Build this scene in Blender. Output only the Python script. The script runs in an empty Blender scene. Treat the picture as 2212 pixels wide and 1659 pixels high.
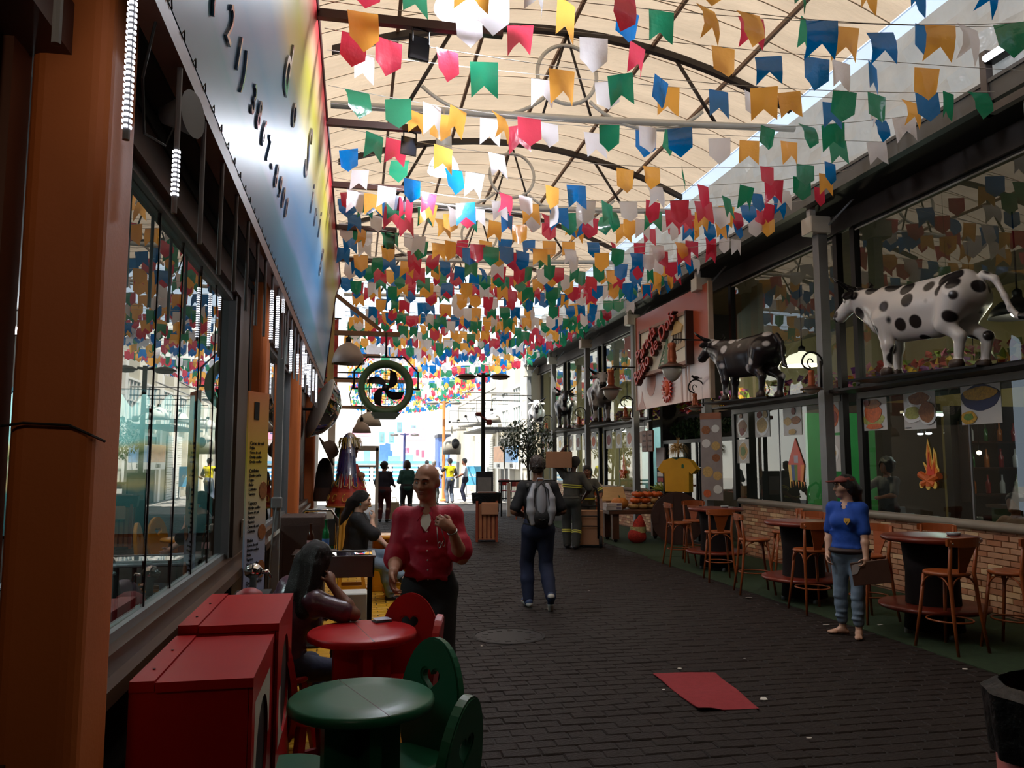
import bpy, math, random
import numpy as np
from mathutils import Vector, Matrix
R = random.Random(7)
PI = math.pi
rad = math.radians
SC = bpy.context.scene
COL = SC.collection

# ---------------------------------------------------------------- camera
F_PX, W_PX, H_PX = 1700.0, 2212, 1659
PITCH, YAW, EYE = rad(5.594), rad(11.193), 1.7
cam_data = bpy.data.cameras.new('camera')
cam_data.sensor_fit = 'HORIZONTAL'
cam_data.sensor_width = 36.0
cam_data.lens = 36.0 * F_PX / W_PX
cam_data.clip_start, cam_data.clip_end = 0.05, 400
cam = bpy.data.objects.new('camera', cam_data)
cam.location = (0, 0, EYE)
cam.rotation_euler = (PI / 2 + PITCH, 0, -YAW)
COL.objects.link(cam)
SC.camera = cam

# ---------------------------------------------------------------- world, sun, exposure
world = bpy.data.worlds.new('sky')
SC.world = world
world.use_nodes = True
_bg = world.node_tree.nodes['Background']
_bg.inputs['Color'].default_value = (0.72, 0.86, 1.0, 1)
_bg.inputs['Strength'].default_value = 1.7
sun_data = bpy.data.lights.new('sun', 'SUN')
sun_data.energy = 13.0
sun_data.color = (1.0, 0.95, 0.86)
sun_data.angle = rad(0.6)
sun = bpy.data.objects.new('sun', sun_data)
SUN_DIR = Vector((-0.32, -0.32, 0.89)).normalized()          # towards the sun
sun.rotation_euler = SUN_DIR.to_track_quat('Z', 'Y').to_euler()
sun.location = (0, 0, 40)
COL.objects.link(sun)
vs = SC.view_settings
vs.view_transform = 'Standard'
vs.look = 'None'
vs.gamma = 1.0
vs.exposure = 0.0
vs.use_curve_mapping = False
SC.display_settings.display_device = 'sRGB'
cy = SC.cycles
cy.use_denoising = True
cy.max_bounces = 7
cy.diffuse_bounces = 3
cy.glossy_bounces = 3
cy.transmission_bounces = 4
cy.transparent_max_bounces = 14
cy.sample_clamp_indirect = 6.0
cy.caustics_reflective = False
cy.caustics_refractive = False

# ---------------------------------------------------------------- materials
MATS = {}


def lin(c):
    """sRGB 0-255 -> linear"""
    out = []
    for x in c[:3]:
        x = x / 255.0
        out.append(x / 12.92 if x <= 0.04045 else ((x + 0.055) / 1.055) ** 2.4)
    return tuple(out)


def mat(name, col, rough=0.55, metal=0.0, var=0.12, scale=5.0, bump=0.0, bscale=60.0, spec=0.5,
        emit=None, estr=0.0, coat=0.0, stretch=None):
    """procedural principled: base colour broken up by noise, optional bump"""
    if name in MATS:
        return MATS[name]
    m = bpy.data.materials.new(name)
    m.use_nodes = True
    nt = m.node_tree
    p = nt.nodes['Principled BSDF']
    p.inputs['Roughness'].default_value = rough
    p.inputs['Metallic'].default_value = metal
    p.inputs['Specular IOR Level'].default_value = spec
    p.inputs['Coat Weight'].default_value = coat
    tc = nt.nodes.new('ShaderNodeTexCoord')
    src = tc.outputs['Object']
    if stretch:
        mp = nt.nodes.new('ShaderNodeMapping')
        mp.inputs['Scale'].default_value = stretch
        nt.links.new(src, mp.inputs['Vector'])
        src = mp.outputs['Vector']
    if var > 0:
        n = nt.nodes.new('ShaderNodeTexNoise')
        n.inputs['Scale'].default_value = scale
        n.inputs['Detail'].default_value = 5
        nt.links.new(src, n.inputs['Vector'])
        mx = nt.nodes.new('ShaderNodeMix')
        mx.data_type = 'RGBA'
        mx.inputs['A'].default_value = (*[max(0, c * (1 - 2 * var)) for c in col], 1)
        mx.inputs['B'].default_value = (*[min(1, c * (1 + 2 * var)) for c in col], 1)
        nt.links.new(n.outputs['Fac'], mx.inputs['Factor'])
        nt.links.new(mx.outputs['Result'], p.inputs['Base Color'])
    else:
        p.inputs['Base Color'].default_value = (*col, 1)
    if bump > 0:
        nb = nt.nodes.new('ShaderNodeTexNoise')
        nb.inputs['Scale'].default_value = bscale
        nb.inputs['Detail'].default_value = 4
        nt.links.new(src, nb.inputs['Vector'])
        b = nt.nodes.new('ShaderNodeBump')
        b.inputs['Strength'].default_value = bump
        b.inputs['Distance'].default_value = 0.02
        nt.links.new(nb.outputs['Fac'], b.inputs['Height'])
        nt.links.new(b.outputs['Normal'], p.inputs['Normal'])
    if emit:
        p.inputs['Emission Color'].default_value = (*emit, 1)
        p.inputs['Emission Strength'].default_value = estr
    MATS[name] = m
    return m


def S(name, rgb, **k):
    return mat(name, lin(rgb), **k)


def node_mat(name):
    m = bpy.data.materials.new(name)
    m.use_nodes = True
    nt = m.node_tree
    nt.nodes.clear()
    out = nt.nodes.new('ShaderNodeOutputMaterial')
    MATS[name] = m
    return m, nt, out


def N(nt, typ, **inp):
    n = nt.nodes.new(typ)
    for k, v in inp.items():
        n.inputs[k.replace('_', ' ')].default_value = v
    return n


def ramp(nt, stops, interp='LINEAR'):
    r = nt.nodes.new('ShaderNodeValToRGB')
    r.color_ramp.interpolation = interp
    el = r.color_ramp.elements
    while len(el) < len(stops):
        el.new(0.5)
    for e, (p, c) in zip(el, stops):
        e.position = p
        e.color = (*c, 1)
    return r


def sheet_mat(name, col, trans, refl=0.5, gloss=0.08, rough=0.25, var=0.1, scale=3.0, stretch=None, bump=0.0, bscale=8.0):
    """thin sheet that both reflects and lets light through"""
    m, nt, out = node_mat(name)
    tc = nt.nodes.new('ShaderNodeTexCoord')
    src = tc.outputs['Object']
    if stretch:
        mp = nt.nodes.new('ShaderNodeMapping')
        mp.inputs['Scale'].default_value = stretch
        nt.links.new(src, mp.inputs['Vector'])
        src = mp.outputs['Vector']
    n = N(nt, 'ShaderNodeTexNoise', Scale=scale, Detail=5.0)
    nt.links.new(src, n.inputs['Vector'])
    d, t = nt.nodes.new('ShaderNodeBsdfDiffuse'), nt.nodes.new('ShaderNodeBsdfTranslucent')
    for sh, kk in ((d, refl), (t, trans)):
        mx = nt.nodes.new('ShaderNodeMix')
        mx.data_type = 'RGBA'
        mx.inputs['A'].default_value = (*[max(0, c * kk * (1 - 2 * var)) for c in col], 1)
        mx.inputs['B'].default_value = (*[min(1, c * kk * (1 + 2 * var)) for c in col], 1)
        nt.links.new(n.outputs['Fac'], mx.inputs['Factor'])
        nt.links.new(mx.outputs['Result'], sh.inputs['Color'])
    a = nt.nodes.new('ShaderNodeAddShader')
    nt.links.new(d.outputs[0], a.inputs[0])
    nt.links.new(t.outputs[0], a.inputs[1])
    g = N(nt, 'ShaderNodeBsdfGlossy', Roughness=rough)
    mix = N(nt, 'ShaderNodeMixShader', Fac=gloss)
    nt.links.new(a.outputs[0], mix.inputs[1])
    nt.links.new(g.outputs[0], mix.inputs[2])
    if bump > 0:
        nb = N(nt, 'ShaderNodeTexNoise', Scale=bscale, Detail=3.0)
        nt.links.new(src, nb.inputs['Vector'])
        b = N(nt, 'ShaderNodeBump', Strength=bump, Distance=0.05)
        nt.links.new(nb.outputs['Fac'], b.inputs['Height'])
        for sh in (d, t, g):
            nt.links.new(b.outputs['Normal'], sh.inputs['Normal'])
    nt.links.new(mix.outputs[0], out.inputs['Surface'])
    return m


def glass_mat(name, tint=(0.9, 0.95, 0.93), ior=1.75, rough=0.0):
    """thin pane: clear straight through, mirror by fresnel"""
    m, nt, out = node_mat(name)
    t = N(nt, 'ShaderNodeBsdfTransparent', Color=(*tint, 1))
    g = N(nt, 'ShaderNodeBsdfGlossy', Roughness=rough, Color=(0.95, 0.97, 0.97, 1))
    f = N(nt, 'ShaderNodeFresnel', IOR=ior)
    mix = nt.nodes.new('ShaderNodeMixShader')
    geo_ = nt.nodes.new('ShaderNodeNewGeometry')
    inv = nt.nodes.new('ShaderNodeMath')
    inv.operation = 'SUBTRACT'
    inv.inputs[0].default_value = 1.0
    nt.links.new(geo_.outputs['Backfacing'], inv.inputs[1])
    mul = nt.nodes.new('ShaderNodeMath')
    mul.operation = 'MULTIPLY'
    nt.links.new(f.outputs[0], mul.inputs[0])
    nt.links.new(inv.outputs[0], mul.inputs[1])
    nt.links.new(mul.outputs[0], mix.inputs[0])
    nt.links.new(t.outputs[0], mix.inputs[1])
    nt.links.new(g.outputs[0], mix.inputs[2])
    nt.links.new(mix.outputs[0], out.inputs['Surface'])
    return m


def glow(name, col, strength):
    m, nt, out = node_mat(name)
    e = N(nt, 'ShaderNodeEmission', Color=(*col, 1), Strength=strength)
    nt.links.new(e.outputs[0], out.inputs['Surface'])
    return m


# ---------------------------------------------------------------- mesh helpers
class MB:
    """collects shapes into one mesh"""

    def __init__(s, smooth=False):
        s.v, s.f, s.mi, s.cur, s.smooth = [], [], [], 0, smooth

    def m(s, i):
        s.cur = i
        return s

    def add(s, vs, fs, M=None):
        b = len(s.v)
        if M is not None:
            vs = [tuple(M @ Vector(p)) for p in vs]
        s.v += [tuple(p) for p in vs]
        for f in fs:
            s.f.append(tuple(b + i for i in f))
            s.mi.append(s.cur)
        return s

    def box(s, c, d, M=None, rz=0.0, taper=1.0):
        x, y, z = d[0] / 2, d[1] / 2, d[2] / 2
        t = taper
        vs = [(-x, -y, -z), (x, -y, -z), (x, y, -z), (-x, y, -z), (-x * t, -y * t, z), (x * t, -y * t, z), (x * t, y * t, z), (-x * t, y * t, z)]
        MM = Matrix.Translation(Vector(c)) @ (Matrix.Rotation(rz, 4, 'Z') if rz else Matrix())
        if M is not None:
            MM = M @ MM
        return s.add(vs, [(0, 3, 2, 1), (4, 5, 6, 7), (0, 1, 5, 4), (1, 2, 6, 5), (2, 3, 7, 6), (3, 0, 4, 7)], MM)

    def span(s, a, b, M=None):
        """box between two corners"""
        c = [(a[i] + b[i]) / 2 for i in range(3)]
        d = [abs(b[i] - a[i]) for i in range(3)]
        return s.box(c, d, M)

    def rbox(s, c, d, r=0.01, M=None, rz=0.0):
        """box with chamfered edges"""
        x, y, z = d[0] / 2, d[1] / 2, d[2] / 2
        r = min(r, x * .9, y * .9, z * .9)
        rings = []
        for zz, k in ((-z, r), (-z + r, 0), (z - r, 0), (z, r)):
            X, Y = x - k, y - k
            c2 = r
            rings.append([(X - c2 * (k == 0), -Y, zz), (X, -Y + c2 * (k == 0), zz), (X, Y - c2 * (k == 0), zz), (X - c2 * (k == 0), Y, zz),
                          (-X + c2 * (k == 0), Y, zz), (-X, Y - c2 * (k == 0), zz), (-X, -Y + c2 * (k == 0), zz), (-X + c2 * (k == 0), -Y, zz)])
        for i in (0, 3):
            k = 0.35 * r
            rings[i] = [(p[0] + (-k if j in (0, 3) else k if j in (4, 7) else 0), p[1] + (k if j in (1, 6) else -k if j in (2, 5) else 0), p[2]) for j, p in enumerate(rings[i])]
        vs = [p for rg in rings for p in rg]
        fs = [tuple(reversed(range(8))), tuple(range(24, 32))]
        for a in range(3):
            for j in range(8):
                fs.append((a * 8 + j, a * 8 + (j + 1) % 8, a * 8 + 8 + (j + 1) % 8, a * 8 + 8 + j))
        MM = Matrix.Translation(Vector(c)) @ (Matrix.Rotation(rz, 4, 'Z') if rz else Matrix())
        if M is not None:
            MM = M @ MM
        return s.add(vs, fs, MM)

    def tube(s, pts, r, n=8, closed=False, M=None, caps=True):
        """round bar along a path; r a number or a list"""
        pts = [Vector(p) for p in pts]
        L = len(pts)
        rr = r if isinstance(r, (list, tuple)) else [r] * L
        rings = []
        prev = None
        for i, p in enumerate(pts):
            if closed:
                t = pts[(i + 1) % L] - pts[i - 1]
            else:
                t = pts[min(i + 1, L - 1)] - pts[max(i - 1, 0)]
            t.normalize()
            if prev is None:
                a = Vector((0, 0, 1)) if abs(t.z) < 0.9 else Vector((1, 0, 0))
                u = t.cross(a).normalized()
            else:
                u = (prev - t * prev.dot(t))
                u = u.normalized() if u.length > 1e-6 else t.orthogonal().normalized()
            prev = u
            w = t.cross(u)
            rings.append([p + (u * math.cos(2 * PI * k / n) + w * math.sin(2 * PI * k / n)) * rr[i] for k in range(n)])
        vs = [q for rg in rings for q in rg]
        fs = []
        for i in range(L if closed else L - 1):
            a, b = i * n, ((i + 1) % L) * n
            for k in range(n):
                fs.append((a + k, a + (k + 1) % n, b + (k + 1) % n, b + k))
        if caps and not closed:
            fs.append(tuple(reversed(range(n))))
            fs.append(tuple(range((L - 1) * n, L * n)))
        return s.add(vs, fs, M)

    def lathe(s, prof, c=(0, 0, 0), n=24, M=None, caps=True, sx=1.0, sy=1.0):
        """profile [(r,z)] turned about z"""
        vs, fs = [], []
        for (r, z) in prof:
            for k in range(n):
                a = 2 * PI * k / n
                vs.append((c[0] + r * math.cos(a) * sx, c[1] + r * math.sin(a) * sy, c[2] + z))
        for i in range(len(prof) - 1):
            for k in range(n):
                fs.append((i * n + k, i * n + (k + 1) % n, i * n + n + (k + 1) % n, i * n + n + k))
        if caps:
            fs.append(tuple(reversed(range(n))))
            fs.append(tuple(range((len(prof) - 1) * n, len(prof) * n)))
        return s.add(vs, fs, M)

    def ball(s, c, r, n=14, k=9, M=None):
        """r number or (rx,ry,rz)"""
        rx, ry, rz = r if isinstance(r, (tuple, list)) else (r, r, r)
        prof = [(max(1e-4, math.sin(PI * i / k)), -math.cos(PI * i / k)) for i in range(k + 1)]
        vs, fs = [], []
        for (q, z) in prof:
            for j in range(n):
                a = 2 * PI * j / n
                vs.append((c[0] + q * rx * math.cos(a), c[1] + q * ry * math.sin(a), c[2] + z * rz))
        for i in range(k):
            for j in range(n):
                fs.append((i * n + j, i * n + (j + 1) % n, i * n + n + (j + 1) % n, i * n + n + j))
        return s.add(vs, fs, M)

    def prism(s, poly, d, M=None, hole=None):
        """polygon in local xz, extruded +-d/2 along y (normal); hole: same-count inner loop"""
        n = len(poly)
        if hole is None:
            vs = [(x, -d / 2, z) for x, z in poly] + [(x, d / 2, z) for x, z in poly]
            fs = [tuple(range(n)), tuple(reversed(range(n, 2 * n)))]
            for i in range(n):
                j = (i + 1) % n
                fs.append((j, i, n + i, n + j))
        else:
            vs = []
            for yy in (-d / 2, d / 2):
                vs += [(x, yy, z) for x, z in poly] + [(x, yy, z) for x, z in hole]
            fs = []
            for i in range(n):
                j = (i + 1) % n
                fs.append((i, j, n + j, n + i))
                fs.append((2 * n + j, 2 * n + i, 3 * n + i, 3 * n + j))
                fs.append((j, i, 2 * n + i, 2 * n + j))
                fs.append((n + i, n + j, 3 * n + j, 3 * n + i))
        return s.add(vs, fs, M)

    def quad(s, a, b, c, d):
        return s.add([a, b, c, d], [(0, 1, 2, 3)])

    def mesh(s, name, mats):
        me = bpy.data.meshes.new(name)
        me.from_pydata(s.v, [], s.f)
        for m in (mats if isinstance(mats, (list, tuple)) else [mats]):
            me.materials.append(m)
        if any(s.mi):
            me.polygons.foreach_set('material_index', s.mi)
        if s.smooth:
            me.polygons.foreach_set('use_smooth', [len(f) <= 4 for f in s.f])
        me.update()
        return me

    def obj(s, name, mats, parent=None, loc=None):
        return link(name, s.mesh(name, mats), parent, loc)


def link(name, me, parent=None, loc=None):
    o = bpy.data.objects.new(name, me)
    COL.objects.link(o)
    if parent is not None:
        o.parent = parent
    if loc is not None:
        o.location = loc
    return o


def T(name, label, cat, loc=(0, 0, 0), rz=0.0, group=None):
    """a thing: Empty at its base"""
    o = bpy.data.objects.new(name, None)
    COL.objects.link(o)
    o.location = loc
    o.rotation_euler = (0, 0, rz)
    o.empty_display_size = 0.1
    return tag(o, label, cat, group)


def tag(o, label, cat, group=None):
    o['label'] = label
    o['category'] = cat
    if group:
        o['group'] = group
    return o


def struct(o):
    o['kind'] = 'structure'
    return o


def stuff(o):
    o['kind'] = 'stuff'
    return o


def dup(root, loc, rz=None, label=None, group=None):
    r = root.copy()
    COL.objects.link(r)
    r.location = loc
    if rz is not None:
        r.rotation_euler = (0, 0, rz)
    if label:
        r['label'] = label
    if group:
        r['group'] = group
    for ch in list(root.children):
        c = ch.copy()
        COL.objects.link(c)
        c.parent = r
        for g in list(ch.children):
            d = g.copy()
            COL.objects.link(d)
            d.parent = c
    return r


def RX(a): return Matrix.Rotation(a, 4, 'X')
def RY(a): return Matrix.Rotation(a, 4, 'Y')
def RZ(a): return Matrix.Rotation(a, 4, 'Z')
def TR(*p): return Matrix.Translation(Vector(p if len(p) == 3 else p[0]))


def arc(c, r, a0, a1, n, plane='xz'):
    out = []
    for i in range(n + 1):
        a = a0 + (a1 - a0) * i / n
        x, y = r * math.cos(a), r * math.sin(a)
        out.append((c[0] + x, c[1], c[2] + y) if plane == 'xz' else (c[0] + x, c[1] + y, c[2]) if plane == 'xy' else (c[0], c[1] + x, c[2] + y))
    return out


def text_mesh(txt, size, depth=0.004, align='CENTER', spacing=1.0):
    """lettering as a mesh in local xy, normal +z"""
    cu = bpy.data.curves.new('lettering', 'FONT')
    cu.body = txt
    cu.size = size
    cu.extrude = depth
    cu.align_x = align
    cu.align_y = 'CENTER'
    cu.space_character = spacing
    cu.resolution_u = 3
    ob = bpy.data.objects.new('lettering', cu)
    me = bpy.data.meshes.new_from_object(ob)
    bpy.data.objects.remove(ob)
    bpy.data.curves.remove(cu)
    return me


def lettering(name, txt, size, m, M, parent=None, depth=0.004, align='CENTER', spacing=1.0):
    me = text_mesh(txt, size, depth, align, spacing)
    me.transform(M)
    me.materials.clear()
    me.materials.append(m)
    return link(name, me, parent)


def facing(pos, normal, up=(0, 0, 1)):
    """matrix: local x right (seen from outside), y up, z = normal"""
    n = Vector(normal).normalized()
    x = Vector(up).cross(n).normalized()
    y = n.cross(x)
    M = Matrix((x, y, n)).transposed().to_4x4()
    M.translation = Vector(pos)
    return M


# ---------------------------------------------------------------- organic bodies: smooth blends of round shapes, meshed as one surface
class Blob:
    def __init__(s):
        s.p = []

    def cap(s, a, b, r0, r1=None, k=0.02, sub=False):
        s.p.append(('c', np.array(a, float), np.array(b, float), r0, r0 if r1 is None else r1, k, sub))
        return s

    def ell(s, c, r, M=None, k=0.02, sub=False):
        M = np.eye(3) if M is None else np.array(M.to_3x3())
        s.p.append(('e', np.array(c, float), np.array(r, float), M, None, k, sub))
        return s

    def cut(s, pt, n):
        """keep the side the normal points away from"""
        s.p.append(('p', np.array(pt, float), np.array(n, float) / np.linalg.norm(n), None, None, 0, False))
        return s

    def chain(s, pts, rs, k=0.02):
        for i in range(len(pts) - 1):
            s.cap(pts[i], pts[i + 1], rs[i], rs[i + 1], k)
        return s

    def mesh(s, name, mats, vox=0.01, region=None, smooth=True):
        lo, hi = np.full(3, 1e9), np.full(3, -1e9)
        for q in s.p:
            if q[6]:
                continue
            if q[0] == 'c':
                r = max(q[3], q[4])
                lo = np.minimum(lo, np.minimum(q[1], q[2]) - r)
                hi = np.maximum(hi, np.maximum(q[1], q[2]) + r)
            elif q[0] == 'e':
                r = q[2].max()
                lo = np.minimum(lo, q[1] - r)
                hi = np.maximum(hi, q[1] + r)
        lo -= 3 * vox
        hi += 3 * vox
        dims = np.ceil((hi - lo) / vox).astype(int) + 1
        V = np.full(dims, 1.0, np.float32)
        for q in s.p:
            if q[0] == 'p':
                idx = np.indices(dims, dtype=np.float32)
                d = sum((lo[i] + idx[i] * vox - q[1][i]) * q[2][i] for i in range(3))
                V = np.maximum(V, d.astype(np.float32))
                continue
            k = q[5]
            if q[0] == 'c':
                r = max(q[3], q[4]) + k + 2.5 * vox
                a, b = np.minimum(q[1], q[2]) - r, np.maximum(q[1], q[2]) + r
            else:
                r = q[2].max() + k + 2.5 * vox
                a, b = q[1] - r, q[1] + r
            i0 = np.clip(np.floor((a - lo) / vox).astype(int), 0, dims)
            i1 = np.clip(np.ceil((b - lo) / vox).astype(int) + 1, 0, dims)
            if np.any(i1 <= i0):
                continue
            gx, gy, gz = np.meshgrid(*[(lo[i] + np.arange(i0[i], i1[i]) * vox).astype(np.float32) for i in range(3)], indexing='ij')
            if q[0] == 'c':
                ab = q[2] - q[1]
                L = float(ab @ ab)
                px_, py_, pz_ = gx - q[1][0], gy - q[1][1], gz - q[1][2]
                t = np.clip((px_ * ab[0] + py_ * ab[1] + pz_ * ab[2]) / max(L, 1e-9), 0, 1)
                d = np.sqrt((px_ - t * ab[0]) ** 2 + (py_ - t * ab[1]) ** 2 + (pz_ - t * ab[2]) ** 2) - (q[3] + (q[4] - q[3]) * t)
            else:
                px_, py_, pz_ = gx - q[1][0], gy - q[1][1], gz - q[1][2]
                M = q[3]
                l = [px_ * M[0, i] + py_ * M[1, i] + pz_ * M[2, i] for i in range(3)]
                k0 = np.sqrt(sum((l[i] / q[2][i]) ** 2 for i in range(3)))
                k1 = np.sqrt(sum((l[i] / q[2][i] ** 2) ** 2 for i in range(3))) + 1e-9
                d = k0 * (k0 - 1.0) / k1
            sl = tuple(slice(i0[i], i1[i]) for i in range(3))
            c = V[sl]
            if q[6]:
                d = -d
                h = np.maximum(k - np.abs(c - d), 0) / max(k, 1e-6)
                V[sl] = np.maximum(c, d) + h * h * k * 0.25
            else:
                h = np.maximum(k - np.abs(c - d), 0) / max(k, 1e-6)
                V[sl] = np.minimum(c, d) - h * h * k * 0.25
        # surface nets
        nx, ny, nz = dims
        ins = V < 0
        cnt = np.zeros((nx - 1, ny - 1, nz - 1), np.int8)
        for dx in (0, 1):
            for dy in (0, 1):
                for dz in (0, 1):
                    cnt += ins[dx:nx - 1 + dx, dy:ny - 1 + dy, dz:nz - 1 + dz]
        act = (cnt > 0) & (cnt < 8)
        ci = np.argwhere(act)
        vid = np.full(act.shape, -1, np.int32)
        vid[act] = np.arange(len(ci))
        acc = np.zeros((len(ci), 3))
        num = np.zeros(len(ci))
        cor = [(0, 0, 0), (1, 0, 0), (0, 1, 0), (1, 1, 0), (0, 0, 1), (1, 0, 1), (0, 1, 1), (1, 1, 1)]
        cv = [V[ci[:, 0] + c[0], ci[:, 1] + c[1], ci[:, 2] + c[2]] for c in cor]
        for a in range(8):
            for ax in range(3):
                if cor[a][ax] == 0:
                    c2 = list(cor[a])
                    c2[ax] = 1
                    b = cor.index(tuple(c2))
                    va, vb = cv[a], cv[b]
                    x = (va < 0) != (vb < 0)
                    t = np.where(x, va / (va - vb + 1e-12), 0)
                    for i in range(3):
                        acc[:, i] += np.where(x, cor[a][i] + (t if i == ax else 0), 0)
                    num += x
        vert = lo + (ci + acc / num[:, None]) * vox
        quads = []
        for ax in range(3):
            sl0 = [slice(None)] * 3
            sl1 = [slice(None)] * 3
            sl0[ax], sl1[ax] = slice(0, -1), slice(1, None)
            ch = ins[tuple(sl0)] != ins[tuple(sl1)]
            e = np.argwhere(ch)
            o1, o2 = [(1, 2), (2, 0), (0, 1)][ax]
            ok = (e[:, o1] > 0) & (e[:, o2] > 0) & (e[:, o1] < dims[o1] - 1) & (e[:, o2] < dims[o2] - 1)
            e = e[ok]
            def cell(d1, d2):
                q = e.copy()
                q[:, o1] += d1
                q[:, o2] += d2
                return vid[q[:, 0], q[:, 1], q[:, 2]]
            Q = np.stack([cell(-1, -1), cell(0, -1), cell(0, 0), cell(-1, 0)], 1)
            fl = ~ins[e[:, 0], e[:, 1], e[:, 2]]
            Q[fl] = Q[fl][:, ::-1]
            quads.append(Q)
        Q = np.concatenate(quads)
        Q = Q[(Q >= 0).all(1)]
        me = bpy.data.meshes.new(name)
        me.vertices.add(len(vert))
        me.vertices.foreach_set('co', vert.astype(np.float32).ravel())
        me.loops.add(len(Q) * 4)
        me.loops.foreach_set('vertex_index', Q.astype(np.int32).ravel())
        me.polygons.add(len(Q))
        me.polygons.foreach_set('loop_start', np.arange(0, len(Q) * 4, 4, dtype=np.int32))
        me.polygons.foreach_set('loop_total', np.full(len(Q), 4, np.int32))
        for m in (mats if isinstance(mats, (list, tuple)) else [mats]):
            me.materials.append(m)
        me.polygons.foreach_set('use_smooth', np.full(len(Q), smooth, bool))
        if region is not None:
            cen = vert[Q].mean(1)
            me.polygons.foreach_set('material_index', region(cen).astype(np.int32))
        me.update(calc_edges=True)
        return me

    def obj(s, name, mats, parent=None, vox=0.01, region=None):
        return link(name, s.mesh(name, mats, vox, region), parent)


def ray(u, v):
    """direction through a photo pixel, for placing things at a known depth"""
    sy, cy_, sp, cp = math.sin(YAW), math.cos(YAW), math.sin(PITCH), math.cos(PITCH)
    r = Vector((cy_, -sy, 0))
    f = Vector((sy * cp, cy_ * cp, sp))
    up = Vector((-sy * sp, -cy_ * sp, cp))
    return r * ((u - W_PX / 2) / F_PX) + up * ((H_PX / 2 - v) / F_PX) + f


def atX(u, v, X):
    d = ray(u, v)
    return Vector((0, 0, EYE)) + d * (X / d.x)


def atY(u, v, Y):
    d = ray(u, v)
    return Vector((0, 0, EYE)) + d * (Y / d.y)


def atZ(u, v, Z=0.0):
    d = ray(u, v)
    return Vector((0, 0, EYE)) + d * ((Z - EYE) / d.z)


# ================================================================ materials used all over
black_metal = S('black_metal', (22, 21, 22), rough=.45, metal=.3)
grey_metal = S('grey_painted_metal', (120, 122, 124), rough=.5, metal=.2, var=.12, scale=3, bump=.05)
pale_metal = S('pale_rail', (150, 146, 138), rough=.5, var=.08)
gutter_metal = S('gutter_metal', (92, 92, 92), rough=.5, metal=.4, var=.1)
white_paint = S('white_paint', (205, 200, 190), rough=.5, var=.06)
dark_wood = S('dark_wood', (48, 25, 16), rough=.45, var=.25, scale=4, stretch=(1, .2, 6))
brown_beam = S('brown_beam', (62, 30, 22), rough=.5, var=.15)
dark_room = S('dark_room', (30, 28, 26), rough=.8, var=.2)
orange_paint = S('orange_pillar_paint', (202, 108, 48), rough=.62, var=.1, scale=2, bump=.05)
brown_panel = S('brown_panel_paint', (92, 46, 22), rough=.5, var=.15, scale=2)
red_paint = S('red_gloss_paint', (176, 22, 26), rough=.38, var=.08, scale=3, coat=.0, spec=.35)
green_paint = S('green_gloss_paint', (28, 98, 70), rough=.34, var=.1, scale=3, coat=.0, spec=.4)
yellow_paint = S('yellow_chair_paint', (222, 150, 26), rough=.35, var=.08, scale=3, coat=.2)
stool_wood = S('stool_wood', (150, 74, 30), rough=.38, var=.18, scale=3, stretch=(1, 1, 8))
table_wood = S('table_wood', (118, 44, 30), rough=.3, var=.15, scale=3)
rubber = S('black_rubber', (16, 16, 17), rough=.7)
white_plain = S('white_plain', (225, 222, 215), rough=.5, var=.03)
black_plain = S('black_plain', (14, 14, 15), rough=.6)
copper = S('copper', (160, 84, 52), rough=.45, metal=.6, var=.2)
glass = glass_mat('clear_glass', ior=1.75)
glass_left = glass_mat('reflective_glass', tint=(.8, .88, .86), ior=2.0)

# ================================================================ ground
Y0, Y_ROOF = -12.0, 24.6
paver_dark = S('paver_dark', (37, 29, 26), rough=.7, spec=.22, var=.3, scale=9, bump=.4, bscale=50)
paver_yellow = S('paver_yellow_paint', (214, 160, 22), rough=.5, var=.16, scale=8, bump=.3, bscale=40)
ORD = 'first second third fourth fifth sixth seventh eighth ninth tenth eleventh twelfth thirteenth fourteenth fifteenth sixteenth seventeenth eighteenth nineteenth twentieth'.split()
ORD += ['twenty-' + w for w in ORD[:9]] + ['thirtieth'] + ['thirty-' + w for w in ORD[:9]] + ['fortieth'] + ['forty-' + w for w in ORD[:9]]
mortar = S('mortar', (30, 25, 24), rough=.85, var=.25, scale=6, bump=.3, bscale=30)
concrete = S('plaza_concrete', (165, 160, 152), rough=.8, var=.1, scale=1.5, bump=.2)
fl = struct(MB().span((-6, Y0, -.2), (13, 32, -.008)).obj('floor', mortar))
struct(MB().span((-30, 32, -.2), (40, 100, -.012)).obj('floor_plaza', concrete))


def paver_mesh(lx, ly, lz=.03):
    b = MB()
    x, y, k = lx / 2, ly / 2, .008
    b.add([(-x, -y, -lz), (x, -y, -lz), (x, y, -lz), (-x, y, -lz), (-x, -y, -k), (x, -y, -k), (x, y, -k), (-x, y, -k),
           (-x + k, -y + k, 0), (x - k, -y + k, 0), (x - k, y - k, 0), (-x + k, y - k, 0)],
          [(0, 1, 5, 4), (1, 2, 6, 5), (2, 3, 7, 6), (3, 0, 4, 7), (4, 5, 9, 8), (5, 6, 10, 9), (6, 7, 11, 10), (7, 4, 8, 11), (8, 9, 10, 11)])
    return b


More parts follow.
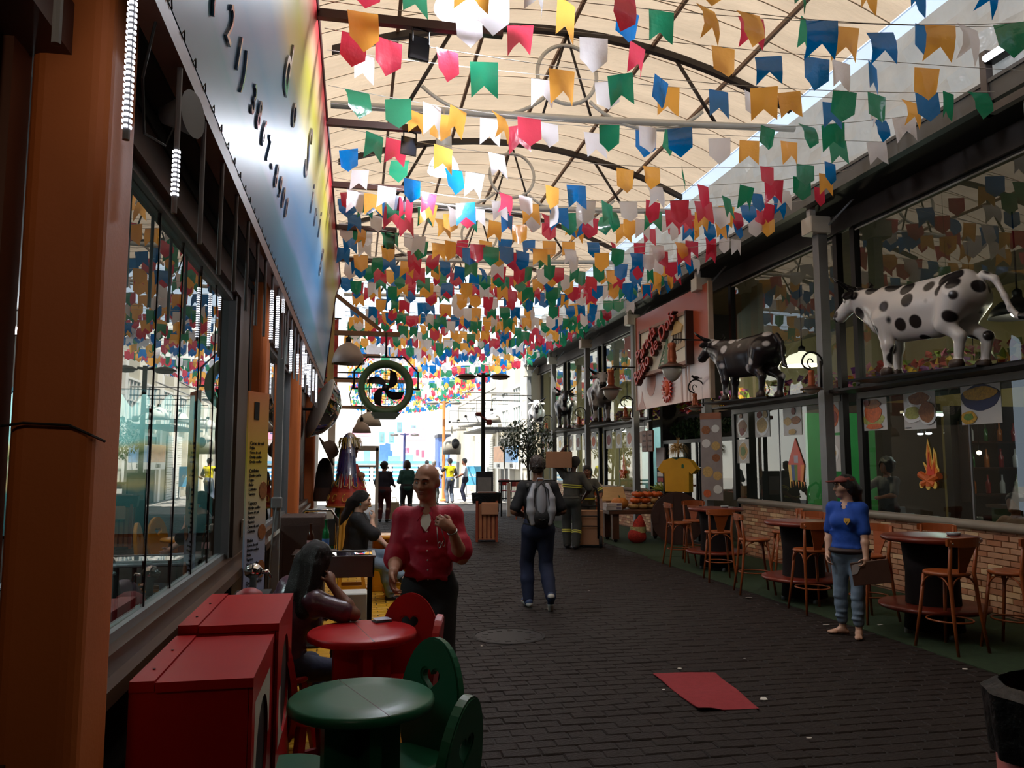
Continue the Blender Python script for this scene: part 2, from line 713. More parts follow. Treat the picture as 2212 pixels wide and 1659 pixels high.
PL, PW = .235, .118
pm_d = paver_mesh(PL - .006, PW - .006).mesh('paver', paver_dark)
pm_y = paver_mesh(PL - .008, PW - .008).mesh('paver', paver_yellow)
joined = {True: MB(), False: MB()}
count = {True: 0, False: 0}
row = 0
yy = 3.7
proto = paver_mesh(PL - .006, PW - .006)
while yy < 26.0:
    xx = -.78 + (row % 2) * PL / 2
    while xx < 5.05:
        yel = xx + PL / 2 < .52 and yy < 13
        wav = .012 * math.sin(yy * 1.9 + xx * 1.3) * math.sin(xx * 2.1)
        p = (xx + PL / 2, yy + PW / 2 + wav, R.uniform(-.004, .003))
        tilt = (R.uniform(-.012, .012), R.uniform(-.012, .012), R.uniform(-.02, .02))
        if count[yel] < (230 if not yel else 60) and xx > -.3:
            count[yel] += 1
            o = link('paver', pm_y if yel else pm_d, fl, p)
            o.rotation_euler = tilt
        else:
            joined[yel].add(proto.v, proto.f, TR(p) @ RZ(tilt[2]) @ RX(tilt[0]) @ RY(tilt[1]))
        xx += PL
    row += 1
    yy += PW
stuff(joined[False].obj('pavers', paver_dark, fl))
stuff(joined[True].obj('yellow_pavers', paver_yellow, fl))
carpet_green = S('green_carpet', (44, 66, 36), rough=.95, var=.25, scale=14, bump=.8, bscale=220)
tag(MB().span((5.08, -2, -.012), (6.94, 13.4, .006)).obj('green_carpet', carpet_green),
    'green outdoor carpet strip under the bar stools by the brick wall', 'carpet')
tag(MB().span((5.15, 13.45, -.012), (6.9, 22.0, .004)).obj('green_carpet', carpet_green),
    'green carpet under the pumpkin table at the restaurant entrance', 'carpet')
b = MB()
n = 14
mp = [atZ(1410, 1457), atZ(1545, 1455), atZ(1640, 1532), atZ(1510, 1537)]
vs, fs = [], []
for i in range(n + 1):
    for j in range(6):
        a, c = i / n, j / 5
        p = mp[0].lerp(mp[3], a).lerp(mp[1].lerp(mp[2], a), c)
        vs.append((p.x, p.y, .009 + .005 * math.sin(a * 9 + c * 3) + (.02 * max(0, a - .9) * 8 if c < .3 else 0)))
for i in range(n):
    for j in range(5):
        fs.append((i * 6 + j, i * 6 + j + 1, i * 6 + j + 7, i * 6 + j + 6))
b.add(vs, fs)
b.add([(x, y, z - .006) for x, y, z in vs], [tuple(reversed(f)) for f in fs])
tag(b.obj('door_mat', S('red_mat', (150, 44, 50), rough=.9, var=.12, scale=20, bump=.4, bscale=200)),
    'worn red mat lying on the dark paving', 'mat')
mc = T('manhole_cover', 'round iron manhole cover sunk in the dark paving', 'manhole cover', (1.5, 7.75, 0))
MB().lathe([(.36, -.01), (.36, .004), (.33, .006), (.33, .002)], n=32).obj('rim', mortar, mc)
cb = MB().lathe([(.325, -.01), (.325, .003)], n=32)
for q in arc((0, 0, .004), .24, 0, 2 * PI, 14, 'xy')[:-1]:
    cb.box(q, (.05, .05, .004))
cb.obj('cover', S('cast_iron', (32, 27, 25), rough=.6, metal=.3), mc)
lit = [(2012, 1450), (2085, 1395), (1790, 1340), (1615, 1282)]
k = 0
for u, v, w in ((1468, 1447, .05), (1650, 1513, .09), (1433, 1493, .03), (1617, 1293, .12), (1785, 1352, .09), (2085, 1448, .08), (1272, 1278, .03), (1040, 1398, .03), (1608, 1425, .03), (1748, 1598, .04), (1902, 1352, .07), (1000, 1650, .14)):
    p = atZ(u, v)
    b = MB()
    pts = [(w * .5 * math.cos(t) * R.uniform(.5, 1), w * .4 * math.sin(t) * R.uniform(.5, 1)) for t in [2 * PI * i / 7 for i in range(7)]]
    b.prism(pts, .002, TR(p.x, p.y, .012) @ RX(PI / 2) @ RX(R.uniform(-.15, .15)))
    lab = ['small white scrap on the paving behind the red mat', 'white paper scrap beside the corner of the red mat', 'tiny pale scrap on the paving at the left of the red mat',
           'pale paper strip at the edge of the green carpet, middle tables', 'scrap on the carpet edge near the woman in blue', 'pale litter on the carpet edge in front of the nearest stools',
           'tiny scrap on the paving ahead of the man with the backpack', 'small white scrap on the paving right of the bald man', 'tiny scrap in the middle of the empty paving',
           'pale scrap on the paving in front of the red mat', 'white paper beside the feet of the woman in blue', 'crumpled plastic on the paving beside the green chair'][k]
    tag(b.obj('paper_scrap', white_plain), lab, 'litter')
    k += 1

# ================================================================ left side: stalls under the blue signboard
struct(MB().span((-.98, Y0, -.01), (-.86, 14.6, .93)).obj('wall_left', S('dark_dado', (70, 52, 34), rough=.7, var=.2)))
sill = MB().span((-1.0, 2.36, .93), (-.74, 14.4, .985)).span((-.95, 2.36, .98), (-.79, 14.4, 1.055))
struct(sill.obj('trim_sill_left', S('brown_sill', (86, 62, 46), rough=.35, var=.15, scale=3)))
head = MB().span((-.96, Y0, 2.83), (-.80, 14.6, 2.98))
struct(head.obj('trim_header_left', brown_beam))
PILL = [-1.7, 2.30, 6.35, 10.25, 14.1]
for i, y in enumerate(PILL):
    b = MB(smooth=False)
    pts = []
    for cx_, cy2, a0 in ((-.745, y + .045, -PI / 2), (-.745, y + .255, 0), (-.865, y + .255, PI / 2), (-.865, y + .045, PI)):
        for j in range(5):
            a = a0 + j * PI / 8
            pts.append((cx_ + .045 * math.cos(a), cy2 + .045 * math.sin(a)))
    b.prism([(x, yv) for x, yv in pts], 3.25, TR(0, 0, 1.62) @ RX(-PI / 2))
    struct(b.obj('pillar_left', orange_paint))
# wood panelling left of the first pillar
b = MB()
for x in (-1.62, -1.28):
    b.span((x, 2.22, 0), (x + (.31 if x < -1.5 else .365), 2.34, 3.2))
struct(b.obj('wall_panel_left', brown_panel))
wire = MB().tube([(-.925, 2.288, 1.79), (-.86, 2.285, 1.80), (-.75, 2.285, 1.795), (-.70, 2.30, 1.77), (-.688, 2.38, 1.755)], .004, 6)
tag(wire.obj('wire', black_plain), 'thin dark wire tied round the nearest orange pillar', 'wire')
# inside the left stalls
ld = MB().span((-4.6, Y0, -.012), (-4.5, 14.6, 3.3)).span((-4.5, 14.5, -.012), (-.86, 14.6, 3.3)).span((-4.5, 2.05, -.01), (-.93, 2.12, 3.3))
struct(ld.obj('wall_stall_inside', S('stall_wall', (70, 66, 60), rough=.8, var=.15)))
struct(MB().span((-4.6, Y0, 3.0), (-.80, 14.6, 3.06)).obj('ceiling_stall', dark_room))
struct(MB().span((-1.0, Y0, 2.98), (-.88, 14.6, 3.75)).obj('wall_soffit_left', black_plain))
# windows with frameless panes
pane_w = .52
wi = 1
for i in range(1, 4):
    a, c = PILL[i] + .32, PILL[i + 1] - .02
    if i == 1:
        c = 5.62
    if i == 3:
        c = 12.3
    w = struct(bpy.data.objects.new('window_%d' % wi, None))
    COL.objects.link(w)
    wi += 1
    fr = MB()
    fr.span((-.90, a, 1.055), (-.84, c, 1.09)).span((-.90, a, 2.79), (-.84, c, 2.83)).span((-.91, c - .05, 1.055), (-.82, c, 2.83)).span((-.91, a - .02, 1.055), (-.82, a + .03, 2.83))
    fr.obj('window_frame', grey_metal, w)
    npn = max(1, round((c - a - .1) / pane_w))
    st = (c - a - .1) / npn
    for j in range(npn):
        ya = a + .04 + j * st
        MB().span((-.873, ya + .004, 1.09), (-.865, ya + st - .004, 2.79)).obj('glass_pane', glass_left, w)
        if j:
            MB().span((-.876, ya - .005, 1.09), (-.862, ya + .005, 2.79)).obj('pane_joint', black_plain, w)
# wooden panels that close the far bays
b = MB()
for j in range(5):
    b.span((-.92, 12.35 + j * .35, 1.05), (-.86, 12.35 + j * .35 + .33, 2.83))
struct(b.obj('wall_panel_far_left', S('maroon_panel', (74, 40, 30), rough=.5, var=.25, scale=2)))
struct(MB().span((-.94, 5.64, 0), (-.80, 6.33, 2.83)).obj('wall_pier_left', S('pier_brown', (64, 42, 22), rough=.6, var=.2)))
struct(MB().span((-.7, 10.6, 0), (-.62, 14.0, .9)).obj('wall_ledge_left', S('tile_ledge', (92, 80, 66), rough=.3, var=.2)))

# mural behind the first windows: sky, rocks and water
m_, nt, out = node_mat('landscape_mural')
p = nt.nodes.new('ShaderNodeBsdfPrincipled')
p.inputs['Roughness'].default_value = .6
tc = nt.nodes.new('ShaderNodeTexCoord')
sep = nt.nodes.new('ShaderNodeSeparateXYZ')
nt.links.new(tc.outputs['Object'], sep.inputs[0])
nz = N(nt, 'ShaderNodeTexNoise', Scale=2.2, Detail=8.0)
nt.links.new(tc.outputs['Object'], nz.inputs['Vector'])
ma = nt.nodes.new('ShaderNodeMath')
ma.operation = 'MULTIPLY_ADD'
ma.inputs[1].default_value = .42
nt.links.new(nz.outputs['Fac'], ma.inputs[0])
nt.links.new(sep.outputs['Z'], ma.inputs[2])
rp = ramp(nt, [(0, lin((40, 84, 84))), (.30, lin((52, 104, 100))), (.36, lin((196, 170, 110))), (.43, lin((120, 128, 92))), (.5, lin((190, 186, 160))), (.56, lin((84, 110, 60))), (.62, lin((206, 192, 130))), (.67, lin((150, 214, 206))), (1, lin((190, 236, 230)))])
mr = N(nt, 'ShaderNodeMapRange', From_Min=1.15, From_Max=2.62)
nt.links.new(ma.outputs[0], mr.inputs['Value'])
nt.links.new(mr.outputs[0], rp.inputs['Fac'])
nt.links.new(rp.outputs['Color'], p.inputs['Base Color'])
nt.links.new(p.outputs[0], out.inputs['Surface'])
mu = T('landscape_mural', 'painted landscape mural of rocks and water inside the left stall', 'mural')
MB().span((-4.4, 8.88, .95), (-.98, 8.94, 2.40)).obj('painted_panel', m_, mu)
b = MB()
for j in range(14):
    y = -4.4 + j * .244
    b.add([(y, 8.87, 2.45), (y + .244, 8.87, 2.45), (y + .122, 8.87, 2.27), (y, 8.85, 2.45), (y + .244, 8.85, 2.45), (y + .122, 8.85, 2.27)], [(0, 1, 2), (3, 5, 4), (0, 2, 5, 3), (2, 1, 4, 5), (1, 0, 3, 4)])
b.obj('zigzag_fringe', S('teal_fringe', (36, 88, 96), rough=.7), mu)
# stall furniture
for j, (x, y) in enumerate(((-1.9, 4.6), (-2.3, 6.9), (-1.8, 8.1))):
    t = T('stall_table', ['dark square table behind the first left window', 'dark square table behind the left stall glass, further in', 'dark square table at the far end of the left stall'][j], 'table', (x, y, 0), 0, 'tables inside the left stall')
    MB().rbox((0, 0, .76), (.7, .7, .035)).obj('tabletop', S('grey_laminate', (120, 124, 126), rough=.25), t)
    for sx in (-.3, .3):
        for sy in (-.3, .3):
            MB().tube([(sx, sy, 0), (sx, sy, .745)], .022).obj('leg', black_metal, t)
lamp_glow = glow('warm_lamp_glow', (1.0, .80, .55), 14)
cool_glow = glow('cool_lamp_glow', (.86, .93, 1.0), 30)


def point(name, loc, power, col, size=.1):
    d = bpy.data.lights.new(name, 'POINT')
    d.energy = power
    d.color = col
    d.shadow_soft_size = size
    o = bpy.data.objects.new(name, d)
    o.location = loc
    COL.objects.link(o)
    return o


for y, lb in ((5.2, 'round ceiling lamp over the first table in the left stall'), (7.6, 'round ceiling lamp further along inside the left stall')):
    t = T('ceiling_lamp', lb, 'lamp', (-3.0, y, 2.88))
    MB().lathe([(.16, .12), (.18, .0), (.17, -.02)], n=20).obj('lamp_body', white_paint, t)
    MB().lathe([(.15, -.03), (.1, -.05)], n=20).obj('diffuser', cool_glow, t)
    point('ceiling_lamp_light', (-3.0, y, 2.7), 80, (.9, .97, 1.0), .15)

struct(MB().span((-4.5, 8.96, 0), (-.98, 9.04, 3.0)).obj('wall_mural_inside', S('stall_wall', (70, 66, 60))))
cbl = MB(True)
cbl.tube([(-.765, 5.9, 2.95), (-.77, 5.92, 2.4), (-.755, 5.88, 1.9), (-.765, 5.95, 1.5), (-.76, 6.0, 1.3)], .006, 5)
tag(cbl.obj('power_cable', black_plain), 'black power cable running down the brown pier to the white socket', 'cable')
bl_ = T('added_fill_lamp', 'added warm fill lamp under the soffit, brightening the first orange pillar', 'lamp', (-.80, .55, 2.90))  # out-of-frame lamp, added to brighten the front of the pillar
MB(True).lathe([(.11, .08), (.12, .02), (.11, 0)], n=18).obj('lamp_body', black_metal, bl_)
MB(True).lathe([(.10, 0), (.08, -.05), (.002, -.07)], n=18).obj('diffuser', lamp_glow, bl_)
point('added_fill_light', (-.80, .55, 2.74), 9, (1.0, .82, .6), .08)
# ---------------------------------------------------------------- signboard
m_, nt, out = node_mat('signboard_print')
p = nt.nodes.new('ShaderNodeBsdfPrincipled')
p.inputs['Roughness'].default_value = .38
p.inputs['Specular IOR Level'].default_value = .18
p.inputs['Coat Weight'].default_value = .03
p.inputs['Coat Roughness'].default_value = .2
tc = nt.nodes.new('ShaderNodeTexCoord')
mp_ = nt.nodes.new('ShaderNodeMapping')
mp_.inputs['Scale'].default_value = (1, .28, 1)
nt.links.new(tc.outputs['Object'], mp_.inputs['Vector'])
nz = N(nt, 'ShaderNodeTexNoise', Scale=1.1, Detail=1.5)
nt.links.new(mp_.outputs[0], nz.inputs['Vector'])
sep = nt.nodes.new('ShaderNodeSeparateXYZ')
nt.links.new(tc.outputs['Object'], sep.inputs[0])
ma = nt.nodes.new('ShaderNodeMath')
ma.operation = 'MULTIPLY_ADD'
ma.inputs[1].default_value = .42
nt.links.new(nz.outputs['Fac'], ma.inputs[0])
nt.links.new(sep.outputs['Z'], ma.inputs[2])
mr = N(nt, 'ShaderNodeMapRange', From_Min=3.28, From_Max=5.42)
nt.links.new(ma.outputs[0], mr.inputs['Value'])
rp = ramp(nt, [(0, lin((48, 104, 140))), (.16, lin((60, 146, 178))), (.2, lin((130, 168, 214))), (.36, lin((70, 150, 206))), (.5, lin((120, 160, 190))), (.62, lin((214, 196, 120))), (.78, lin((206, 196, 60))), (.88, lin((222, 178, 140))), (.95, lin((206, 60, 66)))])
nt.links.new(mr.outputs[0], rp.inputs['Fac'])
nt.links.new(rp.outputs['Color'], p.inputs['Base Color'])
nt.links.new(p.outputs[0], out.inputs['Surface'])
sg = T('signboard', 'long blue and yellow signboard leaning out above the left stalls', 'sign')


def sp(y, z, off=0.0):
    """point on the sign face"""
    return Vector((-.6 + (z - 3.13) * .24 / 2.07 + off * .993, y, z - off * .115))


SGN = Vector((.993, 0, -.115))
b = MB()
e = [sp(-3, 3.13), sp(14.85, 3.13), sp(14.5, 4.7), sp(15.6, 5.2), sp(-3, 5.2)]
b.add([tuple(q) for q in e] + [tuple(q - SGN * .06) for q in e], [(0, 1, 2, 3, 4), (9, 8, 7, 6, 5), (1, 0, 5, 6), (2, 1, 6, 7), (3, 2, 7, 8), (4, 3, 8, 9), (0, 4, 9, 5)])
b.obj('printed_panel', m_, sg)
b = MB()
b.tube([sp(-3, 5.21), sp(15.6, 5.21)], .018, 6)
b.tube([sp(15.6, 5.2), sp(14.5, 4.7), sp(14.85, 3.13)], .018, 6)
b.obj('edge_trim', S('edge_maroon', (70, 26, 24), rough=.5), sg)
b = MB()
b.span((-.68, -3, 3.04), (-.60, 14.85, 3.12))
b.obj('bottom_rail', S('rail_brown', (104, 64, 46), rough=.5, var=.2), sg)
b = MB()
y = 0.0
while y < 14.5:
    y += .19
    b.tube([sp(y, 3.115, .006), sp(y + .02, 3.14, .008), sp(y + .05, 3.12, .006)], .0025, 4)
stuff(b.obj('lacing', black_plain, sg))
letter_m = S('letter_edge', (150, 146, 154), rough=.15, metal=.7, var=.05)
for ch, y, z, h in (('o', 3.75, 4.35, .30), ('d', 4.98, 4.19, .5), ('o', 5.57, 4.17, .36), ('S', 6.80, 4.33, .62), ('i', 7.72, 4.25, .46), ('r', 8.3, 4.27, .42), ('i', 8.96, 4.36, .46), ('g', 9.97, 4.29, .52), ('u', 10.9, 4.27, .42)):
    if ch == 'u':
        continue
    M = facing(sp(y, z, .004), SGN)
    lettering('letter', ch, h, letter_m, M, sg, .01)
for ch, y, z in (('(', 2.98, 3.5), ('2', 3.3, 3.51), ('1', 3.55, 3.515), (')', 3.72, 3.527), ('3', 4.05, 3.531), ('8', 4.26, 3.545), ('6', 4.49, 3.545), ('7', 4.74, 3.545), ('-', 4.95, 3.545), ('8', 5.2, 3.55), ('9', 5.45, 3.56), ('0', 5.68, 3.565), ('0', 5.92, 3.57)):
    M = facing(sp(y, z, .004), SGN)
    lettering('letter', ch, .22, letter_m, M, sg, .008)
struct(MB().span((-3.2, Y0, 3.1), (-.72, 14.6, 3.75)).span((-3.2, Y0, 3.75), (-.66, 14.6, 5.0)).obj('wall_upper_left', dark_room))
# outrigger bars with floodlights
tip = [1.12, .62, .62, .55, .5, .45]
bar_lab = ['first brown bar jutting from the signboard top, nearest the camera', 'second brown bar jutting from the signboard top', 'third brown bar jutting from the signboard top', 'fourth brown bar jutting from the signboard top', 'fifth brown bar jutting from the signboard top, the far one']
for i, y in enumerate((6.06, 8.08, 9.97, 11.83, 13.77)):
    t = T('outrigger_bar', bar_lab[i], 'bar', (-.40, y, 5.2), 0, 'brown bars holding floodlights')
    MB().span((0, -.03, -.035), (tip[i] + .40, .03, .035)).obj('bar', brown_beam, t)
    if i < 4:
        f = T('floodlight', 'black floodlight hung from the ' + ['first', 'second', 'third', 'fourth'][i] + ' brown bar', 'lamp', ([.45, .50, .50, .45][i], y, 5.165), .3, 'small black floodlights')
        MB().tube([(-.07, 0, -.12), (-.07, 0, -.01), (0, 0, 0), (.07, 0, -.01), (.07, 0, -.12)], .008, 6).obj('bracket', black_metal, f)
        MB().add([(-.09, .02, -.05), (.09, .02, -.05), (.09, .05, -.24), (-.09, .05, -.24), (-.055, .10, -.08), (.055, .10, -.08), (.055, .12, -.21), (-.055, .12, -.21)],
                 [(0, 1, 2, 3), (7, 6, 5, 4), (1, 0, 4, 5), (2, 1, 5, 6), (3, 2, 6, 7), (0, 3, 7, 4)]).obj('lamp_housing', black_metal, f)
        MB().add([(-.08, .018, -.06), (.08, .018, -.06), (.08, .045, -.23), (-.08, .045, -.23)], [(0, 3, 2, 1)]).obj('lens', S('lamp_lens', (60, 66, 80), rough=.1), f)
# LED drip tubes
tube_m = S('led_tube_plastic', (136, 134, 138), rough=.3, var=.05)
led_glow = glow('led_glow', (.86, .90, 1.0), 4.5)
tb = MB().tube([(0, 0, 0), (0, 0, -.55)], .0095, 8).tube([(0, 0, .05), (0, 0, 0)], .004, 5).mesh('tube_body', tube_m)


def leds(f0, f1):
    b = MB()
    z = -.02 - .51 * f0
    while z > -.02 - .51 * f1:
        for s in (-1, 1):
            b.box((s * .0095, 0, z), (.005, .010, .0075)).box((0, s * .0095, z), (.010, .005, .0075))
        z -= .0165
    return b


lit_tubes = {1: (0, 1), 2: (.62, .93), 9: (.3, 1), 10: (.2, 1), 11: (.05, .3), 13: (.25, 1), 15: (.5, .9), 17: (0, 1), 18: (.1, .6), 19: (.3, .8), 20: (.2, 1), 22: (.1, .7), 24: (0, .9)}
n_lit = n_unlit = -1
for i in range(26):
    y = 1.68 + i * .5 if i < 2 else 2.75 + (i - 2) * .44
    w = 'switched off' if i not in lit_tubes else 'lit along its whole length' if lit_tubes[i] == (0, 1) else 'partly lit'
    if i < 5:
        lb = ['dark drip-light tube nearest the camera beside the orange pillar', 'fully lit drip-light tube in front of the black recess by the first pillar', 'drip-light tube lit only near its lower end, next to the fully lit one',
              'unlit drip-light tube, second after the fully lit one', 'unlit drip-light tube, third after the fully lit one'][i]
        g = None
    elif i in lit_tubes:
        n_lit += 1
        lb = 'glowing drip-light tube under the signboard, %s of the farther glowing ones from the camera' % ORD[n_lit]
    else:
        n_unlit += 1
        lb = 'unlit drip-light tube under the signboard, %s of the farther unlit ones from the camera' % ORD[n_unlit]
    t = T('drip_light', lb, 'light tube', (-.615, y, 3.07 + R.uniform(-.01, .03)), 0, 'drip-light tubes under the signboard, ' + ('lit' if i in lit_tubes else 'unlit'))
    link('tube_body', tb, t)
    if i in lit_tubes:
        stuff(leds(*lit_tubes[i]).obj('led_dots', led_glow, t))
cab = MB()
cab.tube([(-.62, 2.45, 3.06), (-.68, 2.55, 2.9), (-.72, 2.75, 2.8), (-.70, 2.95, 2.84), (-.66, 3.0, 3.0)], .005, 5)
tag(cab.obj('loose_cable', black_plain), 'thin loose cable dangling in the recess behind the drip lights', 'cable')
sp_ = T('wall_speaker', 'small grey horn under the signboard edge among the drip lights', 'speaker', (-.70, 2.9, 2.93))
MB(True).lathe([(.03, 0), (.05, .05), (.08, .11), (.085, .115)], n=14, M=RY(PI / 2) @ RX(.3)).obj('horn', S('horn_grey', (110, 108, 106)), sp_)

# ================================================================ vaulted roof
XL, XR, ZE, RISE = -1.3, 6.12, 6.86, .84


def roof_z(x):
    t = (x - 2.6) / 3.55
    return ZE + RISE * (1 - t * t)


membrane = sheet_mat('roof_membrane', lin((255, 228, 198)), trans=.158, refl=.5, gloss=.02, var=.15, scale=1.2, stretch=(.7, 2.2, 1), bump=.35, bscale=7)
b = MB()
NX = 18
Y_MEM = 1.6
yy = Y_MEM
rows = []
while yy < Y_ROOF:
    y2 = min(yy + 1.97, Y_ROOF)
    for k in range(NX):
        x0, x1 = XL + (XR - XL) * k / NX, XL + (XR - XL) * (k + 1) / NX
        zz = .02 * R.random()
        b.quad((x0, yy, roof_z(x0)), (x1, yy, roof_z(x1)), (x1, y2, roof_z(x1)), (x0, y2, roof_z(x0)))
    yy = y2
roof = struct(b.obj('roof', membrane))
seam = MB()
yy = Y0 + .6
while yy < Y_ROOF:
    for k in range(NX):
        x0, x1 = XL + (XR - XL) * k / NX, XL + (XR - XL) * (k + 1) / NX
        seam.quad((x0, yy, roof_z(x0) - .012), (x1, yy, roof_z(x1) - .012), (x1, yy + .02, roof_z(x1) - .012), (x0, yy + .02, roof_z(x0) - .012))
    yy += .62
stuff(seam.obj('seams', S('seam_thread', (196, 170, 138), rough=.9), roof))
# side tarpaulin between roof edge and gutter, and a clear strip
tarp = sheet_mat('pale_tarpaulin', lin((232, 226, 216)), trans=.30, refl=.55, gloss=.06, var=.1, scale=3, bump=.9, bscale=4)
clear = sheet_mat('clear_strip', lin((214, 228, 248)), trans=.5, refl=.4, gloss=.05, var=.05, scale=2)
b, b2 = MB(True), MB()
NY = 150
for k in range(6):
    for j in range(NY):
        q = []
        for kk, jj in ((k, j), (k + 1, j), (k + 1, j + 1), (k, j + 1)):
            t = kk / 6
            y = Y0 + (27.6 - Y0) * jj / NY
            wr = .08 * math.sin(y * 5.3 + kk * 2.2) * math.sin(y * 1.7 + kk) * (1 if 0 < kk < 6 else 0)
            q.append((6.24 + .16 * t + wr, y, 6.70 - 1.15 * t))
        b.quad(*q)
for j in range(40):
    y, y2 = Y0 + (Y_ROOF - Y0) * j / 40, Y0 + (Y_ROOF - Y0) * (j + 1) / 40
    b2.quad((6.12, y, ZE - .0), (6.24, y, 6.70), (6.24, y2, 6.70), (6.12, y2, ZE))
struct(b.obj('wall_tarpaulin_right', tarp))
struct(b2.obj('roof_clear_strip', clear))
lt = MB()
for j in range(30):
    y, y2 = Y0 + (Y_ROOF - Y0) * j / 30, Y0 + (Y_ROOF - Y0) * (j + 1) / 30
    lt.quad((XL, y, roof_z(XL)), (XL - 1.6, y, 5.0), (XL - 1.6, y2, 5.0), (XL, y2, roof_z(XL)))
struct(lt.obj('roof_left_slope', S('roof_left_tarp', (170, 160, 145), rough=.8)))
# unseen deck added over the near end to dim light from behind the camera
struct(MB().span((-3.0, Y0, 5.9), (6.4, Y_MEM, 6.0)).span((-3.0, Y_MEM - .1, 5.9), (6.4, Y_MEM, 7.9)).obj('roof_light_block', S('light_block_taupe', (96, 86, 78), rough=.85)))
# unseen end wall added behind the camera to keep daylight out
struct(MB().span((-6, Y0 - .2, -.2), (13, Y0, 8)).obj('wall_light_stop', S('light_stop_wall', (90, 84, 78), rough=.8)))

# trusses
dark_steel = S('dark_steel', (52, 44, 40), rough=.5, metal=.3)
pale_pipe = S('pale_pipe', (206, 206, 202), rough=.35, metal=.2, var=.06)
lab_n = ['nearest', 'second', 'third', 'fourth', 'fifth']
for i, y in enumerate((6.1, 10.0, 13.9, 17.85, 21.85)):
    t = T('roof_truss', 'arched steel roof truss with pale pipes, ' + lab_n[i] + ' one along the alley', 'truss', (0, y, 0))
    ab = MB()
    xs = [-.4 + 6.5 * k / 16 for k in range(17)]
    pts = [(x, roof_z(x) - .10) for x in xs]
    for k in range(16):
        (x0, z0), (x1, z1) = pts[k], pts[k + 1]
        ab.add([(x0, -.045, z0 - .045), (x1, -.045, z1 - .045), (x1, .045, z1 - .045), (x0, .045, z0 - .045), (x0, -.045, z0 + .045), (x1, -.045, z1 + .045), (x1, .045, z1 + .045), (x0, .045, z0 + .045)],
               [(0, 3, 2, 1), (4, 5, 6, 7), (0, 1, 5, 4), (2, 3, 7, 6)] + ([(3, 0, 4, 7)] if k == 0 else []) + ([(1, 2, 6, 5)] if k == 15 else []))
    ab.obj('arch', dark_steel, t)
    MB(True).tube([(-.4, 0, 6.27), (2.9, 0, 6.36), (6.15, 0, 6.5)], .05, 10).obj('chord_pipe', pale_pipe, t)
    MB(True).tube(arc((2.75, .0, 6.98), .42, 0, 2 * PI, 28)[:-1], .028, 8, closed=True).obj('ring', pale_pipe, t)
    for s, nm in ((-1, 'brace'), (1, 'brace')):
        cxx = 2.75 + s * 1.15
        MB(True).tube(arc((cxx - s * .0, .0, 7.52), 1.22, -PI / 2 - .75, -PI / 2 + .75, 14), .026, 8).obj('brace', pale_pipe, t)
    MB(True).tube([(.55, 0, 6.30), (1.15, 0, roof_z(1.15) - .14)], .026, 8).obj('strut', dark_steel, t)
    MB(True).tube([(4.95, 0, 6.44), (4.35, 0, roof_z(4.35) - .14)], .026, 8).obj('strut', dark_steel, t)
    for s in (-1, 1):
        MB(True).tube([(2.75, 0, roof_z(2.75) - .14), (2.75 + s * .35, .0, 6.36)], .018, 6).obj('strut', dark_steel, t)
for i, x in enumerate((.44, 1.62, 2.8, 4.0, 5.2)):
    pu = MB().span((x - .022, Y0, roof_z(x) - .075), (x + .022, Y_ROOF, roof_z(x) - .02))
    struct(pu.obj('beam_purlin', S('purlin_brown', (128, 100, 78), rough=.6)))

# ================================================================ right side: glazed restaurant
XG = 7.0
COLY = [-1.7, 2.23, 6.16, 10.09, 13.98, 17.88, 21.86, 25.8, 29.7]
brick_c = [S('brick_tan', (190, 142, 108), rough=.7, var=.1, scale=8), S('brick_orange', (176, 118, 84), rough=.7, var=.1, scale=8), S('brick_pale', (222, 184, 140), rough=.7, var=.08, scale=8)]
wr = struct(MB().span((7.02, Y0, -.01), (7.14, 13.62, .95)).span((7.02, 18.0, -.01), (7.14, 29.8, .95)).obj('wall_right', S('brick_mortar', (150, 112, 80), rough=.8, var=.15)))
bm = MB()
bm.add([(0, -.104, -.03), (0, .104, -.03), (0, .104, .03), (0, -.104, .03), (-.017, -.1, -.026), (-.017, .1, -.026), (-.017, .1, .026), (-.017, -.1, .026)],
       [(5, 4, 7, 6), (0, 4, 5, 1), (1, 5, 6, 2), (2, 6, 7, 3), (3, 7, 4, 0)])
bmesh_ = [bm.mesh('brick', c) for c in brick_c]
rest = [MB(), MB(), MB()]
nb = 0
yy = 6.4
cells = []
for r in range(14):
    z = .05 + r * .067
    for k in range(150):
        y = 5.0 + k * .216 + (r % 2) * .108
        if y < 13.5 or 18.1 < y < 29.6:
            cells.append((y, z))
cells.sort()
for (y, z) in cells:
    c = R.choice([0, 0, 0, 1, 1, 2])
    if 6.7 < y and nb < 298 and z > .1:
        o = link('brick', bmesh_[c], wr, (7.02, y, z))
        o.scale = (R.uniform(.7, 1.15), 1, 1)
        nb += 1
    else:
        rest[c].add(bm.v, bm.f, TR(7.02, y, z))
for c in range(3):
    stuff(rest[c].obj('bricks', brick_c[c], wr))
struct(MB(True).tube([(6.99, Y0, .975), (6.99, 13.6, .975)], .055, 10).tube([(6.99, 18.0, .975), (6.99, 29.8, .975)], .055, 10).obj('trim_sill_right', S('sill_stone', (150, 138, 122), rough=.5, var=.12)))
# gutter, soffit, upper band
gb = MB().span((6.24, Y0, 5.33), (6.36, 27.6, 5.54)).span((6.22, Y0, 5.52), (6.38, 27.6, 5.56))
struct(gb.obj('trim_gutter', gutter_metal))
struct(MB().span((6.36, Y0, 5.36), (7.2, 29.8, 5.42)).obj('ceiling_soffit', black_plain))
struct(MB().span((6.96, Y0, 5.08), (7.06, 29.8, 5.36)).span((6.9, Y0, 5.05), (6.96, 29.8, 5.09)).obj('trim_window_head', dark_steel))
struct(MB().span((6.42, Y0, 5.42), (13, 29.8, 5.62)).obj('wall_upper_right', dark_room))
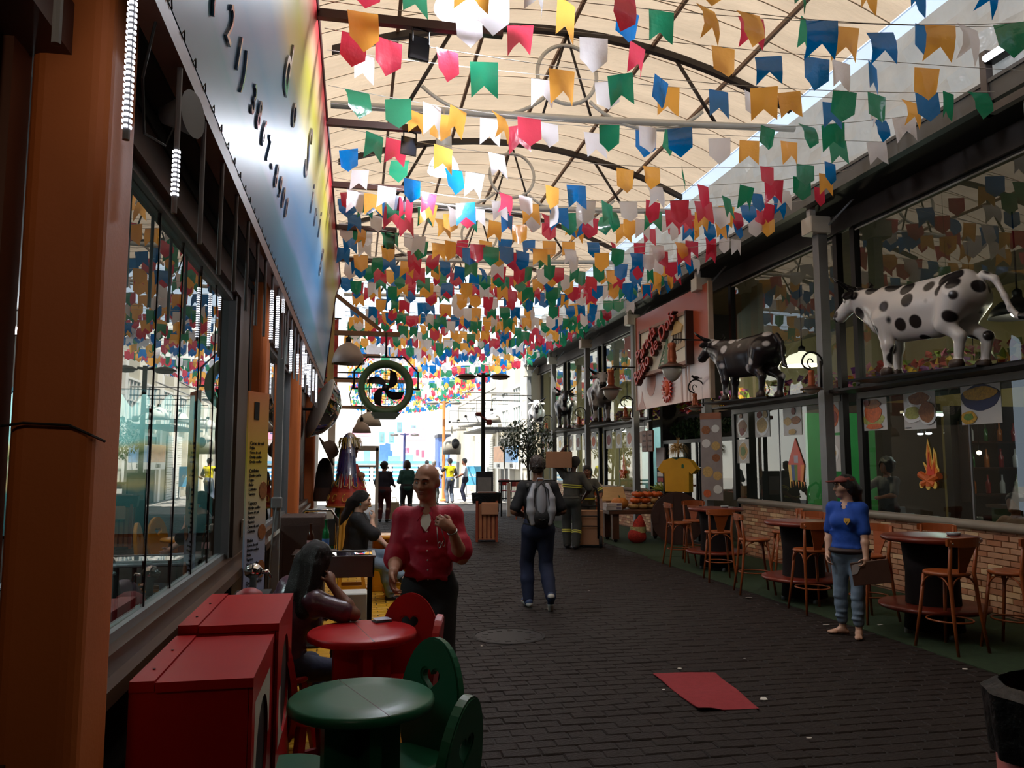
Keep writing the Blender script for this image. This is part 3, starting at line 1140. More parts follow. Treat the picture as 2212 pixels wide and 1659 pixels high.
# columns
for i, y in enumerate(COLY):
    b = MB()
    b.span((6.48, y - .075, 0), (6.62, y + .075, 4.98))
    b.span((6.485, y - .08, 3.42), (6.625, y + .08, 3.44))
    for z in (1.0, 1.6, 2.3, 3.0, 3.8, 4.4):
        b.add([(6.545, y - .083, z), (6.565, y - .083, z), (6.565, y - .083, z + .02), (6.545, y - .083, z + .02)], [(0, 1, 2, 3)])
    struct(b.obj('column_right', grey_metal))
    t = T('column_bracket', 'cream box bracket with braces on top of the ' + ['hidden rear column', 'column beside the camera', 'column outside the frame', 'column beside the white spotted cow', 'near billboard column', 'far billboard column', 'column left of the large front-facing cow', 'column between the two farthest cows', 'last column of the glazed front'][i], 'bracket', (6.5, y, 4.96), 0)
    MB().rbox((0, 0, .13), (.32, .26, .25), .01).obj('box', white_paint, t)
    MB().span((-.12, -.045, .25), (-.03, .045, .95)).obj('post', white_paint, t)
    MB().tube([(.08, -.02, .05), (.42, -.75, .62)], .018, 6).obj('brace', grey_metal, t)
    MB().tube([(.08, .02, .05), (.42, .75, .62)], .018, 6).obj('brace', grey_metal, t)
# windows per bay
bays = [(2, 2.5, 5.95), (3, 6.45, 9.92), (4, 10.34, 13.72), (6, 18.1, 21.6), (7, 22.1, 25.5), (8, 26.05, 29.4)]
joints = {2: (4.2,), 3: (7.95,), 4: (12.15,), 6: (19.2, 20.4), 7: (23.2, 24.4), 8: (27.2, 28.3)}
for n_, (bi, a, c) in enumerate(bays):
    w = struct(bpy.data.objects.new('window_%d' % (n_ + 4), None))
    COL.objects.link(w)
    fr = MB()
    for yy in (a, c):
        fr.span((6.95, yy - .05, .98), (7.05, yy + .05, 5.08))
    fr.span((6.95, a, 2.69), (7.05, c, 2.78)).span((6.97, a, 5.02), (7.03, c, 5.07))
    fr.obj('window_frame', black_metal, w)
    MB().span((6.94, a, 2.575), (7.04, c, 2.66)).obj('transom_rail', pale_metal, w)
    MB().span((6.97, a + .05, 2.79), (6.985, a + .062, 5.02)).span((6.97, a + .05, 5.0), (6.985, c - .05, 5.02)).obj('pale_edge', pale_metal, w)
    ys = [a + .05, *joints[bi], c - .05]
    for j in range(len(ys) - 1):
        MB().span((6.996, ys[j] + .004, 1.0), (7.004, ys[j + 1] - .004, 2.58)).obj('glass_pane', glass, w)
        if j:
            MB().span((6.99, ys[j] - .012, 1.0), (7.01, ys[j] + .012, 2.58)).obj('pane_joint', grey_metal, w)
    MB().span((6.996, a + .05, 2.78), (7.004, (a + c) / 2 - .003, 5.02)).obj('glass_pane', glass, w)
    MB().span((6.996, (a + c) / 2 + .003, 2.78), (7.004, c - .05, 5.02)).obj('glass_pane', glass, w)
for (y0, y1) in ((-12, 6.3), (6.3, 10.2), (10.2, 13.9), (17.9, 21.8), (21.8, 25.75), (25.75, 29.6)):
    MBs = MB().span((6.55, y0 + .1, 2.665), (6.99, y1 - .1, 2.70))
    struct(MBs.obj('ledge_right', black_metal))
# interior shell
ir = MB().span((13, Y0, -.012), (13.1, 29.8, 5.4)).span((7.05, 29.7, 0), (13, 29.8, 5.4))
struct(ir.obj('wall_restaurant_back', S('ochre_wall', (132, 114, 70), rough=.8, var=.15, scale=1)))
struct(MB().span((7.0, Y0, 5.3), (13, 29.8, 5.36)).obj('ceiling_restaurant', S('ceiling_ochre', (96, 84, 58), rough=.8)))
struct(MB().span((7.14, Y0, -.012), (13, 29.8, .004)).obj('floor_restaurant', S('inside_floor', (46, 60, 40), rough=.5, var=.2)))
gw = MB().span((9.6, 15.6, 0), (11.3, 15.72, 2.75))
struct(MB().span((7.3, 15.6, 0), (9.6, 15.74, 3.0)).span((11.3, 15.6, 0), (13, 15.74, 3.0)).span((9.6, 15.62, 2.75), (11.3, 15.74, 3.0)).obj('wall_dark_inside', S('wall_umber', (58, 46, 38), rough=.7)))
struct(gw.obj('wall_green_inside', S('green_wall', (36, 132, 66), rough=.6, var=.08)))
struct(MB().span((7.2, 13.85, 0), (8.5, 14.0, 2.7)).span((7.2, 17.8, 0), (9.2, 17.95, 5.3)).obj('wall_entrance_side', dark_room))
struct(MB().span((9.5, 11.2, 0), (13, 11.35, 2.6)).obj('wall_bar_inside', S('bar_dark', (18, 15, 14), rough=.4)))
struct(MB().span((9.8, 20.5, 0), (13, 20.6, 2.9)).span((9.2, 24.5, 0), (13, 24.6, 2.9)).obj('wall_teal_inside', S('teal_wall', (110, 150, 150), rough=.6)))
# mezzanine edge dressed with coloured cloth flowers
deco = [S('deco_' + n, c, rough=.7) for n, c in (('purple', (110, 60, 130)), ('yellow', (220, 180, 40)), ('pink', (200, 120, 150)), ('lime', (120, 150, 50)), ('red', (170, 50, 40)))]
b = MB()
for y in np.arange(5.0, 29, .11):
    if any(abs(y - q_) < .22 for q_ in (13.92, 15.67, 17.87)):
        continue
    for k in range(4):
        b.m(R.randrange(5))
        cx_, cz = 7.55 + R.uniform(-.04, .04), 2.83 + R.uniform(0, .30)
        M = TR(cx_, y + R.uniform(-.05, .05), cz) @ RX(R.uniform(0, 6)) @ RZ(R.uniform(0, 6))
        b.add([(-.05, -.05, 0), (.05, -.04, .02), (.055, .05, 0), (-.04, .055, .03)], [(0, 1, 2, 3)], M)
t = tag(b.obj('flower_garland', deco), 'long garland of purple, yellow and pink cloth flowers behind the upper windows', 'garland')
stuff(t)
struct(MB().span((7.6, 5, 2.62), (8.1, 29.6, 2.76)).obj('beam_inside', dark_room))
# pendant lamps inside
shade_glow = glow('shade_glow', (1.0, .93, .78), 4.0)


def dome_lamp(name, label, loc, r, h, shade, lit=None, cord=1.0, group=None, arm=None):
    t = T(name, label, 'lamp', loc, 0, group)
    MB(True).lathe([(r * .16, h + .02), (r * .2, h), (r * .62, h * .8), (r * .88, h * .42), (r, .0), (r * .97, .0), (r * .84, h * .4), (r * .58, h * .74), (r * .15, h * .9)], n=24, caps=False).obj('shade', shade, t)
    MB(True).lathe([(r * .17, h), (r * .17, h + .1), (.012, h + .13), (.01, h + .13 + cord)], n=10).obj('cord', black_metal if name != 'bay_lamp' else white_paint, t)
    MB(True).ball((0, 0, h * .38), r * .3, 12, 8).obj('bulb', lit or white_plain, t)
    if arm is not None:
        MB().tube([(0, 0, h + .12 + cord), (arm - loc[0], 0, h + .12 + cord)], .018, 6).obj('arm', black_metal, t)
    return t


lit_shade = S('lit_shade', (250, 240, 215), rough=.5, emit=(1.0, .9, .7), estr=1.3)
p1 = atX(1733, 790, 8.4)
dome_lamp('pendant_lamp', 'lit white dome lamp inside the glass behind the black spotted cow', p1, .38, .26, lit_shade, lamp_glow, 1.2)
point('pendant_light', p1 + Vector((0, 0, -.12)), 110, (1, .85, .58), .15)
p2 = atX(1355, 880, 8.6)
dome_lamp('pendant_lamp', 'lit white dome lamp inside the glass right of the large front-facing cow', p2, .3, .24, lit_shade, lamp_glow, 1.2)
point('pendant_light', p2 + Vector((0, 0, -.12)), 130, (1, .88, .7), .15)
p3 = atX(2200, 685, 8.2)
dome_lamp('pendant_lamp', 'dark dome lamp inside the glass behind the tail of the white spotted cow', p3, .34, .24, black_metal, lamp_glow, 1.0)
point('pendant_light', p3 + Vector((.2, 0, -.15)), 16, (1, .9, .7), .15)
for q, w_, c in (((10.8, 13.2, 2.5), 22, (.7, 1, .8)), ((10.6, 23, 2.6), 140, (.85, 1, 1)), ((9.6, 27.4, 2.7), 150, (.9, 1, 1)), ((9.8, 8.6, 2.55), 12, (1, .85, .6))):
    t = T('ceiling_tube', 'white fluorescent tube inside the restaurant ' + {22: 'near the green wall', 12: 'behind the nearest window'}.get(w_, 'in the far half, ' + ('behind the large front-facing cow' if q[1] == 23 else 'behind the farthest cow')), 'lamp', (q[0], q[1], q[2] + .08))
    MB().tube([(-.6, 0, 0), (.6, 0, 0)], .02, 8).obj('tube', cool_glow, t)
    MB().span((-.65, -.05, .02), (.65, .05, .07)).obj('fitting', white_paint, t)
    point('tube_light', q, w_, c, .2)
# restaurant furniture behind the glass
k = 0
for (x, y) in ((7.9, 7.3), (7.9, 9.1), (9.3, 8.2), (8.0, 11.5), (9.0, 13.0), (8.0, 19.3), (8.1, 21.2), (8.0, 23.4)):
    k += 1
    t = T('dining_table', 'white-topped dining table behind the restaurant glass, ' + ['nearest window', 'by the campfire picture', 'second row from the glass', 'by the balloon picture', 'near the green wall', 'behind the large front-facing cow', 'behind the black front-facing cow', 'towards the far end'][k - 1], 'table', (x, y, 0), 0, 'restaurant tables')
    MB().rbox((0, 0, .76), (.8, .8, .04)).obj('tabletop', S('table_white', (190, 195, 198), rough=.3), t)
    MB().tube([(0, 0, .02), (0, 0, .74)], .04).obj('leg', black_metal, t)
    MB().lathe([(.25, 0), (.25, .02), (.05, .04)], n=16).obj('base', black_metal, t)
    for s in (-1, 1):
        c = T('dining_chair', 'dark dining chair with pale back ' + ('before' if s < 0 else 'beyond') + ' the white table ' + ['nearest window', 'by the campfire picture', 'in the second row', 'by the balloon picture', 'near the green wall', 'behind the large cow', 'behind the black cow', 'far end'][k - 1] + ' inside', 'chair', (x + .1, y + s * .68, 0), 0 if s < 0 else PI, 'restaurant chairs')
        MB().rbox((0, 0, .45), (.42, .42, .04)).obj('seat', dark_wood, c)
        MB().rbox((0, -.2, .74), (.4, .03, .36)).obj('backrest', S('chair_back_grey', (120, 124, 130), rough=.5), c)
        for sx in (-.18, .18):
            for sy in (-.18, .18):
                MB().tube([(sx, sy, 0), (sx, sy, .44)], .016, 6).obj('leg', black_metal, c)
    MB_ = T('wine_glass', 'stemmed glass on the white table ' + ['nearest window', 'by the campfire picture', 'in the second row', 'by the balloon picture', 'near the green wall', 'behind the large cow', 'behind the black cow', 'far end'][k - 1], 'glass', (x + .1, y - .1, .78))
    MB(True).lathe([(.035, 0), (.035, .004), (.005, .01), (.005, .09), (.03, .11), (.04, .15), (.034, .2), (.032, .2), (.037, .15), (.027, .113)], n=14, caps=False).obj('bowl', glass, MB_)
for i, (u, v) in enumerate(((1988, 936), (2006, 935), (2046, 934), (2062, 936))):
    q = atX(u, v, 9.9)
    t = T('ceiling_spot', 'small white spotlight glinting behind the campfire picture window, %s from the left' % ORD[i], 'lamp', q, 0, 'spotlights inside')
    MB(True).lathe([(.05, .0), (.05, .09), (.02, .11)], n=12).obj('spot_body', black_metal, t)
    MB(True).ball((0, 0, -.01), (.05, .05, .02), 10, 6).obj('spot_lens', cool_glow, t)
q = atX(2115, 978, 9.6)
t = T('bare_bulb', 'small warm bulb glowing behind the right pane of the nearest window', 'lamp', q)
MB(True).ball((0, 0, 0), .035, 10, 7).obj('bulb_glass', lamp_glow, t)
MB().tube([(0, 0, .03), (0, 0, 5.3 - q.z)], .006, 5).obj('cord', black_metal, t)
bs_ = T('bar_shelf', 'dark bottle shelf on the bar wall behind the nearest window', 'shelf', (11.0, 11.16, 1.15))
for z in (0, .42, .84):
    MB().span((-1.4, -.2, z), (1.2, 0, z + .03)).obj('shelf_board', dark_wood, bs_)
for x in (-1.4, 1.17):
    MB().span((x, -.2, -.1), (x + .03, 0, 1.2)).obj('upright', dark_wood, bs_)
bt_me = MB(True).lathe([(.035, 0), (.04, .01), (.04, .17), (.015, .22), (.014, .29), (.017, .30)], n=12)
bt_c = [bt_me.mesh('bottle_glass', S('bar_glass_' + n, c, rough=.12)) for n, c in (('amber', (150, 84, 30)), ('green', (40, 96, 50)), ('clear', (190, 196, 200)), ('red', (130, 30, 30)))]
for lv in range(3):
    for j in range(9):
        o = link('bar_bottle', bt_c[(j * 3 + lv) % 4], None, (9.75 + j * .27, 11.06, 1.18 + lv * .42))
        tag(o, '%s bottle on the bar shelf, %s board, %s from the left' % (['amber', 'green', 'clear', 'red'][(j * 3 + lv) % 4], ['lowest', 'middle', 'top'][lv], ORD[j]), 'bottle', 'bottles on the bar shelf')
rm = T('round_mirror', 'round dark-framed mirror on the bar wall above the bottle shelf', 'mirror', (9.9, 11.1, 2.28), 0)
MB(True).lathe([(.30, -.02), (.33, 0), (.33, .04), (.29, .05)], n=30, M=RX(PI / 2)).obj('frame', black_metal, rm)
MB().lathe([(.29, .02), (.29, .03)], n=30, M=RX(PI / 2)).obj('mirror_glass', S('mirror_plain', (200, 205, 208), rough=.05, metal=1, var=0), rm)
bc_ = T('bar_counter', 'dark bar counter in front of the bottle shelf inside the restaurant', 'counter', (11.0, 10.2, 0))
MB().span((-1.5, -.25, 0), (1.6, .25, 1.0)).obj('front', S('counter_green', (24, 70, 40), rough=.4), bc_)
MB().span((-1.55, -.32, 1.0), (1.65, .3, 1.05)).obj('worktop', S('counter_top', (70, 50, 40), rough=.25), bc_)
pp = T('potted_plant', 'dark spiky potted plant behind the nearest restaurant window', 'plant', (8.6, 7.6, 0))
MB().lathe([(.14, 0), (.19, .35), (.2, .38), (.17, .38)], n=16).obj('pot', S('terracotta', (150, 70, 44)), pp)
leaf_dark = S('leaf_dark', (34, 62, 30), rough=.5)
for k in range(16):
    a = k * 2.4
    L = R.uniform(.4, .75)
    b = MB()
    pts = [(0, 0, .38), (math.cos(a) * L * .35, math.sin(a) * L * .35, .38 + L * .9), (math.cos(a) * L * .8, math.sin(a) * L * .8, .38 + L * .8)]
    n = Vector((-math.sin(a), math.cos(a), 0)) * .035
    pv = [Vector(p) for p in pts]
    b.add([pv[0] - n * .4, pv[0] + n * .4, pv[1] - n, pv[1] + n, pv[2]], [(0, 1, 3, 2), (2, 3, 4)])
    b.obj('leaf', leaf_dark, pp)

# ---------------------------------------------------------------- food posters and window pictures
pm_white = S('poster_white', (200, 196, 190), rough=.4, var=.03)
food = {'orange': S('food_orange', (206, 96, 40), rough=.5, var=.3, scale=30), 'brown': S('food_brown', (150, 92, 48), rough=.5, var=.4, scale=40), 'lime': S('food_lime', (170, 170, 90), rough=.5, var=.3, scale=40),
        'cream': S('food_cream', (206, 170, 104), rough=.5, var=.25, scale=40), 'red': S('food_red', (140, 44, 34), rough=.5, var=.3, scale=30), 'yellow': S('food_yellow', (196, 150, 40), rough=.5, var=.35, scale=40), 'navy': S('food_navy', (24, 34, 74), rough=.5), 'green': S('food_green', (96, 130, 50), rough=.5, var=.3, scale=40), 'plate': S('food_plate', (232, 230, 226), rough=.3, var=.02)}


def poster(label, y0, y1, z0, z1, items, x=6.987, cap=None):
    """flat picture behind the glass; local x to the right as seen from the alley (towards -y), z up"""
    w, h = abs(y1 - y0), z1 - z0
    t = T('food_poster', label, 'poster', (x, (y0 + y1) / 2, z0), -PI / 2, 'food pictures in the windows')
    MB().span((-w / 2, 0, 0), (w / 2, .006, h)).obj('sheet', pm_white, t)
    for k, (kind, cx_, cz, rx, rz) in enumerate(items):
        b = MB()
        b.prism([(w * (cx_ - .5) + w * rx * math.cos(a) * (1 + .06 * math.sin(5 * a + k)), h * cz + h * rz * math.sin(a) * (1 + .06 * math.cos(4 * a + k))) for a in [2 * PI * i / 22 for i in range(22)]], .004, TR(0, -.002 - .003 * k, 0))
        b.obj('picture', food[kind], t)
    if cap:
        lettering('lettering', cap, h * .05, black_plain, TR(-w * .48, -.004, h * .05) @ RX(PI / 2), t, .001, 'LEFT')
    return t


poster('poster of an orange round dish on lettuce, nearest bay, first from the column', 9.38, 9.95, 2.12, 2.56, [('lime', .5, .34, .42, .2), ('orange', .5, .55, .32, .3), ('brown', .5, .82, .3, .14), ('orange', .55, .12, .3, .09), ('red', .3, .88, .1, .1)], cap='')
poster('poster of fried snacks with lime in white bowls, on the glass of the nearest bay', 8.47, 9.04, 2.10, 2.57, [('plate', .5, .8, .38, .2), ('brown', .5, .83, .33, .16), ('plate', .3, .42, .3, .24), ('lime', .3, .45, .24, .18), ('plate', .78, .38, .26, .28), ('brown', .76, .45, .24, .28)], cap='TORRESMO')
poster('poster of a golden gratin in a dark blue dish, nearest window, right end', 7.46, 8.05, 2.12, 2.57, [('navy', .5, .68, .49, .33), ('yellow', .5, .78, .43, .17), ('yellow', .2, .18, .2, .17), ('green', .2, .2, .12, .09)], cap='')
poster('upper poster of a meat plate at the far jamb, bay of the black spotted cow', 13.2, 13.66, 2.13, 2.57, [('plate', .5, .42, .46, .36), ('brown', .55, .45, .36, .28), ('red', .5, .25, .2, .16), ('brown', .45, .9, .12, .1)])
poster('lower poster of green-topped noodles under the meat plate poster', 13.2, 13.66, 1.66, 2.10, [('plate', .55, .5, .4, .38), ('cream', .55, .5, .36, .35), ('green', .55, .5, .2, .2)])
poster('poster of a yellow stew plate, second from the far jamb', 12.45, 12.95, 2.12, 2.58, [('plate', .5, .42, .45, .36), ('cream', .5, .45, .36, .28), ('red', .35, .85, .18, .13), ('cream', .75, .85, .15, .14)])
poster('poster with two rows of snacks on a board, middle of the black cow bay', 11.45, 12.0, 2.12, 2.58, [('cream', .25, .5, .22, .14), ('brown', .7, .52, .25, .14), ('cream', .5, .12, .2, .1), ('red', .6, .85, .1, .13)])
poster('upper poster of a red dish right beside the column near the woman in blue', 10.45, 10.85, 2.12, 2.58, [('orange', .6, .55, .4, .38), ('red', .7, .5, .2, .2)])
poster('lower pale poster of a plate beside the column near the woman in blue', 10.45, 10.85, 1.55, 2.08, [('plate', .5, .5, .4, .3), ('cream', .5, .5, .25, .2)])
k = 0
kinds = ['brown', 'orange', 'cream', 'red']
wh = ['large front-facing cow', 'black front-facing cow', 'farthest cow']
for bi, (a, c) in enumerate(((18.15, 21.55), (22.15, 25.45), (26.1, 29.35))):
    for j in range(4):
        y = a + .3 + j * .85
        q = kinds[(j + bi) % 4]
        poster('food poster below the ledge of the %s, %s in that window' % (wh[bi], ['nearest', 'second nearest', 'third nearest', 'farthest'][j]), y, y + .5, 2.05, 2.55, [('plate', .5, .45, .42, .38), (q, .5, .48, .34, .3)])

flame_o, flame_y, flame_r = S('flame_orange', (232, 130, 40), rough=.4, var=.1), S('flame_yellow', (250, 196, 90), rough=.4), S('flame_red', (214, 66, 36), rough=.4)


def campfire(label, y, z, s):
    t = T('campfire_picture', label, 'window picture', (6.985, y, z), -PI / 2, 'campfire pictures')
    def fl_(pts, m_, d, name='flame'):
        MB().prism([(x * s, zz * s) for x, zz in pts], .006, TR(0, -d, 0)).obj(name, m_, t)
    fl_([(-.24, .12), (-.16, .3), (-.26, .52), (-.2, .5), (-.12, .42), (-.14, .7), (-.07, 1.08), (.04, .75), (.06, .55), (.1, .62), (.12, .86), (.21, .7), (.22, .45), (.28, .34), (.24, .12)], flame_y, .0)
    fl_([(-.2, .12), (-.13, .3), (-.19, .44), (-.09, .36), (-.1, .7), (-.06, .95), (.01, .7), (.04, .42), (.13, .55), (.15, .72), (.17, .6), (.17, .42), (.23, .32), (.2, .12)], flame_o, .007)
    fl_([(-.15, .12), (-.1, .3), (-.05, .6), (-.03, .75), (-.01, .45), (.06, .3), (.12, .42), (.14, .5), (.14, .12)], flame_r, .014)
    wood = S('log_orange', (206, 98, 36), rough=.5, var=.2)
    for k, (x0, z0, x1, z1) in enumerate(((-.32, .22, .2, -.02), (.32, .2, -.22, -.02), (0, .2, .0, -.06))):
        MB().tube([(x0 * s, -.02, z0 * s), (x1 * s, -.026, z1 * s)], .09 * s, 8).obj('log', wood, t)
    for x, z1 in ((-.22, -.03), (.0, -.06), (.22, -.03)):
        MB().prism([(x * s + .075 * s * math.cos(a), z1 * s + .085 * s * math.sin(a)) for a in [2 * PI * i / 14 for i in range(14)]], .01, TR(0, -.05, 0)).obj('log_end', flame_y, t)
    return t


campfire('flat campfire picture of orange flames on logs stuck to the nearest window', 8.6, 1.42, .52)
campfire('small campfire picture on the glass below the large front-facing cow', 20.0, 1.3, .6)
bl = T('balloon_picture', 'striped paper fire-balloon picture on the glass left of the grey column', 'window picture', (6.985, 11.65, 1.34), -PI / 2)
stripe = [flame_y, S('stripe_blue', (86, 110, 160)), S('stripe_green', (120, 140, 60)), flame_r, flame_o]
for k in range(5):
    x0, x1 = -.24 + .096 * k, -.24 + .096 * (k + 1)
    t0, t1 = x0 * .6, x1 * .6
    MB().prism([(x0 * .8, .03 + .02 * (k % 2)), (x1 * .8, .03 + .02 * (k % 2)), (x1, .3), (x0, .3)], .008).obj('stripe', stripe[k], bl)
MB().prism([(-.24, .3), (.24, .3), (.04, .66), (0, .74), (-.04, .66)], .008).obj('top', flame_r, bl)
MB().prism([(-.05, .33), (.07, .33), (.07, .45), (-.05, .45)], .012).obj('patch', S('patch_pale', (190, 180, 190)), bl)
for k in range(6):
    x = -.2 + k * .08
    MB().prism([(x, .03), (x + .03, .03), (x + .02, -.08 + .02 * (k % 3))], .005).obj('fringe', [flame_y, flame_o][k % 2], bl)

# ---------------------------------------------------------------- billboard
bb = T('billboard', 'tall terracotta and white billboard between two columns above the entrance', 'billboard', (6.46, 15.55, 2.88), -PI / 2)
m_, nt, out = node_mat('billboard_print')
p = nt.nodes.new('ShaderNodeBsdfPrincipled')
p.inputs['Roughness'].default_value = .35
tc = nt.nodes.new('ShaderNodeTexCoord')
sep = nt.nodes.new('ShaderNodeSeparateXYZ')
nt.links.new(tc.outputs['Object'], sep.inputs[0])
nz = N(nt, 'ShaderNodeTexNoise', Scale=1.2, Detail=3.0)
nt.links.new(tc.outputs['Object'], nz.inputs['Vector'])
ma = nt.nodes.new('ShaderNodeMath')
ma.operation = 'MULTIPLY_ADD'
ma.inputs[1].default_value = .15
nt.links.new(nz.outputs['Fac'], ma.inputs[0])
nt.links.new(sep.outputs['Z'], ma.inputs[2])
mr = N(nt, 'ShaderNodeMapRange', From_Min=0, From_Max=2.2)
nt.links.new(ma.outputs[0], mr.inputs['Value'])
rp = ramp(nt, [(0, lin((206, 140, 120))), (.12, lin((220, 190, 186))), (.3, lin((220, 214, 224))), (.42, lin((206, 176, 168))), (.52, lin((170, 74, 46))), (.75, lin((182, 84, 52))), (1, lin((168, 72, 44)))])
nt.links.new(mr.outputs[0], rp.inputs['Fac'])
nt.links.new(rp.outputs['Color'], p.inputs['Base Color'])
nt.links.new(p.outputs[0], out.inputs['Surface'])
MB().span((-1.95, 0, 0), (1.95, .05, 2.18)).obj('printed_panel', m_, bb)
for x_ in (1.95, -2.0):
    MB().span((x_, -.02, -.02), (x_ + .05, .07, 2.2)).obj('frame_side', S('bill_edge', (176, 150, 130)), bb)
jar_m = S('jar_print', (176, 96, 70), rough=.4, var=.1)
MB().prism([(-1.05 + .28 * math.cos(a) * (1 if math.sin(a) < .5 else .55), .62 + .36 * math.sin(a)) for a in [2 * PI * i / 26 for i in range(26)]], .004, TR(0, -.003, 0)).obj('printed_jar', jar_m, bb)
MB().prism([(-1.2, .92), (-.9, .92), (-.86, 1.05), (-1.24, 1.05)], .004, TR(0, -.003, 0)).obj('printed_jar', jar_m, bb)
for x in (.62, .85, 1.0):
    MB().prism([(x, .0), (x + .07, .0), (x + .05, .75), (x - .03, .72)], .004, TR(0, -.003, 0)).obj('printed_drip', S('drip_print', (205, 170, 160)), bb)
MB().prism([(-1.95, 0), (-1.4, 0), (-1.55, .2), (-1.62, .42), (-1.7, .2)], .004, TR(0, -.003, 0)).obj('printed_cactus', jar_m, bb)
# framed relief sign on the billboard
rs = T('relief_sign', 'wood framed village sign with diagonal red lettering on the billboard', 'sign', (6.33, 15.6, 3.66), -PI / 2)
w, h = 2.5, .92
MB().span((-w / 2, 0, 0), (w / 2, .12, h)).obj('panel', S('cream_panel', (222, 214, 196), rough=.5, var=.06, scale=3), rs)
for z0_ in (-.07, h):
    MB().span((-w / 2 - .05, -.03, z0_), (w / 2 + .05, .12, z0_ + .07)).obj('frame_rail', S('frame_pinkwood', (150, 104, 84), rough=.5, var=.2), rs)
MB().span((w / 2, -.03, -.07), (w / 2 + .06, .2, h + .07)).obj('frame_side', dark_wood, rs)
MB().span((-w / 2 - .05, -.03, -.07), (-w / 2, .12, h + .07)).obj('frame_side', dark_wood, rs)
gold = S('sand_paint', (206, 170, 104), rough=.6, var=.1)
green_line = S('green_line', (110, 140, 110), rough=.6)
MB().prism([(.55, .6), (.82, .88), (1.12, .72), (1.06, .6)], .03, TR(0, -.015, 0)).obj('hut_roof', gold, rs)
for x in (.62, .74, .88, 1.0):
    MB().span((x, -.025, .38), (x + .035, 0, .62)).obj('hut_post', S('post_grey', (120, 110, 100)), rs)
MB().prism([(.3, .34), (1.2, .42), (1.25, .3), (.25, .2)], .02, TR(0, -.01, 0)).obj('hill', S('hill_tan', (190, 160, 120)), rs)
MB().prism([(.1, .02), (.3, .02), (.34, .55), (.28, .6)], .02, TR(0, -.012, 0)).obj('cactus', green_line, rs)
for k in range(4):
    z = .05 + k * .08
    MB().prism([(-.15 + k * .07, z), (.2, z), (.2, z + .025), (-.15 + k * .07, z + .025)], .012, TR(0, -.008, 0)).obj('fence_rail', green_line, rs)
MB().prism([(-.22, .0), (-.18, .0), (.2, .46), (.16, .46)], .012, TR(0, -.01, 0)).obj('fence_rail', green_line, rs)
red_let, red_edge = S('red_letter', (186, 52, 36), rough=.35), S('letter_side', (66, 20, 16), rough=.4)
for txt, sz, x, z in (('Parada', .46, -.72, .60), ('Baião de Dois', .46, -.28, .44)):
    for m_l, dep, off, grow in ((red_edge, .05, .03, 1.0), (red_let, .012, .10, 1.0)):
        lettering('lettering', txt, sz, m_l, TR(x, -off, z) @ RX(PI / 2) @ RZ(rad(27)), rs, dep)
sd = T('sun_plaque', 'red sun-face plaque with spiky rays on the white billboard', 'plaque', (6.42, 15.6, 3.22), -PI / 2)
b = MB()
pts = []
for i in range(36):
    a = 2 * PI * i / 36
    r = .30 if i % 2 == 0 else .19
    pts.append((r * math.cos(a), r * math.sin(a)))
b.prism(pts, .03)
b.obj('rays', S('sun_red', (206, 52, 30), rough=.4), sd)
MB(True).ball((0, -.015, 0), (.17, .05, .17)).obj('face', S('sun_orange', (220, 84, 40), rough=.4), sd)
fb = MB(True)
fb.ball((0, -.07, -.01), (.02, .02, .04)).ball((-.06, -.06, .04), (.025, .012, .014)).ball((.06, -.06, .04), (.025, .012, .014)).ball((0, -.06, -.08), (.05, .012, .014))
fb.obj('features', S('sun_dark', (130, 30, 20)), sd)

# ---------------------------------------------------------------- lanterns
opal = S('opal_glass', (190, 182, 168), rough=.25, var=.03)


def lantern_body(t, s=1.0, q=1.0):
    MB(True).lathe([(.02 * s, .30 * s), (.05 * s, .29 * s), (.055 * s, .25 * s), (.045 * s, .22 * s), (.05 * s, .18 * s), (.06 * s, .10 * s), (.05 * s, .06 * s), (.07 * s, .03 * s)], n=18).obj('copper_cap', copper, t)
    MB(True).lathe([(.065 * s, .035 * s), (.13 * s, .01 * s), (.18 * s, -.015 * s), (.18 * s, -.03 * s), (.12 * s, -.02 * s)], n=22).obj('brim', S('brim_brown', (84, 56, 44), rough=.4, metal=.3), t)
    MB(True).lathe([(.125 * s, -.02 * s), (.13 * s, -.02 * s - .04 * s * q), (.11 * s, -.02 * s - .10 * s * q), (.06 * s, -.02 * s - .16 * s * q), (.005 * s, -.02 * s - .19 * s * q)], n=20).obj('bowl', opal, t)


lan_lab = ['copper scroll lantern on the column beside the white spotted cow', 'copper scroll lantern with a bird on the near column of the billboard', 'copper scroll lantern on the far column of the billboard', 'copper scroll lantern on the column right of the black front-facing cow', 'copper scroll lantern on the column right of the farthest cow']
for i, ci in enumerate((3, 4, 5, 6, 7)):
    y = COLY[ci]
    t = T('scroll_lantern', lan_lab[i], 'lantern', (6.26, y - .12, 2.72), 0, 'scroll lanterns on the columns')
    lantern_body(t, .85, .45)
    sb = MB(True)
    sb.tube([(.22, .1, .02), (.22, .1, .40)], .022, 8)
    sb.tube([(.22, .08, .33)] + [(.06 + .16 * math.cos(a), .06, .36 + .16 * math.sin(a)) for a in np.linspace(0, PI * 1.02, 12)] + [(-.08, .04, .30), (0, 0, .25)], .014, 8)
    sb.tube([(.02 + .05 * math.cos(a) * (1 - a / 14), .05, .36 + .06 * math.sin(a)) for a in np.linspace(.2, 5, 12)], .009, 6)
    sb.obj('scroll_bracket', black_metal, t)
    if i == 1:
        bd = MB(True)
        bd.ball((.06, .06, .56), (.07, .025, .03)).ball((-.01, .06, .585), (.025, .02, .022)).box((.14, .06, .55), (.08, .03, .008))
        bd.obj('bird', black_metal, t)
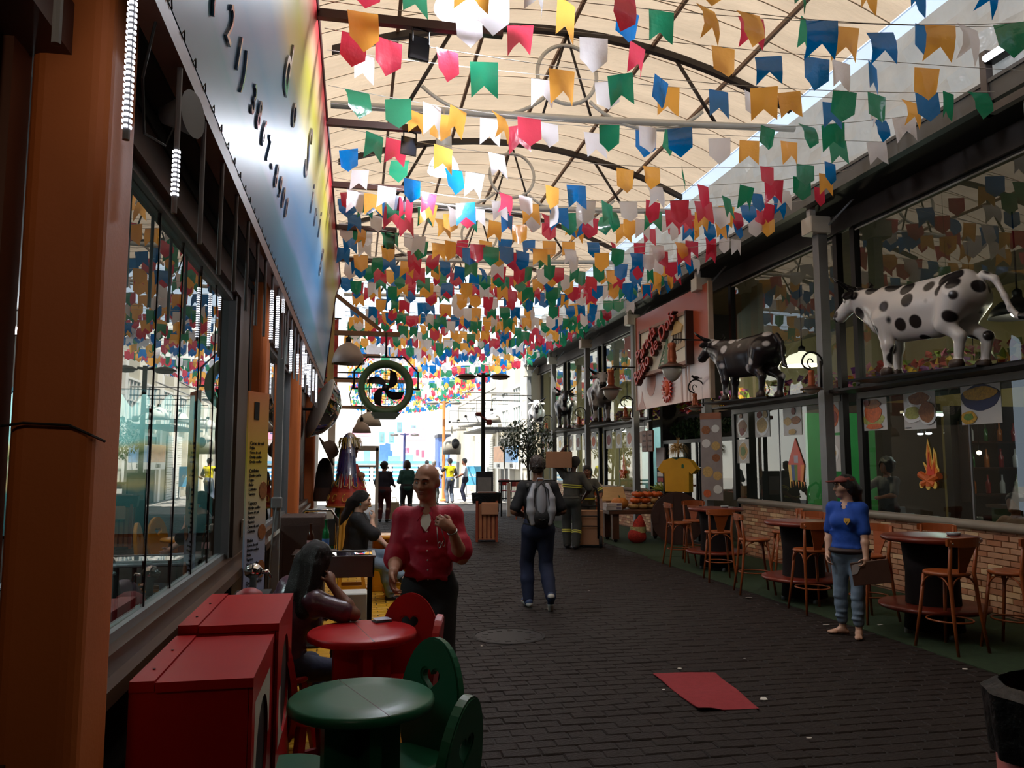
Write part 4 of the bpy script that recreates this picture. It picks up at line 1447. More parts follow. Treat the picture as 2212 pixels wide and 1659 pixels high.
for i, (u, v, X, rod, lb) in enumerate(((1452, 790, 5.75, 13.4, 'large acorn-shaped lantern hanging from a rod in front of the billboard'), (1320, 838, 5.85, 17.6, 'large acorn-shaped lantern in front of the large front-facing cow'))):
    p = atX(u, v, X)
    t = T('acorn_lantern', lb, 'lantern', p, 0)
    lantern_body(t, 1.45)
    MB(True).tube([(0, 0, .43), (.03, 0, .5), (.75 if i == 0 else .72, 0, .5)], .016, 8).obj('hanging_rod', black_metal, t)
# metal frame with tube light at the top right
t = T('light_frame', 'square metal frame carrying a lit tube under the roof edge, top right', 'light frame', (6.25, 6.45, 5.25))
q0, q1, q2, q3 = (-.0, -.62, .0), (0, .18, .0), (0, .18, .62), (0, -.62, .62)
MB().span((-.04, -1.3, -.06), (.04, .2, .02)).span((-.04, .12, -.06), (.04, .2, .62)).span((-.04, -1.3, -.06), (.04, -1.22, .62)).obj('frame', S('frame_taupe', (92, 82, 78), rough=.5), t)
MB().span((-.06, -.55, .47), (.06, .12, .55)).obj('lamp_housing', black_metal, t)
MB().tube([(-.08, -.5, .5), (-.08, .08, .5)], .035, 8).obj('lamp_tube', glow('tube_glow', (.85, .85, 1), 6), t)

# ---------------------------------------------------------------- cow statues


def coat_mat(name, base, spot, thr, scale, seed, top=0.0):
    m_, nt, out = node_mat(name)
    p = nt.nodes.new('ShaderNodeBsdfPrincipled')
    p.inputs['Roughness'].default_value = .28
    tc = nt.nodes.new('ShaderNodeTexCoord')
    mp_ = nt.nodes.new('ShaderNodeMapping')
    mp_.inputs['Location'].default_value = (seed, seed * .7, seed * .3)
    mp_.inputs['Scale'].default_value = (.8, 1.05, 1.0)
    nt.links.new(tc.outputs['Object'], mp_.inputs['Vector'])
    v = N(nt, 'ShaderNodeTexVoronoi', Scale=scale, Randomness=.75)
    nt.links.new(mp_.outputs[0], v.inputs['Vector'])
    rp = ramp(nt, [(thr, spot), (thr + .07, base)])
    sz = nt.nodes.new('ShaderNodeSeparateXYZ')
    nt.links.new(tc.outputs['Object'], sz.inputs[0])
    mz = N(nt, 'ShaderNodeMapRange', From_Min=.90, From_Max=1.06, To_Min=0.0, To_Max=top)
    nt.links.new(sz.outputs['Z'], mz.inputs['Value'])
    sb_ = nt.nodes.new('ShaderNodeMath')
    sb_.operation = 'SUBTRACT'
    nt.links.new(v.outputs['Distance'], sb_.inputs[0])
    nt.links.new(mz.outputs[0], sb_.inputs[1])
    nt.links.new(sb_.outputs[0], rp.inputs['Fac'])
    nt.links.new(rp.outputs['Color'], p.inputs['Base Color'])
    nt.links.new(p.outputs[0], out.inputs['Surface'])
    return m_


def cow_blob(tail=0):
    b = Blob()
    b.ell((0, -.06, .74), (.235, .52, .255), k=.08)
    b.ell((0, .34, .74), (.205, .28, .285), k=.10)
    b.ell((0, -.50, .80), (.215, .27, .235), k=.10)
    b.cap((0, .36, .94), (0, -.55, .97), .085, .085, k=.10)
    b.cap((0, -.2, .55), (0, .2, .56), .17, .17, k=.08)
    b.cap((0, .42, .86), (0, .80, .99), .195, .135, k=.10)
    b.cap((0, .55, .62), (0, .78, .82), .07, .06, k=.10)
    b.cap((0, .82, 1.02), (0, 1.06, .86), .108, .082, k=.05)
    b.ell((0, 1.10, .82), (.088, .075, .072), k=.03)
    b.cap((-.07, .86, 1.06), (.07, .86, 1.06), .06, .06, k=.04)
    for s in (-1, 1):
        b.ell((s * .20, .80, 1.02), (.105, .028, .052), RY(s * .25), k=.02)
        b.chain([(s * .07, .80, 1.10), (s * .19, .81, 1.12), (s * .30, .86, 1.20), (s * .33, .92, 1.27)], [.036, .032, .020, .006], k=.015)
        b.ell((s * .088, .93, .985), (.022, .03, .024), k=.012)
        b.ell((s * .04, 1.165, .845), (.014, .02, .014), k=.01, sub=True)
        fx = .05 if s > 0 else -.05
        b.chain([(s * .15, .38, .66), (s * .15, .37 + fx, .36), (s * .145, .38 + fx, .12)], [.115, .062, .046], k=.05)
        b.ell((s * .15, .37 + fx, .35), (.064, .066, .06), k=.03)
        b.cap((s * .145, .385 + fx, .055), (s * .145, .42 + fx, .045), .066, .062, k=.02)
        b.cap((s * .15, -.54, .76), (s * .16, -.40, .50), .17, .105, k=.08)
        b.chain([(s * .16, -.40, .48), (s * .15, -.60 - fx, .34), (s * .145, -.57 - fx, .12)], [.095, .060, .045], k=.04)
        b.cap((s * .145, -.56 - fx, .055), (s * .145, -.52 - fx, .045), .066, .062, k=.02)
    if tail == 0:
        b.chain([(0, -.74, .97), (0, -.86, .90), (0, -.95, .70), (0, -1.0, .56), (0, -1.08, .47)], [.045, .034, .028, .026, .03], k=.03)
        b.chain([(0, -1.06, .48), (0, -1.16, .46), (0, -1.27, .48)], [.03, .036, .01], k=.02)
    else:
        b.chain([(0, -.74, .98), (0, -.83, .86), (0, -.85, .65), (0, -.88, .50), (.0, -.95, .44)], [.045, .036, .03, .035, .012], k=.03)
    return b.cut((0, 0, 0), (0, 0, -1))


def cow_region(c):
    x, y, z = c[:, 0], c[:, 1], c[:, 2]
    r = np.zeros(len(c), int)
    r[z < .10] = 1
    r[(y > 1.10) & (z < .87)] = 2
    r[(np.abs(x) > .075) & (y > .72) & (z > 1.075)] = 2
    r[(y < -1.08)] = 2
    return r


white_coat = coat_mat('white_spotted_coat', lin((214, 210, 208)), lin((34, 30, 32)), .33, 4.5, 1.3, .13)
black_coat = coat_mat('black_spotted_coat', lin((38, 32, 34)), lin((200, 196, 196)), .24, 3.6, 4.1)
grey_coat = coat_mat('grey_spotted_coat', lin((150, 146, 148)), lin((50, 46, 48)), .34, 4.4, 7.7)
white2 = coat_mat('white_patched_coat', lin((214, 210, 208)), lin((40, 36, 38)), .33, 3.1, 9.2)
hoof = S('hoof_brown', (66, 50, 42), rough=.4)
muz = S('muzzle_black', (26, 24, 26), rough=.25)
cow_me = {}
for tl in (0, 1):
    cow_me[tl] = cow_blob(tl).mesh('body', [white_coat, hoof, muz], .0135, cow_region)
eye_m = MB(True)
for s in (-1, 1):
    eye_m.m(0).ball((s * .104, .935, .99), .024, 10, 7).m(1).ball((s * .122, .942, .992), .012, 8, 6)
eye_me = eye_m.mesh('eyes', [white_plain, black_plain])


def cow(label, coat, tl, loc, head_deg, s):
    t = T('cow_statue', label, 'cow statue', loc, rad(head_deg - 90))
    t.scale = (s, s, s)
    me = cow_me[tl].copy()
    me.materials[0] = coat
    link('body', me, t)
    link('eyes', eye_me, t)
    return t


def slab(label, x, y, dx, dy, rz):
    t = MB().box((0, 0, .012), (dx, dy, .024)).obj('statue_base', black_metal)
    t.location = (x, y, 2.70)
    t.rotation_euler = (0, 0, rz)
    tag(t, label, 'platform')


cow('white cow statue with black spots on the ledge of the nearest bay', white_coat, 0, (6.56, 8.12, 2.724), 105, 1.06)
cow('black cow statue with white spots on the ledge between the billboard and the grey column', black_coat, 1, (6.46, 12.25, 2.724), 104, 1.02)
cow('large grey spotted cow statue facing the camera next to the billboard', grey_coat, 1, (6.46, 20.3, 2.724), 255, 1.12)
cow('black and white cow statue facing the camera, middle of the three front-facing ones', coat_mat('black_patched_coat', lin((46, 42, 44)), lin((206, 202, 202)), .30, 2.8, 2.2), 1, (6.46, 24.1, 2.724), 256, 1.0)
cow('mostly white cow statue facing the camera, farthest along the ledge', white2, 1, (6.46, 28.0, 2.724), 257, 1.0)
slab('black platform under the white spotted cow', 6.56, 8.12, .62, 1.7, rad(15))
slab('black platform under the black spotted cow', 6.46, 12.25, .60, 1.6, rad(14))
slab('black platform under the large grey cow facing the camera', 6.46, 20.3, .6, 1.6, rad(-15))
slab('black platform under the middle front-facing cow', 6.46, 24.1, .56, 1.5, rad(-14))
slab('black platform under the farthest cow', 6.46, 28.0, .56, 1.5, rad(-13))

# ================================================================ painted chairs and tables on the left


def heart(n, s):
    out = []
    for i in range(n):
        t = 2 * PI * i / n
        out.append((s * .0625 * 16 * math.sin(t) ** 3, s * .0625 * (13 * math.cos(t) - 5 * math.cos(2 * t) - 2 * math.cos(3 * t) - math.cos(4 * t))))
    return out


def painted_chair(label, col, loc, face_deg, group, s=1.0):
    """round seat, egg-shaped back plank with a heart cut-out; faces face_deg"""
    t = T('painted_chair', label, 'chair', loc, rad(face_deg - 90), group)
    t.scale = (s, s, s)
    MB(True).lathe([(.17, .415), (.185, .42), (.19, .435), (.185, .45), (.17, .455)], n=30).obj('seat', col, t)
    n = 36
    outer, inner = [], heart(n, .052)
    for i in range(n):
        a = 2 * PI * i / n
        x, z = .185 * math.sin(a), .31 * math.cos(a)
        if z < 0:
            x *= 1 - .25 * (z / .31) ** 2
        outer.append((x, z))
    M = TR(0, -.185, .615) @ RX(rad(7))
    b = MB()
    b.prism(outer, .032, M, [(x, z + .13) for x, z in inner])
    b.prism([(x * .94, z * .97) for x, z in outer], .040, M, [(x * 1.25, z * 1.25 + .13) for x, z in inner])
    b.obj('backrest', col, t)
    for sx, sy in ((1, 1), (-1, 1), (1, -1), (-1, -1)):
        MB().add([(sx * .10 - .025, sy * .10 - .018, .42), (sx * .10 + .025, sy * .10 - .018, .42), (sx * .10 + .025, sy * .10 + .018, .42), (sx * .10 - .025, sy * .10 + .018, .42),
                  (sx * .16 - .03, sy * .17 - .02, 0), (sx * .16 + .03, sy * .17 - .02, 0), (sx * .16 + .03, sy * .17 + .02, 0), (sx * .16 - .03, sy * .17 + .02, 0)],
                 [(0, 1, 2, 3), (7, 6, 5, 4), (4, 5, 1, 0), (5, 6, 2, 1), (6, 7, 3, 2), (7, 4, 0, 3)]).obj('leg', col, t)
    for sx in (-1, 1):
        MB().span((sx * .145 - .015, -.12, .15), (sx * .145 + .015, .12, .19)).obj('stretcher', col, t)
    return t


def painted_table(label, col, loc, r, z, rz=0.3):
    t = T('painted_table', label, 'table', loc, rz)
    MB(True).lathe([(r * .5, z - .045), (r - .02, z - .045), (r - .002, z - .036), (r, z - .02), (r - .004, z - .006), (r - .012, z), (r * .5, z)], n=48).obj('tabletop', col, t)
    MB().span((-.002, -r, z - .002), (.002, r, z + .0006)).obj('board_joint', S('joint_' + col.name, (60, 60, 56)), t)
    MB().span((-.16, -.025, .06), (.16, .025, z - .045)).obj('pedestal', col, t)
    MB().span((-.025, -.16, .06), (.025, .16, z - .045)).obj('pedestal', col, t)
    for k in (0, 1):
        MB().box((0, 0, .03), (.5, .08, .06), rz=k * PI / 2).obj('foot', col, t)
    return t


painted_table('round green painted table, nearest the camera', green_paint, (.043, 3.36, 0), .295, .75, .35)
painted_table('round red painted table where the dark-haired woman leans', red_paint, (.055, 4.63, 0), .305, .75, .2)
painted_chair('green heart-back chair at the front right of the green table', green_paint, (.20, 2.86, 0), 149, 'green painted chairs', .98)
painted_chair('green heart-back chair behind the green table, beside the bald man', green_paint, (.215, 3.52, 0), 222, 'green painted chairs', .98)
painted_chair('green chair between the green table and the red cupboard', green_paint, (-.25, 3.48, 0), 0, 'green painted chairs', .98)
painted_chair('red heart-back chair in front of the bald man', red_paint, (.30, 4.70, 0), 258, 'red painted chairs', .98)
painted_chair('red heart-back chair seen nearly edge-on right of the red table', red_paint, (.235, 4.24, 0), 168, 'red painted chairs', .98)
painted_chair('red chair between the red cupboard and the red table', red_paint, (-.20, 4.28, 0), 30, 'red painted chairs', .98)
painted_chair('red chair under the dark-haired woman at the red table', red_paint, (-.42, 5.05, 0), 30, 'red painted chairs', .95)
painted_chair('yellow chair under the woman in black who sits cross-legged', yellow_paint, (-.02, 10.05, 0), 0, 'yellow painted chairs', 1.05)
painted_chair('yellow chair facing the seated woman in black across the small table', yellow_paint, (.58, 10.2, 0), 178, 'yellow painted chairs', 1.05)
painted_chair('yellow chair behind the other yellow chair, its back just higher', yellow_paint, (.62, 11.1, 0), 205, 'yellow painted chairs', 1.05)
painted_table('small round yellow table beside the seated woman in black', yellow_paint, (.40, 10.75, 0), .27, .73)
cg = T('phone', 'dark phone lying on the yellow table', 'phone', (.22, 10.7, .733), .4)
MB().rbox((0, 0, .006), (.075, .15, .012), .004).obj('phone_body', black_plain, cg)
mb_ = T('card', 'folded pale card on the red table top', 'card', (.17, 4.86, .752), .3)
MB().span((-.05, -.045, 0), (.05, .045, .003)).obj('lower_leaf', S('card_grey', (70, 70, 74)), mb_)
MB().span((-.045, -.04, .012), (.05, .045, .015)).obj('upper_leaf', S('card_pale', (190, 200, 226), rough=.4), mb_)
nb_ = T('clutch_bag', 'small orange and black clutch lying on a stool behind the red table', 'bag', (-.02, 6.2, .42), .4)
MB().rbox((0, 0, .05), (.16, .1, .1), .02).obj('bag_body', S('clutch_orange', (150, 70, 40)), nb_)
MB().rbox((.06, 0, .05), (.05, .104, .104), .02).obj('flap', black_plain, nb_)
st_ = T('low_stool', 'low dark wooden stool behind the red table', 'stool', (-.02, 6.2, 0))
MB().rbox((0, 0, .40), (.32, .32, .04)).obj('seat', dark_wood, st_)
for sx in (-.12, .12):
    for sy in (-.12, .12):
        MB().tube([(sx, sy, 0), (sx, sy, .385)], .018, 6).obj('leg', dark_wood, st_)

# red cupboards with round openings
cream_patch = S('cream_patch', (196, 186, 172), rough=.5, var=.08)


def cupboard(label, x0, x1, y0, y1, z, holes):
    t = T('red_cupboard', label, 'cupboard', ((x0 + x1) / 2, (y0 + y1) / 2, 0))
    w, d = (x1 - x0) / 2, (y1 - y0) / 2
    MB().span((-w, -d, 0), (w - .012, d, z - .03)).obj('body', red_paint, t)
    MB().span((-w + .08, -d - .012, z - .03), (w + .004, d + .008, z)).obj('lid', red_paint, t)
    MB().span((-w, -d - .005, z - .03), (-w + .076, d + .03, z + .004)).obj('hinge_board', red_paint, t)
    sb = MB()
    for y in (-d * .55, d * .3):
        sb.lathe([(.005, 0), (.005, .003)], (-w + .04, y, z + .004), 8)
    sb.obj('screws', black_metal, t)
    (zc, r, p0, p1) = holes
    n = 32
    # side panel with the round opening
    outer = [(max(-d, min(d, 3 * math.cos(2 * PI * i / n))), max(.02, min(z - .03, zc + 3 * math.sin(2 * PI * i / n)))) for i in range(n)]
    inner = [(r * math.cos(2 * PI * i / n), zc + r * math.sin(2 * PI * i / n)) for i in range(n)]
    MB().prism(outer, .012, TR(w - .004, 0, 0) @ RZ(PI / 2), inner).obj('side_panel', red_paint, t)
    MB().prism([(.99 * x, zz) for x, zz in inner], .004, TR(w - .0105, 0, 0) @ RZ(PI / 2)).obj('opening', black_plain, t)
    pb = MB()
    o2 = [(max(-d * .78, min(d * .7, 3 * math.cos(2 * PI * i / n))), max(p0, min(p1, (p0 + p1) / 2 + 3 * math.sin(2 * PI * i / n)))) for i in range(n)]
    for i in range(n):
        a, c = o2[i], o2[(i + 1) % n]
        e, f = inner[i], inner[(i + 1) % n]
        f2 = lambda q: (q[0], max(p0, min(p1, q[1])))
        pb.add([(w + .0025, *a), (w + .0025, *c), (w + .0025, *f2(f)), (w + .0025, *f2(e))], [(0, 1, 2, 3)])
    pb.obj('cream_patch', cream_patch, t)
    return t


cupboard('red painted cupboard nearest the camera under the left window', -.69, -.315, 2.76, 3.40, 1.0, (.66, .19, .66, .90))
cupboard('red painted cupboard standing just behind the nearest red cupboard', -.69, -.30, 3.46, 4.2, 1.035, (.70, .21, .50, .74))
hs = T('cap_on_cupboard', 'red and white cap behind the farther red cupboard', 'cap', (-.56, 4.62, .92))
hs.scale = (.75, .75, .75)
hs2 = T('crate', 'dark wooden crate that the red and white cap lies on', 'crate', (-.56, 4.62, 0))
MB().span((-.14, -.14, 0), (.14, .14, .92)).obj('crate_body', dark_wood, hs2)
MB(True).lathe([(.11, 0), (.11, .03), (.09, .08), (.04, .11), (.002, .115)], n=18).obj('crown', S('cap_red', (150, 36, 40)), hs)
MB(True).lathe([(.118, 0), (.118, .03)], n=18, caps=False).obj('band', white_plain, hs)
tp = T('chrome_tap', 'chrome tap head above the red cap, by the menu banner', 'tap', (-.58, 4.95, .93))
hb = T('sink_stand', 'narrow dark stand under the chrome tap', 'stand', (-.58, 4.95, 0))
MB().span((-.10, -.10, 0), (.10, .10, .93)).obj('stand_body', dark_room, hb)
chrome = S('chrome', (220, 222, 226), rough=.08, metal=1.0, var=0)
MB(True).lathe([(.02, 0), (.02, .08), (.05, .10), (.055, .13), (.03, .16), (.002, .17)], n=16).tube([(0, 0, .1), (.08, 0, .12), (.10, 0, .08)], .012, 8).obj('tap_body', chrome, tp)

# menu banner on the second pillar
mt = T('menu_banner', 'tall narrow menu banner fading from yellow to blue on the second orange pillar', 'banner', (-.655, 5.62, .62), rad(66))
m_, nt, out = node_mat('menu_print')
p = nt.nodes.new('ShaderNodeBsdfPrincipled')
p.inputs['Roughness'].default_value = .22
tc = nt.nodes.new('ShaderNodeTexCoord')
sep = nt.nodes.new('ShaderNodeSeparateXYZ')
nt.links.new(tc.outputs['Object'], sep.inputs[0])
mr = N(nt, 'ShaderNodeMapRange', From_Min=0, From_Max=1.55)
nt.links.new(sep.outputs['Z'], mr.inputs['Value'])
rp = ramp(nt, [(0, lin((140, 156, 210))), (.35, lin((170, 180, 205))), (.5, lin((214, 206, 170))), (.7, lin((222, 196, 70))), (.85, lin((220, 160, 70))), (1, lin((214, 120, 70)))])
nt.links.new(mr.outputs[0], rp.inputs['Fac'])
nt.links.new(rp.outputs['Color'], p.inputs['Base Color'])
nt.links.new(p.outputs[0], out.inputs['Surface'])
MB().span((-.13, 0, 0), (.13, .012, 1.55)).obj('sheet', m_, mt)
MB().span((-.06, -.004, 1.36), (.0, 0, 1.48)).obj('emblem', black_plain, mt)
z = 1.2
k = 0
for blk in (5, 6, 7, 8, 9):
    for i in range(blk):
        wds = R.choice(['Caldinho', 'Carne de sol', 'Baião', 'Macaxeira', 'Queijo coalho', 'Feijão', 'Tapioca'])
        lettering('lettering', wds, .026 if i else .034, black_plain, TR(-.10, -.002, z) @ RX(PI / 2), mt, .001, 'LEFT')
        z -= .031
    z -= .03
for zz, r in ((.88, .06), (.6, .05), (.35, .06)):
    MB().prism([(.08 + .05 * math.cos(a), zz + r * math.sin(a)) for a in [2 * PI * i / 16 for i in range(16)]], .004, TR(0, -.002, 0)).obj('dish_picture', food['brown'], mt)
gp = T('galvanised_post', 'grey metal post with clamp in front of the left stall', 'post', (-.665, 7.2, 0))
MB().span((-.03, -.03, 0), (.03, .03, 3.0)).obj('post', grey_metal, gp)
MB().rbox((0, -.03, 1.34), (.09, .07, .1), .01).tube([(0, -.06, 1.3), (-.04, -.06, .9), (-.05, -.06, .5)], .008, 6).obj('clamp', grey_metal, gp)
MB().add([(-.06, -.05, 1.05), (.03, -.05, 1.12), (.035, -.055, 1.09), (-.055, -.055, 1.01)], [(0, 1, 2, 3)]).obj('tag_paper', white_plain, gp)
so = T('power_socket', 'white power socket with plugs on the brown pier', 'socket', (-.79, 6.0, 1.22))
MB().span((0, -.05, -.06), (.03, .05, .06)).rbox((.05, .0, .01), (.05, .05, .05), .01).obj('socket_box', white_plain, so)
MB().tube([(.06, .02, 0), (.12, .15, -.03), (.15, .2, -.2), (.14, .2, -.55)], .006, 6).obj('lead', black_plain, so)

# display case, bottles, brown cabinet
dc = T('display_case', 'steel display case with glass top on black legs', 'display case', (-.14, 6.55, 0))
steel = S('brushed_steel', (150, 148, 150), rough=.3, metal=.8, var=.1)
w, d = .30, .20
MB().span((-w, -d, .80), (w, d, .82)).span((-w, -d, .82), (-w + .012, d, .95)).span((w - .012, -d, .82), (w, d, .95)).span((-w, -d, .82), (w, -d + .012, .95)).span((-w, d - .012, .82), (w, d, .95)).obj('tray', steel, dc)
MB().span((-w - .01, -d - .01, .95), (w + .01, -d + .015, .965)).span((-w - .01, d - .015, .95), (w + .01, d + .01, .965)).span((-w - .01, -d, .95), (-w + .015, d, .965)).span((w - .015, -d, .95), (w + .01, d, .965)).obj('rim', steel, dc)
MB().span((-w + .015, -d + .015, .955), (w - .015, d - .015, .959)).obj('glass_pane', glass, dc)
for sx in (-1, 1):
    for sy in (-1, 1):
        MB().span((sx * (w - .03) - .016, sy * (d - .03) - .016, 0), (sx * (w - .03) + .016, sy * (d - .03) + .016, .80)).obj('leg', black_metal, dc)
for k in range(5):
    sk = MB()
    sk.rbox((0, 0, .012), (.09, .06, .024), .008)
    o = tag(sk.obj('snack_bar', [food['cream'], food['brown'], food['orange']][k % 3]), ['leftmost', 'second from the left', 'middle', 'second from the right', 'rightmost'][k] + ' snack lying inside the steel display case', 'snack', 'snacks in the display case')
    o.location = (-.34 + k * .10, 6.52 + .05 * (k % 2), .822)
cbx = T('white_box', 'white box standing under the display case', 'box', (.0, 6.95, 0))
MB().rbox((0, 0, .3), (.24, .24, .6), .01).obj('box_body', white_plain, cbx)


def bottle(name, label, loc, m_, lab, h=.26):
    t = T(name, label, 'bottle', loc)
    MB(True).lathe([(.028, 0), (.033, .006), (.033, h * .55), (.026, h * .66), (.0135, h * .78), (.0125, h * .96), (.015, h * .97), (.015, h)], n=18).obj('bottle_glass', m_, t)
    MB(True).lathe([(.0336, h * .2), (.0336, h * .42)], n=18, caps=False).obj('label', lab, t)
    return t


br_t = T('side_table', 'small dark side table that carries the beer bottles', 'table', (-.36, 7.75, 0))
MB().rbox((0, 0, .84), (.4, .4, .03)).obj('tabletop', dark_wood, br_t)
MB().tube([(0, 0, .02), (0, 0, .83)], .03).lathe([(.16, 0), (.16, .02), (.03, .05)], n=14).obj('pedestal', black_metal, br_t)
bottle('beer_bottle', 'brown beer bottle with a pale red label, left of the green one', (-.40, 7.70, .855), S('glass_brown', (58, 26, 14), rough=.08), S('lab_red', (206, 150, 150)))
bottle('beer_bottle', 'green beer bottle with a round blue label', (-.26, 7.66, .855), S('glass_green', (20, 96, 52), rough=.08), S('lab_blue', (70, 110, 170)), .30)
bc = T('brown_cabinet', 'dark brown cabinet behind the grey post on the left', 'cabinet', (-.52, 8.6, 0))
MB().rbox((0, 0, .57), (.44, .5, 1.14), .012).obj('carcass', S('cab_brown', (58, 36, 28), rough=.6, bump=.2), bc)
MB().span((-.18, -.256, .1), (.18, -.25, 1.05)).obj('door', S('cab_door', (50, 30, 24), rough=.5), bc)
MB().tube([(.14, -.27, .6), (.14, -.27, .75)], .008).obj('handle', steel, bc)
ch = T('chrome_chair_back', 'chrome tube chair behind the seated woman in black', 'chair', (-.42, 9.7, 0))
MB(True).tube([(-.22, 0, 0), (-.22, 0, 1.02), (-.15, 0, 1.12), (.15, 0, 1.12), (.22, 0, 1.02), (.22, 0, 0)], .018, 8).obj('back_frame', chrome, ch)
MB(True).tube([(-.22, .4, 0), (-.22, .4, .45), (-.22, 0, .45)], .018, 8).tube([(.22, .4, 0), (.22, .4, .45), (.22, 0, .45)], .018, 8).obj('leg_frame', chrome, ch)
MB().rbox((0, .2, .46), (.42, .4, .05), .02).obj('seat', black_plain, ch)
MB().rbox((0, 0, .86), (.40, .03, .32), .01).obj('backrest', black_plain, ch)

# ---------------------------------------------------------------- convex mirror, hats, costumed giant doll
cm = T('convex_mirror', 'big convex mirror with a white back leaning from the left wall', 'mirror', (-.56, 13.3, 2.55), 0)
Mm = RY(rad(112)) @ RX(rad(-12))
MB(True).lathe([(.001, .30), (.2, .26), (.38, .15), (.50, .0), (.52, -.02)], n=32, M=Mm, caps=False).obj('mirror_dome', S('mirror', (235, 238, 240), rough=.03, metal=1, var=0), cm)
MB(True).lathe([(.52, -.02), (.53, -.03), (.52, -.05), (.42, -.10), (.001, -.14)], n=32, M=Mm, caps=False).obj('back_shell', white_paint, cm)
MB().tube([(-.3, 0, 0), (.0, 0, 0)], .025).obj('wall_arm', black_metal, cm)
ht = T('brown_hat', 'large brown leather hat hanging under the convex mirror', 'hat', (-.50, 13.75, 1.86), 0)
MB(True).lathe([(.26, 0), (.27, .02), (.16, .05), (.15, .14), (.1, .2), (.002, .21)], n=22, M=RY(1.1)).obj('hat_body', S('hat_brown', (70, 44, 30), rough=.6, var=.2), ht)
cl2 = T('dark_coat', 'dark coat hanging below the brown hat by the costumed figure', 'coat', (-.52, 13.95, 1.02), 0)
cl2.scale = (.72, .72, .92)
MB(True).lathe([(.22, 0), (.24, .1), (.2, .5), (.14, .72), (.05, .8)], n=16, sy=.6).obj('coat_body', S('coat_dark', (34, 26, 24), rough=.8), cl2)
MB(True).lathe([(.235, 0), (.25, .1), (.225, .25)], n=16, sy=.62, caps=False).obj('hem', S('coat_brown', (70, 42, 28), rough=.7), cl2)

gd = T('costumed_figure', 'tall costumed carnival doll with tinsel hair and an embroidered red cape', 'doll', (-.10, 13.6, 0), -.25)
gd.scale = (.78, .78, 1.02)


def folds(z0, z1, r0, r1, nf, amp, a0=0, a1=2 * PI, n=72):
    vs, fs = [], []
    rows = 8
    for i in range(rows + 1):
        t = i / rows
        for j in range(n + 1):
            a = a0 + (a1 - a0) * j / n
            r = r0 + (r1 - r0) * t + amp * math.sin(nf * a) * (1 - .5 * t)
            vs.append((r * math.cos(a), r * .85 * math.sin(a), z0 + (z1 - z0) * t))
    for i in range(rows):
        for j in range(n):
            q = i * (n + 1) + j
            fs.append((q, q + 1, q + n + 2, q + n + 1))
    return vs, fs


gold_cloth = S('gold_cloth', (206, 150, 48), rough=.5, var=.15)
m_, nt, out = node_mat('green_dotted_cloth')
p = nt.nodes.new('ShaderNodeBsdfPrincipled')
p.inputs['Roughness'].default_value = .7
tc = nt.nodes.new('ShaderNodeTexCoord')
v = N(nt, 'ShaderNodeTexVoronoi', Scale=17.0, Randomness=.3)
nt.links.new(tc.outputs['Object'], v.inputs['Vector'])
rp = ramp(nt, [(.22, lin((170, 200, 170))), (.28, lin((20, 84, 58)))])
nt.links.new(v.outputs['Distance'], rp.inputs['Fac'])
nt.links.new(rp.outputs['Color'], p.inputs['Base Color'])
nt.links.new(p.outputs[0], out.inputs['Surface'])
green_dots = m_
for k in range(6):
    b = MB(True)
    b.add(*folds(.02, 1.22, .42, .22, 22, .022, k * PI / 3, (k + 1) * PI / 3 + .02, 20))
    b.obj('skirt_panel', [gold_cloth, green_dots][k % 2 == 1], gd)
red_cape = S('red_cape', (176, 44, 28), rough=.5, var=.2, scale=14)
orange_cape = S('orange_cape', (196, 84, 48), rough=.55, var=.15, scale=20)
cape = MB(True)
cape.add(*folds(.98, 1.62, .46, .17, 9, .012))
cape.m(1).add(*folds(.93, 1.16, .475, .39, 9, .012))
cape.obj('cape', [red_cape, orange_cape], gd)
goldm = S('gold_braid', (214, 170, 70), rough=.35, metal=.5)
b = MB(True)
for k in range(11):
    a = 2 * PI * k / 11 + .2
    for m2 in range(2):
        zc, rc = (1.06, .44) if m2 == 0 else (1.3, .335)
        pts = []
        for i in range(14):
            t = i / 13 * 4.6
            rr = .075 * (1 - .13 * t)
            x, z = rr * math.cos(t + k), rr * math.sin(t + k)
            aa = a + x / rc
            r = rc + .02 - z * .42
            pts.append((r * math.cos(aa), r * .86 * math.sin(aa), zc + z))
        b.tube(pts, .009, 5)
b.tube([(.478 * math.cos(a), .478 * .855 * math.sin(a), .93) for a in np.linspace(0, 2 * PI, 40)[:-1]], .014, 6, closed=True)
b.obj('embroidery', goldm, gd)
fr_c = [S('ribbon_' + n, c, rough=.4) for n, c in (('gold', (220, 180, 80)), ('teal', (30, 110, 110)), ('pink', (190, 70, 90)), ('blue', (50, 80, 150)), ('cream', (230, 210, 170)), ('red', (170, 30, 40)))]
b = MB()
for k in range(54):
    a = 2 * PI * k / 54
    b.m(R.randrange(6))
    r, L = .275, R.uniform(.18, .26)
    M = RZ(a) @ TR(r, 0, 1.46)
    b.add([(0, -.011, 0), (0, .011, 0), (.05, .012, -L), (.05, -.010, -L)], [(0, 1, 2, 3)], M)
stuff(b.obj('ribbon_fringe', fr_c, gd))
skin_doll = S('doll_skin', (70, 44, 34), rough=.5)
hb = Blob()
hb.ell((0, 0, 1.92), (.15, .17, .20), k=.03).cap((0, 0, 1.6), (0, 0, 1.8), .09, .08, k=.04).ell((.17, -.02, 1.9), (.05, .035, .05), k=.03).ell((.15, -.02, 1.82), (.035, .05, .025), k=.02).ell((.1, -.02, 1.76), (.07, .07, .06), k=.03).ell((.14, -.02, 1.99), (.05, .10, .03), k=.03)
hb.obj('head', skin_doll, gd, .012)
eb = MB(True)
